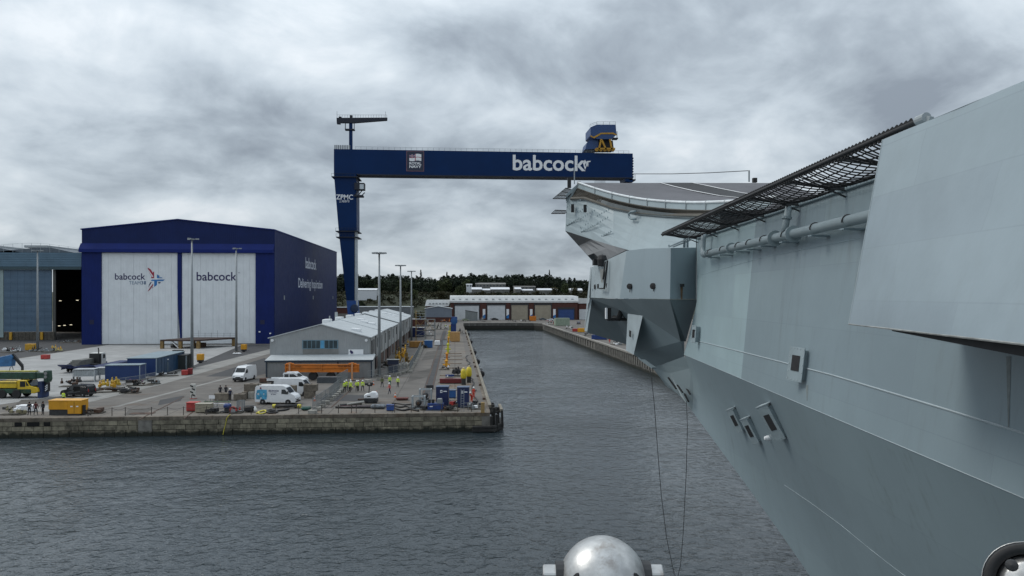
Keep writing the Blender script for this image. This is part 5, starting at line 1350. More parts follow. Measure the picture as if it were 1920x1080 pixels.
# --- line hanging in a bight from the bow
rp_ = [S(1222, 690, 60), C(1227, 760, 46.5), C(1232, 830, 46.3), C(1240, 930, 46), C(1250, 1010, 45.6), C(1264, 1076, 45.2), C(1270, 1084, 45), C(1276, 1060, 44.9), C(1281, 1000, 45), C(1287, 880, 45.3), C(1289, 800, 45.6), S(1287, 752, 59.2)]
rp_[0] = C(1219, 686, 47); 
mr = tag(MB().tube(rp_, .022, 5).build('hanging_line', M('line_dark', (.04, .042, .045), .8)), 'thin dark line hanging in a long bight from the warship bow to the water', 'rope')
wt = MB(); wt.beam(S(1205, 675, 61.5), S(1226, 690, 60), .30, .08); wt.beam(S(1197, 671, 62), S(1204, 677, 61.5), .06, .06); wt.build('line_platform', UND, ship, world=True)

# --- bow platform the photograph was taken from (below the frame) and its two steel fittings
PLAT = thing('viewing_platform', 'small grey steel platform under the polished dome fitting', 'platform', (.3, .6, CAMZ - 1.75))
MB().box((-1.6, -1.2, CAMZ - 1.75), (2.2, 1.5, CAMZ - 1.60)).build('deck_plate', HUL, PLAT, world=True)
MB().box((-.2, -.2, WZ - 1), (.8, .6, CAMZ - 1.751)).build('support_column', HUL, PLAT, world=True)
SST = M('worn_stainless', (.50, .50, .49), .38, .75, .16, 55, bump=.03, bscale=150, stain=(.22, .18, .15), stain_amt=.55)
dc = C(1130, 1092, .95); rr_ = 80 / FPX * .95
dome = thing('dome_fitting', 'polished pitted stainless dome with two dark slots and side bolts', 'fitting', (dc.x, dc.y, CAMZ - 1.60))
prof = [(rr_ * 1.03, -.22), (rr_ * 1.03, -.02)] + [(rr_ * math.cos(a) * (1 + .03 * math.cos(a)), rr_ * 1.06 * math.sin(a)) for a in [math.pi / 2 * k / 14 for k in range(15)]]
prof[-1] = (.0005, rr_ * 1.06)
MB().lathe(dc, prof, 40).build('dome', SST, dome, world=True, smooth=True)
MB().cyl((dc.x, dc.y, CAMZ - 1.60), (dc.x, dc.y, dc.z - .2), rr_ * .5, 20).build('post', SST, dome, world=True, smooth=True)
for sx in (-1, 1):
    a, b = dc + RT * sx * rr_ * .98 + Vector((0, 0, .008)), dc + RT * sx * rr_ * 1.40 + Vector((0, 0, .008))
    MB().cyl(a, b, .0155, 6).build('side_bolt', SST, dome, world=True, bev=.0015)
    MB().cyl(a - RT * sx * .005, a + RT * sx * .007, .019, 16).build('washer', STEELD, dome, world=True)
    th_ = math.radians(47) * sx; dr_ = (RT * math.sin(th_) - FW * math.cos(th_)); pts = []
    for k in range(16):
        a_ = 2 * math.pi * k / 16; el = math.radians(15) + .20 * math.sin(a_); az = th_ + (.085 * math.cos(a_) - sx * .06 * math.sin(a_)); q = (RT * math.sin(az) - FW * math.cos(az)); pts.append(dc + q * rr_ * 1.035 * math.cos(el) * (1 + .03 * math.cos(el)) + Vector((0, 0, rr_ * 1.075 * math.sin(el))))
    MB().extr(pts, -dr_ * .004).build('slot', BLK, dome, world=True)
for c in dome.children:
    if c.name.startswith('slot'): c.scale = (1, 1, 1)
rc = C(1935, 1100, .95); r2 = 58 / FPX * .95
fit = thing('round_fitting', 'round stainless fitting in a black rubber ring at the warship side', 'fitting', (rc.x, rc.y, CAMZ - 1.60))
ax = (Vector((0, 0, CAMZ)) - rc).normalized()
MB().lathe(rc, [(.0005, .010), (r2 * .7, .008), (r2 * .96, .0)], 36, axis=tuple(ax)).build('disc', SST, fit, world=True, smooth=True)
MB().lathe(rc, [(r2 * .97, -.02), (r2 * .99, .006), (r2 * 1.28, .012), (r2 * 1.34, .004), (r2 * 1.34, -.04)], 36, axis=tuple(ax)).build('rubber_ring', BLK, fit, world=True, smooth=True)
MB().lathe(rc, [(r2 * 1.345, -.04), (r2 * 1.36, .0), (r2 * 1.39, .0), (r2 * 1.39, -.04)], 36, axis=tuple(ax)).build('metal_rim', SST, fit, world=True, smooth=True)
bp = C(1897, 1060, .935); MB().lathe(bp, [(.0001, .006), (.006, .004), (.0075, 0)], 12, axis=tuple(ax)).build('bolt', STEELD, fit, world=True)
MB().cyl((rc.x, rc.y, CAMZ - 1.60), (rc.x, rc.y, rc.z - .04), .035, 12).build('post', SST, fit, world=True)
# ================================================================== yard: lamp masts
GALV = M('galvanised', (.25, .27, .28), .5, .3, .1, 1)
def lamp_mast(px, ytop, ybase, label, heads, dist=None):
    b = G(px, ybase) if dist is None else onY(px, HZ, dist); b.z = 0
    r = ray(px, ytop); k = b.dot(FW); h = CAMZ + (HZ - ytop) / FPX * k
    t = thing('lamp_mast', label, 'lamp mast', (b.x, b.y, 0), -T, 'tall lamp masts of the yard')
    MB().tube([(0, 0, 0), (0, 0, h * .5), (0, 0, h - .2)], [.36, .27, .16], 10).build('mast', GALV, t, smooth=True)
    MB().cyl((0, 0, 0), (0, 0, .25), .6, 12).build('base_plate', CONC, t)
    MB().cyl((0, 0, h - .3), (0, 0, h - .05), .55, 12).build('head_ring', GALV, t)
    for k in range(heads):
        a = 2 * math.pi * k / heads + .4; c = Vector((math.cos(a) * 1.05, math.sin(a) * 1.05, h - .12)); w = MB()
        w.cbox(c, (.75, .5, .26), rz=a); w.beam((0, 0, h - .15), c, .1, .08); w.build('flood_lamp', M('lamp_head', (.28, .30, .31), .4), t)
lamp_mast(70.5, 469, 659, 'lamp mast standing before the teal workshop hall', 2)
lamp_mast(360, 447, 690, 'lamp mast in front of the gap between the two white hall doors', 3)
lamp_mast(443, 465, 660, 'lamp mast before the white hall door that has no emblem', 3)
lamp_mast(711, 473.5, 0, 'lamp mast at the warehouse corner, tallest of its row', 8, G(711, 705).y)
lamp_mast(751, 497, 0, 'middle lamp mast of the row along the warehouse side', 8, G(751, 668).y)
lamp_mast(771.5, 508, 0, 'lamp mast at the dock-end corner of the warehouse side', 6, G(771, 640).y)

# ================================================================== vehicles
TYRE = M('tyre', (.018, .018, .019), .85); RIMM = M('rim_steel', (.25, .25, .25), .4, .5)
VGL = M('vehicle_glass', (.012, .016, .018), .06, 0, .1, 1); WHT = M('van_white', (.70, .71, .72), .3, 0, .05, 1.5, streak=.2)
TRIMB = M('black_trim', (.02, .02, .021), .6); LLT = M('lamp_glass', (.55, .57, .58), .15); RLT = M('lamp_red', (.35, .02, .02), .3)
def wheel(t, x, y, r, wd=.24):
    o = MB().lathe((x, y - wd / 2, r), [(r * .55, 0), (r * .92, 0), (r, wd * .2), (r, wd * .8), (r * .92, wd), (r * .55, wd)], 18, axis=(0, 1, 0)).build('wheel', TYRE, t, smooth=False)
    s_ = 1 if y > 0 else -1
    MB().lathe((x, y + s_ * wd * .35, r), [(.02, .05), (r * .25, .06), (r * .56, .0), (r * .56, -.05)], 14, axis=(0, s_, 0)).build('rim', RIMM, o)
def vehicle(name, label, cat, loc, rz, prof, W, paint, wins, wscreen, wheels, belt=1.2, tap=.13, front=None, rear=None, rear_win=None, group=None, arch=True):
    t = thing(name, label, cat, loc, rz, group); H = max(p[1] for p in prof)
    def hy(z): return W / 2 * (1 - tap * max(0, z - belt) / max(.1, H - belt))
    w = MB(); n_ = len(prof)
    vs = [(x, hy(z), z) for x, z in prof] + [(x, -hy(z), z) for x, z in prof]
    fs = [list(range(n_)), [n_ + i for i in range(n_)][::-1]] + [[i, (i + 1) % n_, n_ + (i + 1) % n_, n_ + i] for i in range(n_)]
    w.add(vs, fs); w.build('body', paint, t, bev=.07, bseg=2, smooth=False)
    for pl in wins:
        for s_ in (1, -1):
            MB().extr([(x, s_ * (hy(z) + .004), z) for x, z in pl], (0, s_ * .012, 0)).build('side_window', VGL, t)
    for q, nm in ((wscreen, 'windscreen'), (rear_win, 'rear_window')):
        if not q: continue
        (x0, z0), (x1, z1) = q; d = Vector((x1 - x0, 0, z1 - z0)); nn = Vector((-d.z, 0, d.x)).normalized()
        if (nm == 'windscreen') != (nn.x > 0): nn = -nn
        a, b = hy(z0) - .10, hy(z1) - .12
        MB().extr([Vector((x0, -a, z0)) + nn * .004, Vector((x0, a, z0)) + nn * .004, Vector((x1, b, z1)) + nn * .004, Vector((x1, -b, z1)) + nn * .004], nn * .012).build(nm, VGL, t)
    for x, r in wheels:
        for s_ in (1, -1):
            if arch: MB().lathe((x, s_ * (W / 2 - .10), r), [(.01, 0), (r * 1.17, 0), (r * 1.17, .108), (.01, .108)], 18, axis=(0, s_, 0)).build('wheel_arch', TRIMB, t)
            wheel(t, x, s_ * (W / 2 - .06), r)
    xf = max(p[0] for p in prof); xr = min(p[0] for p in prof)
    fz = front or .55
    MB().box((xf - .08, -W / 2 + .06, .30), (xf + .05, W / 2 - .06, fz)).build('bumper', TRIMB, t, bev=.03)
    MB().box((xr - .05, -W / 2 + .06, .35), (xr + .08, W / 2 - .06, .6)).build('bumper', TRIMB, t, bev=.03)
    for s_ in (1, -1):
        MB().box((xf - .22, s_ * (W / 2 - .28) - .16, fz + .22), (xf + .015, s_ * (W / 2 - .28) + .16, fz + .42)).build('headlight', LLT, t, bev=.03)
        MB().box((xr - .02, s_ * (W / 2 - .14) - .08, .8), (xr + .06, s_ * (W / 2 - .14) + .08, 1.2)).build('tail_light', RLT, t)
        if wscreen: MB().cbox((wscreen[0][0] - .15 if wscreen[0][1] < wscreen[1][1] else wscreen[1][0] - .15, s_ * (W / 2 + .12), min(wscreen[0][1], wscreen[1][1]) + .18), (.12, .2, .28)).build('wing_mirror', TRIMB, t, bev=.03)
    MB().box((xf - .03, -.45, fz + .04), (xf + .03, .45, fz + .2)).build('grille', TRIMB, t)
    return t
VAN = [(-2.95, .42), (-3.0, 1.2), (-2.95, 2.4), (-2.8, 2.62), (1.0, 2.66), (1.45, 2.5), (2.15, 1.62), (2.8, 1.30), (2.97, 1.0), (2.98, .42)]
VWIN = [[(.95, 1.55), (.95, 2.18), (1.45, 2.18), (1.98, 1.6), (1.9, 1.5)]]
def zq(px, py): p = G(px, py, 1.0); return 1.0 if (p.x > XR and p.y < YE - 4) else 0.0      # the far quay is a metre higher
def gz(px, py): z = zq(px, py); p = G(px, py, z); return (p.x, p.y, z + .012)
sv_ = vehicle('panel_van', 'white panel van with blue print and dark lettering parked by concrete blocks', 'van', gz(521, 757), -T - R(6), VAN, 2.0, WHT, VWIN, ((1.52, 2.40), (2.12, 1.68)), [(-1.85, .36), (1.95, .36)])
ys = -1.012
def vp(x, z): return (x, -(1.0 * (1 - .13 * max(0, z - 1.2) / 1.46)) - .008, z)
w = MB(); w.poly([vp(-2.8, .72), vp(-1.25, .72), vp(-1.2, 1.3), vp(-1.25, 2.12), vp(-2.0, 2.12), vp(-2.1, 2.3), vp(-2.3, 2.12), vp(-2.75, 2.05), vp(-2.85, 1.3)]); w.build('blue_print', M('print_blue', (.06, .30, .48), .4, 0, .35, 2.2), sv_, fix=False)
w = MB()
for a, b, c, d in ((-2.5, 1.5, .16, 0), (-2.1, .9, .14, 0), (-1.7, 1.5, .12, 0)): w.lathe(Vector(vp(a, b)) + Vector((0, -.004, 0)), [(.001, 0), (c, 0)], 10, axis=(0, -1, 0))
w.build('print_dots', LETW, sv_, fix=False)
w = MB(); w.lathe(Vector(vp(-2.2, 2.33)) + Vector((0, -.004, 0)), [(.001, 0), (.14, 0)], 10, axis=(0, -1, 0)); w.build('print_spot', LR, sv_, fix=False)
def vtext(s_, x0, z0, x1, z1, m, b=.02):
    a, bb, c = Vector(vp(x0, z0)), Vector(vp(x1, z0)), Vector(vp(x0, z1)); text(s_, a + Vector((0, -.006, 0)), bb - a, c - a, bold=b).build('lettering', m, sv_, fix=False)
vtext('SELWOOD', -1.0, 1.85, .55, 2.10, NAVY, .03); vtext('Pump Hire', -.8, 1.6, .35, 1.75, NAVY); vtext('& Sales', -.6, 1.42, .15, 1.55, NAVY); vtext('01642 000 000', -1.0, .82, .4, .93, NAVY, 0) if False else None
vehicle('panel_van', 'plain white panel van half hidden behind the lettered van and blocks', 'van', gz(553, 741), -T - R(4), VAN, 2.0, WHT, VWIN, ((1.52, 2.40), (2.12, 1.68)), [(-1.85, .36), (1.95, .36)])
vehicle('panel_van', 'white high-roof van facing the water, alone on the asphalt patch', 'van', gz(459, 713), -R(90) - R(8), VAN, 2.05, WHT, VWIN, ((1.52, 2.40), (2.12, 1.68)), [(-1.85, .36), (1.95, .36)], front=.75)
CAB = [(-.6, .5), (-.6, 2.0), (-.5, 2.2), (1.35, 2.25), (1.55, 2.1), (2.25, 1.5), (3.0, 1.25), (3.15, .95), (3.15, .5)]
tk = vehicle('flatbed_truck', 'white crew-cab flatbed truck parked before the orange beam', 'truck', gz(541, 722), -T - R(3), CAB, 2.0, WHT, [[(-.4, 1.45), (-.4, 2.0), (.35, 2.0), (.35, 1.45)], [(.5, 1.45), (.5, 2.0), (1.3, 2.0), (1.95, 1.5)]], ((1.62, 2.02), (2.22, 1.56)), [(-2.3, .36), (2.2, .36)])
MB().box((-3.5, -1.05, .80), (-.68, 1.05, .95)).build('flat_bed', WHT, tk, bev=.02)
for y in (-1.05, 1.02): MB().box((-3.5, y, .96), (-.68, y + .03, 1.25)).build('side_board', WHT, tk)
MB().box((-3.5, -.45, .5), (-.6, .45, .79)).build('chassis', TRIMB, tk)
w = MB(); w.box((-.66, -1, .96), (-.62, 1, 1.9)); w.build('headboard', GALV, tk)
BLKP = M('car_black', (.016, .017, .019), .22, 0, .2, 2); 
MPV = [(-2.3, .38), (-2.32, 1.0), (-2.2, 1.6), (-2.0, 1.8), (.2, 1.82), (.5, 1.72), (1.25, 1.12), (2.1, .92), (2.3, .7), (2.32, .38)]
mv = vehicle('people_carrier', 'dark grey people carrier with its side door slid open', 'car', gz(147, 743), R(180) - T - R(8), MPV, 1.85, BLKP, [[(-2.0, 1.1), (-1.95, 1.65), (-1.1, 1.68), (-1.1, 1.1)], [(.2, 1.1), (.2, 1.66), (.45, 1.62), (1.0, 1.1)]], ((.56, 1.64), (1.2, 1.16)), [(-1.45, .33), (1.5, .33)])
for s_ in (1, -1): MB().box((-.95, s_ * .90 - .02, .5), (.1, s_ * .90 + .02, 1.62)).build('door_opening', M('void_black'), mv)
MB().box((-2.1, .93, .48), (-1.0, .99, 1.60)).build('sliding_door', BLKP, mv, bev=.03)
CAR = [(-2.1, .33), (-2.15, .85), (-1.75, .98), (-1.2, 1.40), (-.9, 1.45), (.2, 1.45), (.45, 1.38), (1.05, .98), (1.95, .82), (2.12, .6), (2.12, .33)]
CW = [[(-1.3, 1.0), (-1.0, 1.33), (.15, 1.35), (.8, 1.0)]]
for lb, px, py, rz_, m_ in (('black car before the blue roller shutter', 1060, 600.5, 0, BLKP), ('dark car parked beside the pale green container across the dock', 1085, 608, 80, M('car_navy', (.02, .03, .05), .25)), ('white car behind the pipes at the dock corner', 1032, 602, 170, WHT), ('grey car parked before the beige roller shutter', 1018, 600.5, 5, M('car_grey', (.10, .11, .115), .3)), ('pale green car beside the grey site cabin', 873, 602, 0, M('car_green', (.28, .32, .22), .3)), ('dark car parked before the narrower white roller shutter', 928, 600.6, 3, BLKP)):
    vehicle('parked_car', lb, 'car', gz(px, py), R(rz_), CAR, 1.75, m_, CW, ((.5, 1.34), (1.0, 1.02)), [(-1.35, .31), (1.35, .31)], belt=.9, group='cars parked around the dock')
# mobile crane
MY, MG = M('crane_cab_yellow', (.55, .38, .015), .4, 0, .15, 1.5), M('boom_green', (.012, .05, .03), .45, 0, .35, 1.2)
mc = thing('mobile_crane', 'yellow and dark green mobile crane with its boom laid flat', 'mobile crane', gz(30, 745), -T)
MB().box((-9, -1.25, .75), (3.2, 1.25, 1.45)).build('chassis', MG, mc, bev=.05)
for x in (-7.2, -5.2, -1.3, .9):
    for y in (-1.2, 1.2): wheel(mc, x, y, .66, .45)
o = MB().extr([(1.0, -1.25, 1.0), (1.0, -1.25, 2.75), (2.4, -1.25, 2.75), (2.9, -1.25, 1.9), (4.1, -1.25, 1.6), (4.25, -1.25, 1.0), (3.6, -1.25, .75), (2.1, -1.25, .75)], (0, 2.5, 0)).build('cab', MY, mc, bev=.06)
MB().box((1.45, -1.28, 1.75), (2.25, -1.26, 2.6)).build('side_window', VGL, o)
MB().extr([(2.48, -1.1, 2.68), (2.92, -1.1, 1.95), (2.92, 1.1, 1.95), (2.48, 1.1, 2.68)], (.03, 0, .01)).build('windscreen', VGL, o)
MB().extr([(2.35, -1.28, 2.65), (2.80, -1.28, 1.92), (2.4, -1.28, 1.92)], (0, .02, 0)).build('side_window', VGL, o)
MB().cbox((3.35, -.2, 2.15), (1.3, 1.6, .5), rot=Matrix.Rotation(R(-8), 3, 'Y')).build('tool_tray', M('tray_grey', (.10, .12, .14), .5), mc)
MB().box((-2.2, -1.2, 1.55), (.9, 1.2, 2.6)).build('engine_cover', MY, mc, bev=.08)
MB().box((-2.3, -1.24, 2.3), (.95, -1.21, 2.4)).build('stripe', MG, mc)
MB().box((-8.6, -1.25, 1.5), (-2.4, 1.25, 2.4)).build('counterweight', MY, mc, bev=.08)
bm_ = MB().box((-10, -.55, 2.85), (3.4, .55, 3.95)).build('boom', MG, mc, bev=.08)
MB().box((-10, -.4, 3.95), (3.2, .4, 4.12)).build('boom_top', M('boom_yellow', (.42, .38, .08), .5, 0, .3, 1), bm_)
MB().box((3.4, -.45, 2.95), (4.6, .45, 3.85)).build('boom_section', MG, bm_, bev=.05)
MB().extr([(4.6, -.6, 2.6), (5.1, -.6, 2.3), (5.3, -.6, 2.8), (5.2, -.6, 4.1), (4.6, -.6, 4.15)], (0, 1.2, 0)).build('boom_head', MG, bm_, bev=.05)
for z in (3.2, 3.75): MB().cyl((4.95, -.66, z), (4.95, -.58, z), .24, 12).build('sheave', RIMM, bm_)
MB().box((4.7, -.35, .9), (5.1, .35, 2.3)).build('hook_block', TRIMB, mc, bev=.05)
for k in range(3): MB().cbox((4.9, -.37, 1.2 + k * .3), (.5, .03, .13), rot=Matrix.Rotation(R(-40), 3, 'Y')).build('hazard_stripe', LETW, mc)
MB().box((3.9, -.9, .05), (4.55, .9, 2.5)).build('jib_pack', M('pack_blue', (.012, .03, .10), .5, 0, .3, 1), mc)
MB().tube([(-1.2, .3, 4.1), (-1.1, .3, 4.6), (-.8, .3, 4.75), (-.6, .3, 4.2)], .05, 6).build('hose_loop', TRIMB, mc)
bc = thing('folded_loader', 'blue folded loader arm standing behind the yellow mobile crane', 'loader crane', gz(6, 726), -T)
MB().box((-7, -1.2, 0), (1.5, 1.2, 1.2)).build('base', STEELD, bc, bev=.05)
MB().extr([(-7, -.6, 4.0), (-3, -.6, 4.6), (1.6, -.6, 5.6), (1.9, -.6, 5.2), (1.7, -.6, 3.6), (-7, -.6, 3.3)], (0, 1.2, 0)).build('body', M('loader_blue', (.03, .12, .27), .5, 0, .3, 1), bc, bev=.06)
MB().beam((1.6, 0, 5.6), (3.3, 0, 3.6), .35, .45).build('arm', TRIMB, bc); MB().beam((3.3, 0, 3.6), (3.2, 0, .4), .3, .3).build('arm', TRIMB, bc); MB().box((-3, -.5, 1.2), (-1.5, .5, 3.5)).build('column', STEELD, bc)

# ================================================================== generic yard gear
def rotz_to(a, b): d = b - a; return math.atan2(d.y, d.x)
def boxthing(name, label, cat, px, py, dims, mat, rz=0.0, group=None, top=None, skid=True, bev=.04):
    t = thing(name, label, cat, gz(px, py), rz - T, group); x, y, z = dims
    MB().box((-x / 2, -y / 2 + y / 2, .08), (x / 2, y / 2 + y / 2, z)).build('body', mat, t, bev=bev)
    if top: MB().box((-x / 2 - .05, -.05, z + .005), (x / 2 + .05, y + .05, z + .09)).build('lid', top, t, bev=.02)
    if skid:
        for s_ in (-1, 1): MB().box((s_ * x * .38 - .08, .02, 0), (s_ * x * .38 + .08, y - .02, .079)).build('skid', WOOD, t)
    return t
RED = M('paint_red', (.36, .035, .03), .5, 0, .25, 2); BLUP = M('paint_blue', (.008, .035, .16), .45, 0, .2, 1.5); ORG = M('paint_orange', (.56, .17, .012), .45, 0, .15, 1)
CNC = M('concrete_block', (.17, .145, .115), .9, 0, .3, 2, .4, 10, stain=(.07, .055, .04), stain_amt=.5, rnd=.2)
CNCL = M('concrete_pale', (.30, .29, .26), .9, 0, .25, 2, .4, 10, stain=(.12, .11, .09), stain_amt=.4, rnd=.15)
# yellow power pack at the edge
yg = thing('power_pack', 'big amber-yellow equipment enclosure at the quay edge beside dark-clad workers', 'enclosure', gz(121.5, 779), -T)
AMB = M('amber_paint', (.62, .29, .012), .45, 0, .1, 1, streak=.25)
MB().box((-2.15, 0, .75), (.35, 1.7, 1.9)).build('cover', AMB, yg, bev=.03); MB().box((.36, -.03, .2), (2.1, 1.75, 1.92)).build('cabinet', AMB, yg, bev=.03)
MB().box((-2.2, -.06, 1.9), (2.15, 1.8, 1.98)).build('lid', M('amber_lid', (.66, .34, .05), .5), yg, bev=.02)
MB().box((1.22, -.045, .3), (1.26, -.031, 1.8)).build('door_joint', TRIMB, yg)
for x in (.75, 1.5): MB().box((x, -.05, 1.1), (x + .3, -.032, 1.25)).build('label_plate', LETW, yg)
MB().box((-2.1, .1, .0), (.3, 1.6, .74)).build('engine_bay', STEELD, yg); MB().box((.4, 0, 0), (2.0, 1.7, .19)).build('skid', STEELD, yg)
w = MB(); w.cyl((2.3, .4, 0), (2.3, .4, 1.3), .2, 10); w.tube([(2.2, .6, .9), (2.6, .3, .6), (2.9, .5, .1), (3.3, .2, .06)], .06, 6); w.build('hose', TRIMB, yg)
# containers / cabins
def cabin(name, label, cpx, dpx, length, width, height, mside, mfront, mroof, nrib=0, door=0):
    a, b = G(*cpx), G(*dpx); rz_ = rotz_to(a, b); t = thing(name, label, 'cabin', (a.x, a.y, .012), rz_)
    MB().box((0, 0, .1), (length, width, height)).build('body', mside, t)
    MB().box((-.03, -.02, .1), (-.001, width + .02, height)).build('end_wall', mfront, t)
    MB().extr([(-.15, -.15, height + .004), (length + .1, -.15, height + .004), (length + .1, width + .15, height + .004), (-.15, width + .15, height + .004)], (0, 0, .12)).build('roof', mroof, t)
    for x in (-.06, length): MB().box((x, -.06, 0), (x + .1, .06, height)).build('corner_post', M('post_pale', (.30, .36, .40), .5), t)
    for i in range(nrib): x = length * (i + .5) / nrib; MB().box((x, -.045, .15), (x + .06, -.001, height - .1)).build('rib', mside, t)
    for i in range(door):
        x = length * (.35 + .4 * i); MB().box((x, -.06, .15), (x + .9, -.002, 2.2)).build('door', M('door_steel', (.05, .085, .12), .5), t); MB().box((x + .3, -.2, 2.6), (x + .6, -.002, 2.8)).build('lamp', LETW, t)
    MB().box((0, .02, .0), (length, width - .02, .099)).build('sill', STEELD, t); return t
CBS = M('cabin_blue_side', (.012, .048, .105), .5, 0, .15, .8, streak=.5); CBF = M('cabin_blue_end', (.007, .032, .125), .5, 0, .1, .8); CRF = M('cabin_roof', (.20, .26, .29), .5, 0, .12, .6)
cabin('portable_cabin', 'long blue portable cabin with grey roof and two wall lamps', (293, 705.5), (347, 688.5), 17.5, 5.3, 3.45, CBS, CBF, CRF, 9, 2)
cabin('portable_cabin', 'low blue cabin with pale sloping roof beside the long blue cabin', (262, 713), (306, 699), 3.0, 6.0, 2.75, CBF, CBF, CRF, 0, 0)
cabin('storage_container', 'dark open-fronted container at the end of the long blue cabin', (349, 692.5), (365, 686.5), 4.2, 3.4, 2.9, M('container_dark', (.022, .028, .028), .6), M('container_dark'), STEELD, 3, 0)
# steel trestle platform
P1, P2, P3 = G(300, 654), G(377, 653.5), G(400, 648.5)
tp_ = thing('steel_trestle', 'wide rusty steel platform on stout yellow-brown legs before the hall doors', 'platform', (P1.x, P1.y, .012), -T)
wd = (P2 - P1).length; MB().extr([(0, 0, 2.2), (wd, 0, 2.2), (wd + 6.5, 12.5, 2.2), (4.0, 12.5, 2.2)], (0, 0, .45)).build('deck', M('trestle_rust', (.055, .034, .028), .8, 0, .3, .7), tp_)
TL_ = M('trestle_leg', (.22, .14, .05), .7, 0, .3, 1.5)
for x, y in ((.4, .4), (wd * .5, .4), (wd - .6, .4), (wd + 5.6, 11.6), (4.8, 11.6)): MB().box((x - .45, y - .35, 0), (x + .45, y + .55, 2.19)).build('leg', TL_, tp_)
for k in range(8):
    a, b = (0, 12.2, 2.65), (wd + 6.2, 12.2, 2.65); x = 4.2 + (wd + 2) * k / 7.0; MB().beam((x, 12.3, 2.65), (x, 12.3, 4.1 + .7 * (k % 3 == 1)), .07, .07).build('rail_post', GALV, tp_)
for z in (3.3, 3.9): MB().beam((4.2, 12.3, z), (wd + 6.2, 12.3, z), .06, .06).build('rail_bar', GALV, tp_)
MB().beam((3.2, .8, 2.1), (5.2, 1.0, .1), 1.0, .25).build('white_sheet', LETW, tp_)
w = MB(); w.lathe((1.8, 5, .05), [(.9, 0), (1.0, .5), (.6, 1.2), (.01, 1.4)], 12); w.build('stored_bundle', STEELD, tp_)
MB().box((wd - 3.2, 4, .02), (wd - 1, 7, 1.4)).build('stored_box', RUST, tp_)
# orange spreader beam on posts
ob = thing('lifting_beam', 'long orange lifting beam with black lettering raised on posts', 'lifting beam', gz(604, 713.5), -T)
L2 = 6.85
MB().box((-L2, -.05, 1.62), (L2, .05, 2.95)).build('web', ORG, ob)
for z in (1.55, 2.28, 2.92): MB().box((-L2, -.28, z), (L2, .28, z + .09)).build('flange', ORG, ob)
for x in (-L2 + .1, -L2 + .9, -.1, L2 - 1.3, L2 - .2): MB().box((x, -.26, 1.64), (x + .12, .26, 2.92)).build('stiffener', ORG, ob)
for x in (-L2 + .95, L2 - 1.25):
    MB().box((x - .16, -.42, 0), (x + .16, -.29, 3.25)).build('post', M('orange_pale', (.56, .27, .13), .5), ob); MB().box((x - .5, -.6, 0), (x + .5, .5, .1)).build('post_base', RUST, ob)
    w = MB(); w.cyl((x, -.1, 3.02), (x, -.1, 3.3), .3, 12); w.cyl((x - .7, 0, 3.1), (x + .7, 0, 3.1), .1, 8); w.build('lug', ORG, ob)
text('W.L.L. 600 Tonnes', (3.0, -.29, 2.55), (2.9, 0, 0), (0, 0, .26), bold=.02).build('lettering', BLK, ob, fix=False)
for k in range(6): MB().box((-4.9 + k * .19, -.295, 2.5), (-4.77 + k * .19, -.285, 2.62 + .05 * (k % 2))).build('faded_mark', M('faded_black', (.16, .06, .01), .6), ob)
# stacks behind: tyres and sheets
t = thing('sheet_stack', 'stack of dark grey steel sheets under the orange beam', 'steel stack', gz(617, 718.5), -T)
for k in range(6): MB().box((-2.2 + .05 * (k % 2), 0, .18 * k), (2.2 - .08 * (k % 3), 1.8, .18 * k + .15)).build('sheet', M('sheet_grey', (.075, .085, .095), .5, 0, .2, 1), t)
for lb, px in (('dark cable drum standing between flatbed truck and steel sheets', 586), ('dark cable drum standing behind the steel sheets', 619)):
    t = thing('cable_drum', lb, 'cable drum', gz(px, 713), -T); MB().cyl((0, -.1, .75), (0, .1, .75), .75, 18).build('flange', TRIMB, t); MB().cyl((0, .1, .75), (0, .9, .75), .5, 16).build('core', STEELD, t); MB().cyl((0, .9, .75), (0, 1.1, .75), .75, 18).build('flange', TRIMB, t)
# concrete blocks (each one)
BG = 'cast concrete blocks stacked by the vans'
def cblock(label, px, py, dims, rz=0, z=0, mat=CNC):
    p = G(px, py); t = thing('concrete_block', label, 'concrete block', (p.x, p.y, z + .012), -T + rz, BG); x, y, h = dims
    MB().box((-x / 2, 0, 0), (x / 2, y, h)).build('block', mat, t, bev=.04); MB().box((-.25, y / 2 - .04, h), (.25, y / 2 + .04, h + .06)).build('lifting_eye', RUST, t)
cblock('wide concrete block with workers standing behind it', 415, 751, (2.15, 1.0, 1.05), .03)
cblock('concrete block next to the tall two-high stack', 447.5, 751, (1.6, 1.0, .95), -.02)
cblock('lower concrete block at the end of the two-high stack', 458, 748, (.8, 1.2, 1.05)); cblock('pale upright concrete block under the bridging block', 470, 748, (.85, 1.1, 1.05), 0, 0, CNCL)
cblock('concrete block under the stack tucked behind the lettered van', 480, 747, (.9, 1.1, 1.05)); cblock('large concrete block bridging the top of the stack at the tail of the lettered van', 469.5, 747, (2.0, 1.1, 1.1), .02, 1.06)
cblock('brown concrete block showing above the lettered van', 543, 749, (1.7, 1.0, 1.0), 0, 1.06); cblock('concrete block carrying the brown one behind the lettered van', 543, 748.8, (1.7, 1.1, 1.05))
cblock('upper concrete block by the windscreen of the lettered van', 581, 747, (2.0, 1.1, 1.05), 0, 1.06); cblock('lower concrete block by the bonnet of the lettered van', 579, 747, (1.5, 1.1, 1.05))
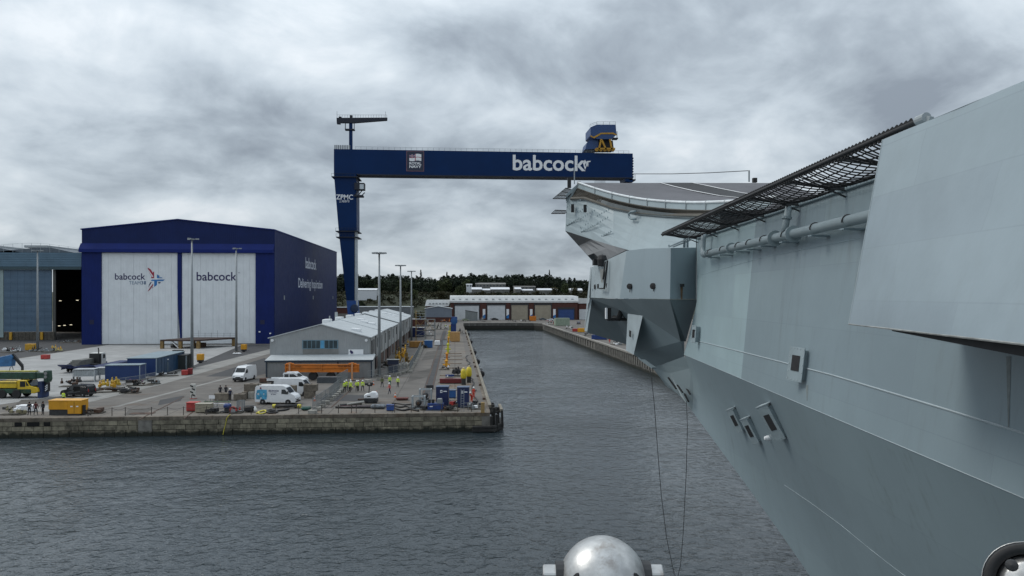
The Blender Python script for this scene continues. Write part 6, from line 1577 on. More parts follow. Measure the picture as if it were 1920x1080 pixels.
# pallets and bits
boxthing('brick_pallet', 'brown timber stack at the lean-to corner', 'pallet', 493, 718, (1.3, 1.2, .8), BRK, .1)
boxthing('red_skip', 'small red plastic bin alone on the pale apron', 'bin', 82, 674, (1.6, 1.4, 1.1), RED)
t = thing('striped_pillar', 'white pillar with black diagonal bands on a red foot', 'marker post', gz(361, 748), -T)
MB().box((-.42, -.1, 0), (.42, .6, .06)).build('foot', RED, t); MB().box((-.36, 0, .06), (.36, .42, 2.25)).build('pillar', M('pillar_white', (.52, .51, .47), .7, 0, .15, 3), t, bev=.03)
for k in range(4): MB().extr([(-.365 if k % 2 else -.1, -.012, .55 + k * .45), (.1 if k % 2 else .365, -.012, .35 + k * .45), (.1 if k % 2 else .365, -.012, .6 + k * .45), (-.365 if k % 2 else -.1, -.012, .75 + k * .45)], (0, .01, 0)).build('band', BLK, t)
MB().box((-.18, -.02, .1), (-.1, -.003, .6)).build('band', BLK, t)
boxthing('red_generator', 'bright red pump housing beside the beige stone block at the edge', 'pump', 359, 772, (1.45, 1.1, 1.15), RED, 0, None, M('red_lid', (.42, .05, .04), .5))
boxthing('stone_crate', 'pale beige weathered crate at the quay edge beside red housing', 'crate', 380, 774.5, (2.05, 1.1, 1.15), M('beige', (.30, .27, .20), .85, 0, .2, 3, streak=.4), 0, None, M('beige_top', (.34, .32, .26), .8))
boxthing('red_cabinet', 'red fuel box beside another behind the blue cabins', 'fuel box', 346, 704, (1.2, 1.0, 1.0), RED, .3); boxthing('red_cabinet', 'darker red fuel box by the dark container', 'fuel box', 356, 703, (.9, 1.0, 1.25), M('paint_dark_red', (.20, .02, .02), .5), .3)
for lb, px, py in (('amber lighting tower by the dark container', 374, 681), ('amber lighting tower by the hall side wall', 456, 660)):
    t = thing('lighting_tower', lb, 'lighting tower', gz(px, py), -T); MB().box((-.7, 0, .7), (.7, 1.1, 2.1)).build('housing', AMB, t, bev=.05); MB().box((-.6, .1, .25), (.6, 1, .69)).build('chassis', STEELD, t)
    for y in (.1, .9): wheel(t, 0, y, .32, .18)
    MB().beam((.7, .5, .5), (1.5, .5, .35), .08, .08).build('tow_bar', STEELD, t)
t = thing('sandbag_heap', 'heap of white sandbags at the foot of a lamp mast', 'sandbags', gz(447, 664), -T)
for k in range(7): MB().lathe((random.uniform(-1.3, 1.3), random.uniform(0, .6), .16), [(.01, -.15), (.42, -.08), (.46, .05), (.01, .2)], 8).build('sandbag', LETW, t, smooth=True)
boxthing('rubber_mat', 'flat black slab on the apron in front of the trestle', 'slab', 332, 659, (2.8, 1.2, .35), TRIMB, 0, None, None, False)
# low loaders and tractor
def loader(label, a, b, load):
    A, B = G(*a), G(*b); ln = (B - A).length; t = thing('low_loader', label, 'trailer', (A.x, A.y, .012), rotz_to(A, B)); NV = M('trailer_navy', (.012, .022, .085), .5, 0, .25, 1.2)
    MB().box((0, -1.3, .85), (ln, 1.3, 1.15)).build('bed', NV, t, bev=.04)
    MB().extr([(-.02, -1.3, 1.1), (-1.3, -1.3, 1.55), (-1.3, -1.3, 1.75), (-.02, -1.3, 1.2)], (0, 2.6, 0)).build('ramp', NV, t)
    for s_ in (-1, 1): MB().box((0, s_ * 1.3 - .03, .6), (ln, s_ * 1.3 + .03, .84)).build('side_rail', NV, t)
    for k in range(4):
        for y in (-1.0, 1.0): wheel(t, ln * (.15 + .09 * k), y, .42, .3)
    MB().box((ln - .5, -.5, 0.0), (ln - .2, .5, .849)).build('landing_leg', STEELD, t)
    if load:
        for k in range(5): MB().box((1 + k * .6, -1.0, 1.16 + .22 * k), (ln * .62 + k * .2, 1.0, 1.36 + .22 * k)).build('load_plate', M('load_grey', (.13, .13, .12), .6, 0, .25, 1), t)
    return ln
ln = loader('navy low-loader trailer carrying grey steel plates', (127, 699), (190, 687), True)
loader('long navy low-loader trailer beside the blue cabins', (168, 700), (236, 685), False)
tr_ = thing('tractor_unit', 'white and black truck cab hitched to the loaded trailer', 'truck', gz(184, 690), rotz_to(G(127, 699), G(190, 687)))
MB().extr([(-1.0, -1.25, .9), (-1.0, -1.25, 3.3), (.6, -1.25, 3.4), (1.0, -1.25, 2.2), (1.05, -1.25, .6), (-.2, -1.25, .6)], (0, 2.5, 0)).build('cab', M('cab_white', (.5, .5, .48), .5), tr_, bev=.08)
MB().box((-1.06, -1.1, 2.1), (-1.01, 1.1, 3.1)).build('rear_window', VGL, tr_); MB().box((-.5, -1.28, 2.1), (.5, -1.255, 3.0)).build('side_window', VGL, tr_)
MB().box((-3.6, -1.1, .8), (-1.05, 1.1, 1.2)).build('chassis', STEELD, tr_); MB().box((-1.35, -1.2, 1.2), (-1.08, 1.2, 3.2)).build('bulkhead', TRIMB, tr_)
MB().tube([(-1.6, -.9, 1.2), (-1.6, -.9, 4.0), (-1.75, -.9, 4.5)], .12, 8).build('exhaust_stack', TRIMB, tr_)
for x in (-3.0, .3):
    for y in (-1.05, 1.05): wheel(tr_, x, y, .5, .32)
# white cage stillages
def cage(label, px, py, dims, m=None, rz=0, legs=.0, group=None, nb=9):
    t = thing('cage_stillage', label, 'stillage', gz(px, py), -T + rz, group); x, y, h = dims; m = m or GALV
    for a in (-x / 2, x / 2):
        for b in (0, y): MB().box((a - .06, b - .06, 0), (a + .06, b + .06, legs + h)).build('post', m, t)
    MB().box((-x / 2, 0, legs + .05), (x / 2, y, legs + .16)).build('base', m, t)
    w = MB()
    for k in range(nb + 1):
        a = -x / 2 + x * k / nb; w.box((a - .02, -.02, legs + .17), (a + .02, .02, legs + h)); w.box((a - .02, y - .02, legs + .17), (a + .02, y + .02, legs + h))
    w.build('bars', m, t)
    for b in (0, y): MB().box((-x / 2, b - .03, legs + h), (x / 2, b + .03, legs + h + .06)).build('top_rail', m, t)
    return t
WST = M('stillage_white', (.42, .44, .45), .5, 0, .12, 1)
for lb, px, py, xx in (('pale slatted crate unit behind the black scrap frame', 157, 716, 3.6), ('pale slatted crate unit next to the low blue cabin', 193, 713, 2.6)):
    t = cage(lb, px, py, (xx, 2.2, 1.25), WST, .15, .9); MB().box((-xx / 2 + .1, .1, 1.08), (xx / 2 - .1, 2.1, 2.05)).build('content', M('content_pale', (.34, .37, .38), .6, 0, .2, 2), t); MB().box((-xx / 2, 0, 2.22), (xx / 2, 2.2, 2.3)).build('lid', WST, t)
# scrap, machinery piles : every one a thing built of several pieces
def heap(name, label, cat, px, py, wd, dp, h, mats, n_, rz=0, seed=0, kind='mix'):
    t = thing(name, label, cat, gz(px, py), -T + rz); rg = random.Random(seed); MB().box((-wd / 2, 0, .0), (wd / 2, dp, .12)).build('pallet', WOOD, t)
    for k in range(n_):
        m = rg.choice(mats); x, y = rg.uniform(-wd / 2 + .25, wd / 2 - .25), rg.uniform(.15, dp - .15); z = rg.uniform(.12, h * .55); s_ = rg.uniform(.25, .6)
        q = rg.random()
        if kind == 'cast' or q < .35: MB().lathe((x, y, z + .05), [(s_ * .5, 0), (s_ * .55, h * .2), (s_ * .25, h * .25), (s_ * .22, h * .42), (s_ * .35, h * .45), (.01, h * .5)], 10).build('casting', m, t)
        elif q < .7: MB().cyl((x, y, z + .1), (x + rg.uniform(-.9, .9) * wd * .3, y + rg.uniform(-.3, .3), z + rg.uniform(0, .35) * h + .1), rg.uniform(.06, .15), 8).build('tube', m, t)
        else: MB().cbox((x, y, z + .15), (s_ * 1.6, s_, s_ * .8), rz=rg.uniform(0, 3)).build('box', m, t)
    return t
heap('scrap_frame', 'heap of black scrap steelwork behind the grey people carrier', 'scrap heap', 128, 726, 3.2, 1.8, 1.9, [STEELD, TRIMB, RUST], 16, .1, 1)
heap('yellow_castings', 'pile of yellow machine castings on a dark pallet', 'machine parts', 200, 730, 3.9, 1.8, 1.9, [YEL, M('cast_yellow', (.50, .33, .03), .55)], 16, .1, 2, 'cast')
heap('pallet_row', 'long row of dark pallets and pipe fittings before the low blue cabin', 'pallet row', 216, 736, 6.5, 1.3, .8, [STEELD, TRIMB, RUST, WOOD], 20, .35, 3)
heap('fitting_row', 'row of dark pipe fittings with a purple strap along the road edge', 'pipe fittings', 262, 724, 4.2, 1.4, 1.3, [STEELD, TRIMB, M('strap_purple', (.14, .03, .12), .5), RUST, GALV], 18, .4, 4)
heap('hose_heap', 'dark hoses with a white drum beside the long blue cabin', 'hoses', 312, 706, 4.0, 1.4, 1.0, [TRIMB, STEELD, LETW], 10, .3, 5)
for k, (lb, px, py, ms, sd) in enumerate((('red and white parts heap at the foot of the teal hall yard', 12, 662, [RED, LETW, STEELD], 6), ('white tank parts beside the red heap near the teal hall', 28, 660, [LETW, GALV], 7), ('rack of pale posts on the dark strip by the lamp mast', 89, 661, [GALV, WST, STEELD], 8), ('cream machine parts at the end of the rack by the blue hall', 105, 659, [M('cream', (.5, .45, .2), .5), YEL], 9), ('silver drum and cables at the lamp mast foot', 64, 660, [GALV, STEELD], 10))):
    heap('parts_heap', lb, 'parts heap', px, py, 3.4, 1.6, 1.7, ms, 11, 0, sd)
boxthing('yellow_cabinet', 'ochre box container on the dark strip before the teal hall', 'container', 55, 657, (2.6, 1.8, 1.8), YEL)
heap('kerb_heap', 'dark heap of steel offcuts before the open workshop bay', 'scrap heap', 128, 643, 7, 2, .9, [STEELD, RUST, GALV], 14, 0, 12)
heap('valve_row', 'cream and dark valve parts at the quay edge beside the worker trio', 'valve parts', 18, 779, 2.9, 1.1, 1.3, [M('cream_dull', (.22, .20, .12), .6), STEELD, TRIMB, LETW], 14, 0, 13)
boxthing('white_sheets', 'stack of white sheets behind the dark-clad workers', 'sheet stack', 46, 773, (2.0, 1.2, .9), LETW, .1)

# ================================================================== quay front gear
t = thing('blue_pump', 'blue pump on a cart with a red hose reel', 'pump', gz(427, 775), -T)
MB().box((-1.0, 0, .12), (1.0, .9, .25)).build('cart', STEELD, t); MB().lathe((-.2, .45, .9), [(.28, -.45), (.34, -.3), (.34, .3), (.28, .45)], 12, axis=(1, 0, 0)).build('motor', BLUP, t); MB().box((-.55, .2, .25), (.15, .7, .6)).build('mount', STEELD, t)
w = MB(); ring = [(.75 + .42 * math.cos(a), -.1, .47 + .42 * math.sin(a)) for a in [2 * math.pi * k / 16 for k in range(17)]]; w.tube(ring, .06, 6); w.tube([(p[0] * .8 + .12, -.05, p[2] * .8 + .08) for p in ring], .05, 6); w.build('hose_reel', RED, t)
cage('small galvanised cage standing between the pump and black bundle', 450, 773, (.75, .6, 1.5), None, 0, 0, None, 4)
def bars(label, a, b, cat='rack'):
    pass
t = thing('valve_rack', 'low galvanised rack of white and green pipes before the concrete blocks', 'rack', gz(407, 766), -T)
for x in (-1.6, 0, 1.6): MB().box((x - .04, 0, 0), (x + .04, .08, 1.2)).build('post', GALV, t)
for k, m_ in enumerate((GALV, LETW, M('pipe_green', (.05, .12, .05), .5))): MB().cyl((-1.8, .1 - .08 * k, .35 + .3 * k), (1.9, .1 - .08 * k, .35 + .3 * k), .05, 8).build('pipe', m_, t)
for lb, px in (('white notice board on a stake, beside its twin', 394.5), ('white notice board on a stake near the concrete blocks', 400)):
    t = thing('notice_board', lb, 'sign', gz(px, 768), -T); MB().box((-.03, 0, 0), (.03, .05, 1.9)).build('stake', GALV, t); MB().box((-.2, -.03, 1.5), (.2, -.001, 1.95)).build('board', LETW, t)
def hose(name, label, pts, r, m, cat='hose', z0=None):
    P = [G(*p) + Vector((0, 0, r + .012)) for p in pts]; Q = []
    for i in range(len(P) - 1):
        a, b, c, d = P[max(0, i - 1)], P[i], P[i + 1], P[min(len(P) - 1, i + 2)]
        for k in range(5):
            u = k / 5.0; Q.append(.5 * ((2 * b) + (c - a) * u + (2 * a - 5 * b + 4 * c - d) * u * u + (3 * b - a - 3 * c + d) * u ** 3))
    Q.append(P[-1])
    for q in Q: q.z = r + .012
    return tag(MB().tube(Q, r, 7).build(name, m, smooth=True), label, cat)
boxthing('black_bundle', 'black tarpaulin bundle with a white sack at the quay edge', 'bundle', 466, 774, (1.3, .9, .9), TRIMB, .05, None, None, False, .2)
t = boxthing('white_sack', 'white sack leaning on the black tarpaulin bundle', 'sack', 476.5, 773.5, (.55, .5, .75), LETW, .1, None, None, False, .18)
hose('yellow_hose', 'bright yellow hose looped on the paving near the edge', [(481, 776), (492, 771), (500, 773), (490, 777), (484, 774), (498, 770)], .09, M('hose_yellow', (.55, .48, .05), .5))
hose('black_hose', 'thick black hose coiled on the paving beside the yellow hose', [(500, 772), (510, 770), (520, 774), (506, 776), (502, 773), (530, 771), (542, 768)], .13, TRIMB)
t = thing('black_pipe', 'black pipe section with yellow-banded ends behind the black hose', 'pipe', gz(537, 766), -T); MB().cyl((-1.8, .2, .3), (1.8, .2, .3), .24, 12).build('barrel', TRIMB, t, smooth=True)
for x in (-1.75, 1.75): MB().cyl((x - .22, .2, .3), (x + .22, .2, .3), .27, 12).build('yellow_band', M('hose_yellow'), t)
for x in (-1.2, 1.2): MB().box((x - .1, 0, 0), (x + .1, .4, .06)).build('chock', WOOD, t)
boxthing('green_tarpaulin', 'low dark green tarpaulin heap at the fence foot', 'tarpaulin', 573, 770.5, (1.3, .9, .5), M('tarp_green', (.012, .075, .06), .5), .1, None, None, False, .15)
t = thing('yellow_rope', 'yellow rope hanging down the stone quay wall', 'rope', (G(426, 786).x, YQ - .12, -2.3))
P = [onY(x, y, YQ - .13) for x, y in ((429, 779.5), (425, 784), (423, 795), (420, 806), (418, 815))]; P = [Vector((P[0].x, YQ + .5, .05)), Vector((P[0].x, YQ - .1, .06))] + P[1:]
MB().tube(P, .05, 6).build('rope', M('hose_yellow'), t, world=True)
# edge railing: posts with a chain
er = thing('edge_railing', 'row of thin posts with sagging chain along the quay edge', 'railing', (-30, YQ + .9, 0)); xs = [onY(px, 775, YQ + .9).x for px in (165, 210, 235, 284, 314, 344, 387, 430, 471, 516, 560, 603, 634.5, 659, 668, 703, 740, 771, 828, 858, 884)]
RSTP = M('post_rust', (.06, .048, .04), .7, 0, .3, 3)
for x in xs: MB().cyl((x, YQ + .9, .005), (x, YQ + .9, 1.15), .05, 8).build('post', RSTP, er, world=True)
for a, b in zip(xs, xs[1:]):
    MB().tube([(a + (b - a) * k / 8, YQ + .9, 1.05 - .25 * math.sin(math.pi * k / 8)) for k in range(9)], .022, 5).build('chain', RSTP, er, world=True)
# pipes, bowser, boxes on the middle of the quay
t = thing('pipe_bundle', 'dark steel pipes with a purple-red band lying at the quay edge', 'pipes', gz(672, 766), -T)
for k, (m_, z, a, b) in enumerate(((TRIMB, .16, -3.2, 3.4), (M('pipe_purple', (.07, .015, .03), .5), .15, -2.6, 1.8), (STEELD, .17, -1.0, 3.9))): MB().cyl((a, .1 + .42 * k, z), (b, .1 + .42 * k, z), .15, 10).build('pipe', m_, t, smooth=True)
t = thing('loose_pipe', 'pale pipe length resting slantwise on the dark pipes', 'pipe', gz(651, 762), -T + R(38)); MB().cyl((0, 0, .3), (2.6, 0, .42), .14, 10).build('barrel', M('pipe_pale', (.36, .35, .32), .5), t); MB().box((2.0, -.2, 0), (2.2, .2, .28)).build('chock', WOOD, t); MB().box((.3, -.2, 0), (.5, .2, .17)).build('chock', WOOD, t)
t = thing('loose_pipe', 'dark pipe length slanting away beside the pale pipe', 'pipe', gz(638, 762), -T + R(38)); MB().cyl((0, 0, .16), (3.2, 0, .16), .15, 10).build('barrel', STEELD, t); MB().cyl((3.2, 0, .16), (3.3, 0, .16), .2, 10).build('flange', RUST, t)
bw = thing('pump_bowser', 'white rounded pump unit with a black lamp arm on a dark base', 'pump unit', gz(694.5, 756.5), -T)
MB().box((-.95, 0, .1), (.95, 1.2, .7)).build('base', STEELD, bw, bev=.04); MB().extr([(-.95, 0, .72), (.95, 0, .72), (.95, 0, 1.2), (.7, 0, 1.62), (.1, 0, 1.66), (-.2, 0, 1.45), (-.85, 0, 1.3), (-.95, 0, 1.1)], (0, 1.2, 0)).build('shell', LETW, bw, bev=.14, bseg=2)
for x in (-.6, .6): wheel(bw, x, .05, .22, .15)
MB().beam((-.3, .5, 1.4), (-.25, .5, 2.5), .12, .12).build('arm', TRIMB, bw); w = MB(); w.cbox((-.65, .5, 2.75), (.45, .4, .3)); w.cbox((.1, .5, 2.8), (.4, .4, .3)); w.cbox((-.2, .5, 2.55), (.7, .2, .2)); w.build('lamp_cluster', TRIMB, bw)
MB().box((-.5, -.02, .95), (0, -.003, 1.1)).build('handle', TRIMB, bw)
boxthing('steel_beam', 'short brown steel beam lying behind the white pump unit', 'beam', 678, 751, (1.2, .3, .25), RUST, .05)
boxthing('red_pallet', 'brown-red slatted pallet lying on the paving near the walker', 'pallet', 753.5, 751, (1.75, 1.1, .25), M('pallet_red', (.11, .035, .028), .8, 0, .25, 3), .04, None, M('pallet_red'))
boxthing('tarp_pile', 'grey-blue tarpaulin pile at the end of the dark pipes', 'tarpaulin', 708, 767.5, (2.1, 1.0, .6), M('tarp_grey', (.13, .15, .17), .5, 0, .35, 3), 0, None, None, False, .2)
boxthing('blue_chest', 'small bright blue chest with white label beside the tarpaulin pile', 'chest', 731, 771, (.95, .75, .75), M('chest_blue', (.02, .07, .26), .5), 0, None, BLUP)
for k, pts in enumerate(([(740, 762), (750, 765), (762, 763), (772, 767), (790, 766)], [(742, 768), (756, 771), (768, 769), (785, 772)], [(735, 757), (748, 758), (760, 760), (774, 758)])):
    hose('cable_run', ('black hose snaking between the blue chest and pump frames', 'thick black hose along the edge below the pump frames', 'thin hose behind the blue chest')[k], pts, (.11, .13, .08)[k], TRIMB)
# pump frames
def pumpframe(label, px, py, s_=1.0):
    t = thing('pump_set', label, 'pump', gz(px, py), -T); m = M('frame_pale', (.33, .36, .37), .5, 0, .1, 2); x, y, h = .85 * s_, 1.2 * s_, 1.75 * s_
    for a in (-x, x):
        for b in (0, y): MB().box((a - .07, b - .07, 0), (a + .07, b + .07, h)).build('post', m, t)
    for z in (.03, h - .12):
        for b in (-.06, y - .06): MB().box((-x + .07, b, z), (x - .07, b + .12, z + .12)).build('rail', m, t)
    for a in (-x - .06, x - .06): MB().box((a, .07, h - .12), (a + .12, y - .07, h)).build('rail', m, t)
    MB().lathe((0, y * .5, h * .45), [(.2, -.5), (.42, -.3), (.42, .3), (.3, .5)], 14, axis=(0, 1, 0)).build('motor', STEELD, t); MB().box((-.5, .1, .03), (.5, y - .1, h * .2)).build('bed', STEELD, t); MB().cyl((0, -.02, h * .45), (0, y * .2, h * .45), .2, 12).build('pulley', RUST, t)
pumpframe('galvanised pump frame behind its twin beside the navy tanks', 797, 752); pumpframe('galvanised pump frame closest to the quay edge', 784, 767)
NVY = M('tank_navy', (.008, .018, .075), .4, 0, .12, 1)
def tank(label, px, py, dims, m=NVY, logo=True, rz=0):
    t = thing('navy_tank', label, 'tank unit', gz(px, py), -T + rz); x, y, h = dims
    MB().box((-x / 2, 0, .1), (x / 2, y, h)).build('body', m, t, bev=.04); MB().box((-x / 2 - .04, -.04, h + .004), (x / 2 + .04, y + .04, h + .1)).build('top', M('tank_top', (.06, .09, .16), .4), t); MB().box((-x / 2, .02, 0), (x / 2, y, .099)).build('skid', STEELD, t)
    for a in (-x / 2 + .02, x / 2 - .14): MB().box((a, -.03, .12), (a + .12, -.002, h - .02)).build('rib', m, t)
    if logo:
        MB().box((-x * .16, -.03, h * .72), (x * .02, -.003, h * .86)).build('logo_square', LETW, t); MB().box((-x * .11, -.04, h * .76), (-x * .03, -.031, h * .82)).build('logo_core', m, t); MB().box((x * .10, -.03, h * .77), (x * .38, -.003, h * .82)).build('logo_bar', LETW, t)
tank('tall navy blue tank unit with white logo beside the low pump skid', 829, 763, (1.75, 1.6, 2.75)); tank('tall navy blue tank unit with an access ladder at the dock corner', 868, 765, (1.65, 1.6, 2.8)); tank('small bright blue tank between the two tall navy tanks', 848, 747, (1.0, 1.1, 1.15), M('tank_blue', (.02, .09, .26), .4), False)
t = thing('pump_skid', 'low bright blue pump skid with grey hopper at the quay edge', 'pump', gz(818, 770), -T)
MB().box((-1.2, 0, .12), (.95, 1.2, .95)).build('body', BLUP, t, bev=.04); MB().box((-1.4, -.1, 0), (1.8, 1.3, .119)).build('skid', M('skid_blue', (.04, .07, .13), .5), t); MB().extr([(0, .1, .96), (.8, .1, .96), (.7, .1, 1.55), (.1, .1, 1.55)], (0, 1, 0)).build('hopper', GALV, t)
for x in (-1.0, -.5): MB().cyl((x, .5, .96), (x, .5, 1.45), .2, 12).build('filter', TRIMB, t)
MB().box((-.9, -.02, .5), (-.5, -.003, .62)).build('label', LETW, t)
t = thing('access_ladder', 'silver step ladder leaning on the tall navy tank', 'ladder', gz(873, 771), -T)
for x in (-.65, -.25): MB().beam((x, 0, 0), (x, .55, 2.9), .06, .06).build('stile', GALV, t)
for k in range(8): MB().beam((-.65, .06 + .065 * k, .35 + .33 * k), (-.25, .06 + .065 * k, .35 + .33 * k), .05, .05).build('rung', GALV, t)
for x in (.35, 1.0): MB().beam((x, 0, 0), (x, 0, 1.15), .05, .05).build('post', GALV, t)
for z in (.6, 1.1): MB().beam((-.25, 0, z), (1.0, 0, z), .05, .05).build('rail', GALV, t)
heap('corner_gear', 'tangle of dark hoses and white fittings at the dock corner', 'gear heap', 889, 768, 1.9, 3.0, .9, [TRIMB, STEELD, LETW, GALV], 18, 0, 21); boxthing('timber_post_block', 'ochre timber block standing on the quay corner', 'timber post', 905, 776, (.5, .5, 1.5), M('timber_ochre', (.30, .20, .08), .8), 0, None, None, False)
boxthing('red_trough', 'long dark red steel trough lying across the quay', 'trough', 847.5, 719.5, (4.4, .9, .75), M('trough_red', (.13, .012, .014), .5, 0, .2, 2), 0, None, M('trough_red'))
heap('frame_heap', 'dark tangled steel frame behind the red trough', 'steel frame', 856, 706, 2.0, 1.8, 1.9, [STEELD, TRIMB], 14, 0, 22); heap('wrap_heap', 'white wrap and blue sheet lying before the dark frame', 'sheet', 842, 710, 1.6, 1.0, .7, [LETW, BLUP], 8, 0, 23)
boxthing('dark_skid', 'small dark frame beside the rear pump frame', 'frame', 806, 730, (1.2, .9, .7), STEELD, .2); boxthing('long_plank', 'thin dark plank lying below the red trough', 'plank', 836, 724, (1.9, .3, .1), STEELD, 0, None, None, False)
BAGY = M('bag_yellow', (.55, .43, .02), .5, 0, .12, 2)
for lb, px, py in (('shorter yellow-wrapped bollard on a dark stand beside the trough', 869, 722), ('taller yellow-wrapped bollard on a dark stand by the dock edge', 879, 718)):
    t = thing('wrapped_bollard', lb, 'bollard', gz(px, py), -T); MB().cyl((0, .4, 0), (0, .4, 1.1), .4, 12).build('stand', TRIMB, t); MB().lathe((0, .4, 1.1), [(.42, 0), (.52, .3), (.50, 1.2), (.35, 1.65), (.01, 1.8)], 14).build('wrap', BAGY, t, smooth=True); MB().lathe((0, .4, 2.9), [(.2, -.1), (.22, .1), (.01, .2)], 10).build('cap', M('cap_cream', (.55, .45, .25), .5), t)
# row of standpipes receding along the rail
for k, (lb, px, py, m_) in enumerate((('amber standpipe with white fittings, closest to the dark frame', 837, 690, AMB), ('orange-brown standpipe on the rail line', 838, 675, ORG), ('lime yellow standpipe on the rail line', 840, 662, M('lime', (.5, .5, .03), .5)), ('amber-topped standpipe before the timber crate', 841, 647, AMB), ('yellow standpipe beside the timber crate', 842, 634, BAGY), ('yellow standpipe behind the timber crate', 844, 621, M('lime')))):
    t = thing('standpipe', lb, 'standpipe', gz(px, py), -T, 'coloured standpipes along the dock rail'); h = 1.5 + .8 * (k > 1); MB().cyl((0, 0, 0), (0, 0, h), .28, 10).build('pipe', m_, t); MB().lathe((0, 0, h), [(.4, -.1), (.42, .12), (.15, .3), (.12, .5), (.01, .52)], 10).build('head', AMB if k % 2 else m_, t)
    for s_ in (-1, 1): MB().cyl((0, 0, h * .5), (s_ * .75, 0, h * .45), .16, 8).build('branch', GALV if k % 2 else m_, t); 
    MB().box((-.6, -.4, 0), (.6, .4, .08)).build('foot', STEELD, t)
boxthing('timber_crate', 'big new plywood crate standing at the dock edge', 'crate', 852.5, 641, (3.3, 2.4, 3.2), M('plywood', (.44, .25, .09), .7, 0, .12, 2, streak=.15), 0, None, M('plywood_top', (.50, .32, .15), .7))
boxthing('white_tub', 'white tub on the paving before the scaffold tower', 'tub', 819.5, 648, (1.6, 1.4, 1.5), LETW, 0, None, None, True, .12); boxthing('white_tank', 'white cubic tank with dark cap next to the standpipes', 'tank', 834, 647.5, (1.2, 1.1, 1.7), WST, 0, None, TRIMB); boxthing('blue_drum_set', 'blue and white drum set beside the ochre skip', 'drums', 803, 652.5, (2.3, 1.6, 2.2), M('tank_blue'), 0, None, M('drum_top', (.3, .4, .5), .5)); boxthing('ochre_skip', 'ochre steel skip beside the warehouse side', 'skip', 780, 652, (4.0, 2.2, 1.9), M('skip_ochre', (.28, .14, .03), .6, 0, .25, 1), 0, None, None, True)
# scaffold access tower
t = thing('scaffold_tower', 'tall scaffold access tower on ochre trestle frames', 'scaffold', gz(797, 640), -T); x_, h_ = 3.2, 10.5
for a in (-x_, 0, x_):
    for b in (0, 2.5): MB().cyl((a, b, 0), (a, b, h_ if a <= 0 else 7.5), .09, 6).build('standard', M('scaf_ochre', (.25, .16, .05), .6) if a == -x_ else GALV, t)
for z in (1.8, 3.6, 5.4, 7.4):
    for b in (0, 2.5): MB().cyl((-x_, b, z), (x_, b, z), .07, 6).build('ledger', GALV, t)
    MB().box((-x_, .1, z + .08), (x_, 2.4, z + .16)).build('platform', WOOD, t)
for z0, z1, m_ in ((3.6, 7.4, M('scaf_ochre')), (7.4, 3.6, M('scaf_ochre')), (1.8, 3.6, GALV)):
    MB().beam((-x_, -.08, z0), (0, -.08, z1), .14, .1).build('brace', m_, t); MB().beam((0, -.08, z0), (x_, -.08, z1), .14, .1).build('brace', m_, t)
for z in (8.4, 9.4, 10.3): MB().cyl((-x_, 0, z), (0, 0, z), .06, 6).build('guard_rail', GALV, t)
t = thing('blue_machine', 'bright blue winch machine standing on the dock corner', 'winch', gz(850, 622), -T); MB().box((-1.1, 0, 0), (1.1, 2, 3.5)).build('column', BLUP, t, bev=.1); MB().lathe((.3, -.3, 4.6), [(.3, 0), (1.5, .1), (1.5, .8), (.3, .9)], 14, axis=(0, 1, 0)).build('drum', M('tank_blue'), t); MB().box((-.9, .2, 3.51), (1.6, 1.8, 6.4)).build('housing', BLUP, t, bev=.2)
heap('anchor_heap', 'heap of yellow-painted chain and fittings beside the warehouse', 'chain heap', 753, 684, 4.2, 3.5, 4.2, [M('chain_yellow', (.30, .20, .05), .6, 0, .4, 3), YEL, M('chain_brown', (.14, .09, .03), .7)], 30, 0, 31)
t = thing('site_notice_board', 'dark blue board on two posts by the warehouse corner', 'notice board', gz(737, 702), -T)
for x in (-1.0, 1.0): MB().box((x - .07, 0, 0), (x + .07, .12, 2.9)).build('post', STEELD, t)
MB().box((-1.1, -.06, 1.9), (1.1, -.005, 2.85)).build('board', M('board_navy', (.012, .02, .05), .4), t); MB().box((-1.25, -.3, 2.9), (1.25, .4, 3.0)).build('canopy', WRF, t); MB().box((-.9, .13, .3), (.9, .2, 1.8)).build('lower_board', M('board_navy'), t)
# ================================================================== site fences
def fence(name, label, pts, h=2.1, m=None, feet=True):
    P = [G(*p) for p in pts]; t = thing(name, label, 'fence', (P[0].x, P[0].y, 0)); m = m or M('fence_galv', (.20, .215, .22), .5, .2)
    for A, B in zip(P, P[1:]):
        d = (B - A).normalized(); n_ = max(1, round((B - A).length / 2.6))
        for i in range(n_):
            a, b = A.lerp(B, i / n_) + d * .04, A.lerp(B, (i + 1) / n_) - d * .04; w = MB()
            for k in range(2): q = (a, b)[k]; w.cyl(q + Vector((0, 0, .14)), q + Vector((0, 0, h)), .03, 6)
            for z in (.16, h * .55, h): w.cyl(a + Vector((0, 0, z)), b + Vector((0, 0, z)), .025, 6)
            for k in range(1, 20): q = a.lerp(b, k / 20.0); w.beam(q + Vector((0, 0, .16)), q + Vector((0, 0, h)), .013, .013)
            w.build('fence_panel', m, t, world=True, fix=False)
            if feet: MB().cbox(a + Vector((0, 0, .26)), (1.15, .65, .5), rz=-T).build('concrete_foot', CNCL, t, world=True, bev=.04)
        if feet: MB().cbox(B + Vector((0, 0, .26)), (1.15, .65, .5), rz=-T).build('concrete_foot', CNCL, t, world=True, bev=.04)
fence('mesh_fence', 'galvanised mesh fence on concrete feet from the quay edge to the hi-vis group', [(586, 776), (602, 764), (618, 752), (636, 736)])
fence('mesh_fence', 'short solid-looking mesh screen with concrete feet behind the hi-vis group', [(632, 737), (652, 723)], 2.9)
fence('mesh_fence', 'mesh fence with concrete feet from the lean-to towards the dark blue board', [(690, 717), (712, 713), (738, 706), (762, 699)])
fence('mesh_fence', 'mesh fence with concrete feet running along the warehouse yard', [(768, 699), (782, 672), (790, 652)])
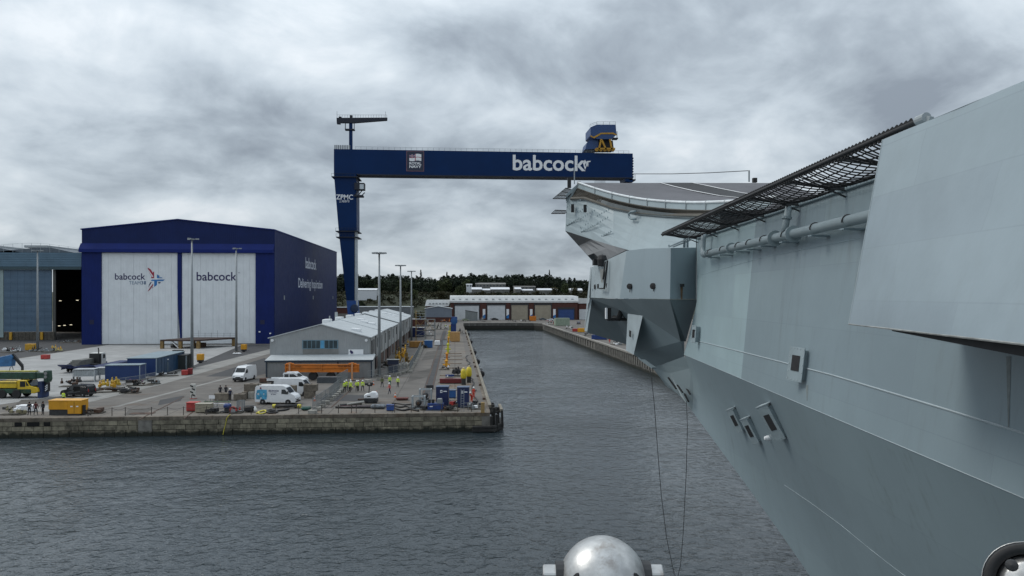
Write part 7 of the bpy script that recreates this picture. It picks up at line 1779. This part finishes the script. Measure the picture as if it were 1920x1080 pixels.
fence('yard_rail', 'thin galvanised fence in front of the low blue cabin', [(207, 728), (236, 724), (262, 720), (292, 713)], 1.5, GALV, False)
for k, (px, py) in enumerate(((757, 691), (763, 690), (769, 689), (749, 692), (743, 693))):
    p = G(px, py); t = thing('concrete_barrier', 'long pale concrete barrier, one of five side by side by the warehouse fence', 'barrier', (p.x, p.y, .012), -T, 'concrete barriers side by side'); MB().extr([(-.3, 0, 0), (.3, 0, 0), (.18, 0, .35), (.12, 0, .85), (-.12, 0, .85), (-.18, 0, .35)], (0, 5.5, 0)).build('barrier', CNCL, t); MB().box((-.1, 2.6, .85), (.1, 2.9, .92)).build('lifting_eye', RUST, t)

# ================================================================== dock edge fenders
fb = thing('fender_beam', 'long weathered timber fender beam along the dock edge', 'fender', (XL + .3, 200, -1)); y = YQ + 5
TMB = M('timber_grey', (.20, .18, .145), .85, 0, .25, 1.5, streak=.3)
while y < 325: MB().box((XL - .02, y, -.55), (XL + .45, y + 7.9, .30)).build('timber', TMB, fb, world=True, bev=.03); y += 8
rc_ = random.Random(77)
for k in range(13):
    yk = YQ + 9 + 17 * k + rc_.uniform(-5, 5); MB().box((XL - .55, yk, .012), (XL - .12, yk + rc_.uniform(.3, .7), rc_.uniform(.25, .5))).build('cleat', RUST, fb, world=True, bev=.05)
for k, (px, py) in enumerate(((905, 713), (897, 688), (891, 673), (884, 654), (879, 640))):
    r = ray(px, py); q = onX(px, py, XL + 1.2); t = thing('rubber_fender', 'black cylindrical rubber fender hanging on the dock side' , 'fender', (XL + .2, q.y, -1.4), 0, 'black rubber fenders along the dock'); MB().lathe((.75, 0, .35), [(.25, -1.1), (.62, -.95), (.70, 0), (.62, .95), (.25, 1.1)], 16, axis=(0, 1, 0)).build('body', TYRE, t, smooth=True); MB().tube([(-.1, .4, 1.7), (.5, .4, 1.4), (.9, .4, 1.2)], .06, 6).build('chain', STEELD, t); MB().tube([(-.1, -.4, 1.7), (.5, -.4, 1.4), (.9, -.4, 1.2)], .06, 6).build('chain', STEELD, t)
cf = thing('corner_dolphin', 'black timber corner fender wrapped round the quay corner', 'fender', (XL + .6, YQ - .6, WZ))
BT = M('tarred_timber', (.022, .021, .020), .8, 0, .4, 2, streak=.3, stain=(.09, .085, .08))
for x, y, h in ((XL + .15, YQ - .55, -.4), (XL + .9, YQ - .35, -.2), (XL + .6, YQ + 1.3, .5), (XL + .6, YQ + 3.2, .6), (XL + 1.2, YQ + 2.2, .4), (XL + .6, YQ + 5.0, .6)): MB().box((x - .18, y - .18, WZ - 2), (x + .18, y + .18, h)).build('pile', BT, cf, world=True, bev=.03)
for z in (-2.35, -1.95): MB().extr([(XL - 2.4, YQ - .75, z), (XL - 2.4, YQ - 1.2, z), (XL + .6, YQ - 1.2, z), (XL + 1.9, YQ + 1.2, z), (XL + 1.9, YQ + 5.8, z), (XL + 1.4, YQ + 5.8, z), (XL + 1.4, YQ + 1.4, z), (XL + .3, YQ - .75, z)], (0, 0, .34)).build('waling', BT, cf, world=True, bev=.03)
for y0_ in (1.4, 2.6, 3.8, 5.0): MB().beam((XL + .05, YQ + y0_, -.3), (XL + 1.6, YQ + y0_, -.1), .25, .25).build('strut', BT, cf, world=True)
MB().extr([(XL + 1.45, YQ + .9, -.1), (XL + 1.45, YQ + 5.8, -.1), (XL + 1.8, YQ + 5.8, -.1), (XL + 1.8, YQ + .9, -.1)], (0, 0, .4)).build('rubbing_timber', TMB, cf, world=True)
MB().beam((XL + 1.65, YQ + .9, .1), (XL + 1.75, YQ + .8, -2.0), .3, .3).build('rubbing_timber', BT, cf, world=True)
CP = MB().box((XL - 1.1, YQ - .16, -2.6), (XL + .02, YQ - .12, -.46)); CP.build('corner_casing', CONC, qw, world=True)

# ================================================================== right-hand quay clutter
boxthing('green_container', 'pale green container standing on the opposite quay', 'container', 1055, 611, (7, 3, 3.6), M('pale_green', (.27, .33, .25), .6), .2, None, M('pale_green')); boxthing('blue_bin', 'low blue bin on the opposite quay beside the warship', 'skip', 1123, 637, (5.0, 2.0, 1.5), BLUP, -.3); boxthing('red_plant', 'red pump set at the opposite quay edge', 'pump', 1079, 622, (2.6, 1.6, 1.2), RED, -.3); boxthing('ochre_plant', 'ochre pump set at the opposite quay edge beside the red one', 'pump', 1089, 623, (2.6, 1.8, 1.6), AMB, -.3)
boxthing('orange_lift', 'orange access lift on the dock end apron', 'lift', 999, 602, (4, 2.2, 3), ORG); heap('dock_gear', 'dark bollards and winches on the parapet of the dock end', 'gear heap', 908, 604, 8, 3, 3.2, [STEELD, TRIMB, GALV], 16, 0, 41); heap('quay_gear', 'dark machinery with a white drum at the dock wall corner', 'gear heap', 1036, 609, 7, 3, 3.4, [TRIMB, STEELD, RED, LETW], 16, 0, 42); heap('white_gear', 'white and grey gear heap on the opposite quay beside the warship', 'gear heap', 1160, 647, 5, 2.5, 1.6, [LETW, GALV, STEELD], 14, -.3, 43); heap('low_gear', 'small dark gear heap on the opposite quay before the pumps', 'gear heap', 1068, 617, 4, 2, 1.6, [STEELD, LETW, TRIMB], 10, -.3, 44)
heap('store_gear', 'dark stores heaped between the warehouse end and the shed', 'gear heap', 785, 612, 10, 6, 5, [STEELD, RUST, GALV, BLUP], 30, 0, 45); heap('store_gear', 'white and dark drums heaped behind the scaffold tower', 'gear heap', 822, 618, 9, 3, 3.0, [STEELD, LETW, TRIMB, GALV], 22, 0, 46)
boxthing('blue_hut', 'low blue hut with pale roof behind the warehouse end', 'hut', 782, 632, (5, 3, 3.5), M('tank_navy'), 0, None, WRF); boxthing('brown_hut', 'low brown hut with white roof between warehouse and shed', 'hut', 783, 612, (7, 4, 3.6), RB, 0, None, LETW)

# ================================================================== people
SKIN = M('skin', (.42, .25, .18), .6, var=.05); HIV = M('hi_vis', (.55, .72, .03), .6, var=.1); DRK = M('cloth_dark', (.016, .018, .024), .85, var=.2); NVC = M('cloth_navy', (.016, .022, .05), .85); REDC = M('cloth_red', (.55, .06, .035), .7); PNK = M('cloth_coral', (.50, .10, .085), .7); BOOT = M('boot', (.012, .011, .01), .7); HELM = M('helmet', (.75, .76, .76), .35, var=.02); REF = M('reflective', (.55, .56, .55), .4)
BODY = {}
def body_mesh(pose, top, legs):
    k = (pose, top.name, legs.name)
    if k in BODY: return BODY[k]
    st, lean, arm, kn = {'stand': (.13, 0, .0, 0), 'wide': (.20, 0, .06, 0), 'walk': (.10, .06, .22, .30), 'fold': (.14, 0, .9, 0), 'bend': (.18, .45, .5, .0)}[pose]
    J = {}; sk = []; E = []
    def V(nm, co, r, par=None):
        J[nm] = len(sk); sk.append((Vector(co), r))
        if par: E.append((J[par], J[nm]))
    V('pel', (0, 0, .96), .155); V('wst', (0, -lean * .15, 1.12), .135, 'pel'); V('chs', (0, -lean * .35, 1.34), .165, 'wst'); V('nek', (0, -lean * .5, 1.50), .06, 'chs'); V('hed', (0, -lean * .6 - .01, 1.62), .088, 'nek'); V('top', (0, -lean * .62 - .005, 1.73), .075, 'hed')
    for s_, n_ in ((-1, 'L'), (1, 'R')):
        ph = kn * s_
        V('hip' + n_, (s_ * .09, 0, .90), .105, 'pel'); V('kne' + n_, (s_ * st * .8, -ph * .35 - .02, .50), .07, 'hip' + n_); V('ank' + n_, (s_ * st, -ph * .75 + (.02), .09), .048, 'kne' + n_); V('toe' + n_, (s_ * (st + .02), -ph * .75 - .15, .045), .042, 'ank' + n_)
        cz = 1.43 if lean < .3 else 1.38
        V('sho' + n_, (s_ * .19, -lean * .45, cz), .075, 'chs')
        if arm > .7: V('elb' + n_, (s_ * .27, -.05 - lean * .4, 1.15), .05, 'sho' + n_); V('wri' + n_, (s_ * .05, -.24 - lean * .4, 1.18), .036, 'elb' + n_); V('han' + n_, (-s_ * .04, -.25 - lean * .4, 1.2), .034, 'wri' + n_)
        else:
            sw = arm * s_; V('elb' + n_, (s_ * .26, sw * .5 - lean * .7 + .02, 1.14 - lean * .1), .05, 'sho' + n_); V('wri' + n_, (s_ * .27, sw - lean * .9 - .08, .90), .036, 'elb' + n_); V('han' + n_, (s_ * .26, sw - lean * .95 - .11, .80), .035, 'wri' + n_)
    me = bpy.data.meshes.new('person'); me.from_pydata([tuple(q[0]) for q in sk], E, []); ob = bpy.data.objects.new('person', me); COL.objects.link(ob)
    sm_ = ob.modifiers.new('s', 'SKIN'); sm_.use_smooth_shade = True
    for i, q in enumerate(sk): me.skin_vertices[0].data[i].radius = (q[1], q[1] * (.72 if i in (J['pel'], J['wst'], J['chs']) else 1)); me.skin_vertices[0].data[i].use_root = (i == 0)
    ss_ = ob.modifiers.new('u', 'SUBSURF'); ss_.levels = 1; ss_.render_levels = 1
    dg = bpy.context.evaluated_depsgraph_get(); r = bpy.data.meshes.new_from_object(ob.evaluated_get(dg)); bpy.data.objects.remove(ob)
    for m in (top, legs, SKIN, BOOT): r.materials.append(m)
    for p in r.polygons:
        c = p.center; hand = abs(c.x) > .2 and c.z < .9 and c.z > .7 if arm <= .7 else (c.y < -.2 and abs(c.x) < .08 and 1.12 < c.z < 1.26)
        p.material_index = 2 if (c.z > 1.5 or hand) else 0 if (c.z > .94 or (abs(c.x) > .2 and c.z > .88)) else 1 if c.z > .13 else 3
        p.use_smooth = True
    BODY[k] = (r, lean); return BODY[k]
hm = MB().lathe((0, 0, 0), [(.155, -.02), (.15, 0), (.122, .01), (.118, .06), (.085, .12), (.04, .15), (.001, .155)], 16).mesh('hard_hat', HELM, smooth=True)
vm = None
def person(label, px, py, pose, top, legs, face=0.0, hat=True, hair=False, group=None, sc=1.0, vest=False):
    me, lean = body_mesh(pose, top, legs); o = bpy.data.objects.new('person', me); COL.objects.link(o); p = Vector(gz(px, py)); o.location = p; o.rotation_euler = (0, 0, R(face)); o.scale = (sc,) * 3
    tag(o, label, 'person', group)
    hx = Vector((0, -lean * .62 - .005, 1.70))
    c = bpy.data.objects.new('hard_hat' if hat else 'hair', hm if hat else MB().lathe((0, 0, 0), [(.098, -.10), (.105, 0), (.085, .07), (.04, .105), (.001, .11)], 12).mesh('hair', BOOT, smooth=True)); COL.objects.link(c); c.parent = o; c.location = hx
    if top is HIV:
        for z in (1.08, 1.22):
            b = MB(); b.lathe((0, -lean * (.15 + (z - 1.12) * .9), z), [(.152, -.022), (.158, 0), (.152, .022)], 14); b.v = [Vector((q.x * 1.03, q.y * .86, q.z)) for q in b.v]; b.build('reflective_band', REF, o)
    return o
person('dark-clad worker with folded arms, of the trio farthest from the amber enclosure', 55, 779, 'fold', DRK, DRK, 20, False); person('worker in dark clothes and dull red vest between two others in black', 67, 778.5, 'wide', M('vest_dark_red', (.09, .02, .02), .8), DRK, 190, False); person('worker in black with hands down, closest to the amber enclosure', 80.5, 778, 'stand', DRK, DRK, -20, False)
person('worker in yellow hi-vis vest standing behind the amber enclosure', 119, 756.5, 'stand', HIV, DRK, 160, False)
for lb, px, hat in (('dark-capped worker behind the wide concrete block, farther from the white helmet', 413, False), ('dark-capped worker behind the wide concrete block, next to the white helmet', 423.5, False)): person(lb, px, 744, 'stand', DRK, DRK, 10, hat)
person('worker in navy with white helmet at the end of the wide concrete block', 431.5, 751, 'stand', NVC, DRK, 200)
GP = 'hi-vis workers gathered at the fence end'
for lb, px, py, ps, f in (('hi-vis worker half behind the mesh screen', 646, 735.5, 'stand', 30), ('hi-vis worker standing at the screen edge, taller of the pair', 649.5, 733, 'wide', 160), ('hi-vis worker bending beside the mesh screen', 655.5, 736, 'bend', 60), ('hi-vis worker with dark bag between screen and trio', 657.5, 732.5, 'stand', -30), ('hi-vis worker with folded arms in the close group of three', 669, 734.5, 'fold', 20), ('hi-vis worker half hidden behind his neighbour in the group of three', 671.8, 733.5, 'stand', -60), ('hi-vis worker with legs apart in the close group of three', 680, 733.5, 'wide', 10)): person(lb, px, py, ps, HIV, DRK, f, True, group=GP)
person('worker in dark vest with hi-vis collar, alone by the barriers', 716.5, 726.5, 'wide', M('vest_dim', (.10, .12, .04), .7), DRK, 0, False); person('hi-vis worker in full yellow jacket behind the coral walker', 731, 724, 'stand', HIV, M('cloth_green', (.02, .12, .05), .8), 20); person('hi-vis worker standing apart at the end of the row', 746, 726.5, 'stand', HIV, DRK, -10)
person('worker in coral red jacket walking across the paving', 730.5, 739, 'walk', PNK, NVC, -70); person('worker in red overalls bending at the dock corner', 884.5, 758, 'bend', REDC, REDC, -50); person('worker in red overalls upright behind the bending one', 888, 748, 'stand', REDC, REDC, 30)
person('worker in red overalls on the opposite quay beside the warship', 1143, 644, 'stand', REDC, REDC, 0, group=None)
for lb, px, py in (('hi-vis worker behind the timber crate by the blue winch', 835.5, 616), ('distant hi-vis worker among drums near the shed', 820, 617.5)): person(lb, px, py, 'stand', HIV, DRK, 0)

# ================================================================== worn ground and small gear
struct('rail_slot', MB().poly([(XL - 9.95, YQ + 6, .003), (XL - 8.3, YQ + 6, .003), (XL - 8.3, 330, .003), (XL - 9.95, 330, .003)]), ASP)
rp = random.Random(31)
for i, pl in enumerate(([(243, 767), (286, 766), (272, 777), (232, 778)], [(610, 738), (690, 742), (700, 752), (600, 752)], [(770, 700), (812, 690), (806, 706), (764, 716)], [(300, 750), (345, 742), (338, 752), (296, 760)], [(800, 660), (828, 656), (822, 672), (790, 676)], [(480, 735), (530, 728), (560, 740), (500, 748)], [(40, 750), (100, 748), (108, 755), (30, 758)])):
    sheet('tar_patch', pl, ASP if i % 2 else mat_ground('worn_tar_%d' % i, (.075, .068, .06), var=.3, patch=.7), .019 + .001 * i)
t = thing('steel_plate', 'rust-dark steel road plate lying flat at the quay edge', 'steel plate', gz(262, 777), -T); MB().box((-1.5, 0, 0), (1.5, 1.3, .05)).build('plate', RUST, t); MB().box((-.3, .6, .05), (.3, .7, .1)).build('handle', STEELD, t)
PLK = M('plank', (.15, .11, .075), .85, 0, .3, 2)
for k in range(9):                      # timber mats across the dock edge strip
    y = YQ + 14 + k * 11 + rp.uniform(-3, 3); t = thing('timber_mat', 'worn timber mat laid across the dock edge paving', 'timber mat', (XL - 5.4, y, .012), rp.uniform(-.04, .04), 'timber mats across the dock edge')
    for j in range(3): MB().box((-2.2 + rp.uniform(-.2, .2), j * .42, 0), (2.3 + rp.uniform(-.3, .3), j * .42 + .36, .09)).build('plank', PLK, t)
for k in range(6):
    y = YQ + 8 + k * 14; P = [(XL - 1.6 + rp.uniform(-.4, .4), y + j * 3.0, .10) for j in range(6)]
    tag(MB().tube(P, .09, 6).build('edge_hose', TRIMB, smooth=True), 'black hose length lying along the dock edge beside the fender beam', 'hose', 'hoses along the dock edge')
for lb, px, py, ms, sd, wd, h in (('brown drums and pallets at the warehouse side wall foot', 722, 690, [RUST, WOOD, STEELD], 51, 2.6, 1.6), ('grey drums and boxes against the warehouse side, behind the yellow chain', 748, 664, [GALV, STEELD, WOOD], 52, 3.0, 1.9), ('dark fittings heaped along the warehouse side by the ochre skip', 763, 650, [STEELD, TRIMB, YEL], 53, 3.6, 2.0), ('dark valves and hoses between the ochre skip and blue drums', 793, 653, [TRIMB, STEELD, GALV], 54, 2.6, 1.2), ('white and dark cans beside the amber standpipe', 833, 694, [LETW, STEELD, GALV], 55, 2.2, .9), ('hose couplings scattered before the tall navy tanks', 842, 771, [TRIMB, GALV, RUST], 56, 2.4, .6), ('dark fittings at the pump frame feet', 800, 770, [TRIMB, STEELD, RUST], 57, 1.8, .6), ('black and red hose parts between the two tanks', 850, 764, [TRIMB, RED, GALV], 58, 1.4, .8), ('dark pump parts behind the pale beige crate', 396, 776, [STEELD, TRIMB, RUST], 59, 1.8, .8), ('tangled cable and pipe bits before the wide concrete block', 440, 776, [TRIMB, GALV, RED], 60, 1.5, .8), ('brown pallets stacked behind the amber enclosure hoses', 172, 776, [WOOD, RUST, STEELD], 61, 2.6, .5), ('dark scrap lying beside the row of pallets', 240, 738, [STEELD, RUST, TRIMB], 62, 3.0, .7), ('steel brackets heaped at the low blue cabin corner', 285, 721, [STEELD, GALV, RUST], 63, 2.0, .9), ('pale drums beneath the scaffold tower', 800, 630, [LETW, GALV, STEELD], 64, 5.0, 2.4), ('dark crates behind the new plywood crate', 862, 626, [STEELD, WOOD, TRIMB], 65, 4.0, 2.2), ('orange and dark gear by the blue winch', 838, 606, [ORG, STEELD, GALV], 66, 6.0, 3.0), ('small dark bollard gear on the dock end apron', 960, 604, [STEELD, TRIMB, GALV], 67, 6.0, 2.0), ('white and dark gear on the dock end apron before beige shutters', 985, 603.5, [LETW, STEELD, TRIMB], 68, 6.0, 1.8), ('dark gear at the opposite quay beside the blue bin', 1105, 630, [STEELD, RUST, GALV], 69, 4.0, 1.5)):
    heap('gear_heap', lb, 'gear heap', px, py, wd, 1.3, h, ms, 11, rp.uniform(-.2, .2), sd)
# kerbside cones
CON = M('cone_orange', (.60, .12, .02), .5)
for k, (px, py) in enumerate(((520, 722), (700, 722), (706, 741), (741, 745), (470, 728), (590, 752))):
    t = thing('traffic_cone', 'small orange traffic cone with white band on the yard paving', 'cone', gz(px, py), 0, 'orange cones in the yard'); MB().box((-.2, -.2, 0), (.2, .2, .04)).build('base', CON, t); MB().lathe((0, 0, .04), [(.16, 0), (.03, .68), (.001, .69)], 10).build('cone', CON, t); MB().lathe((0, 0, .04), [(.117, .25), (.082, .43)], 10).build('band', LETW, t)
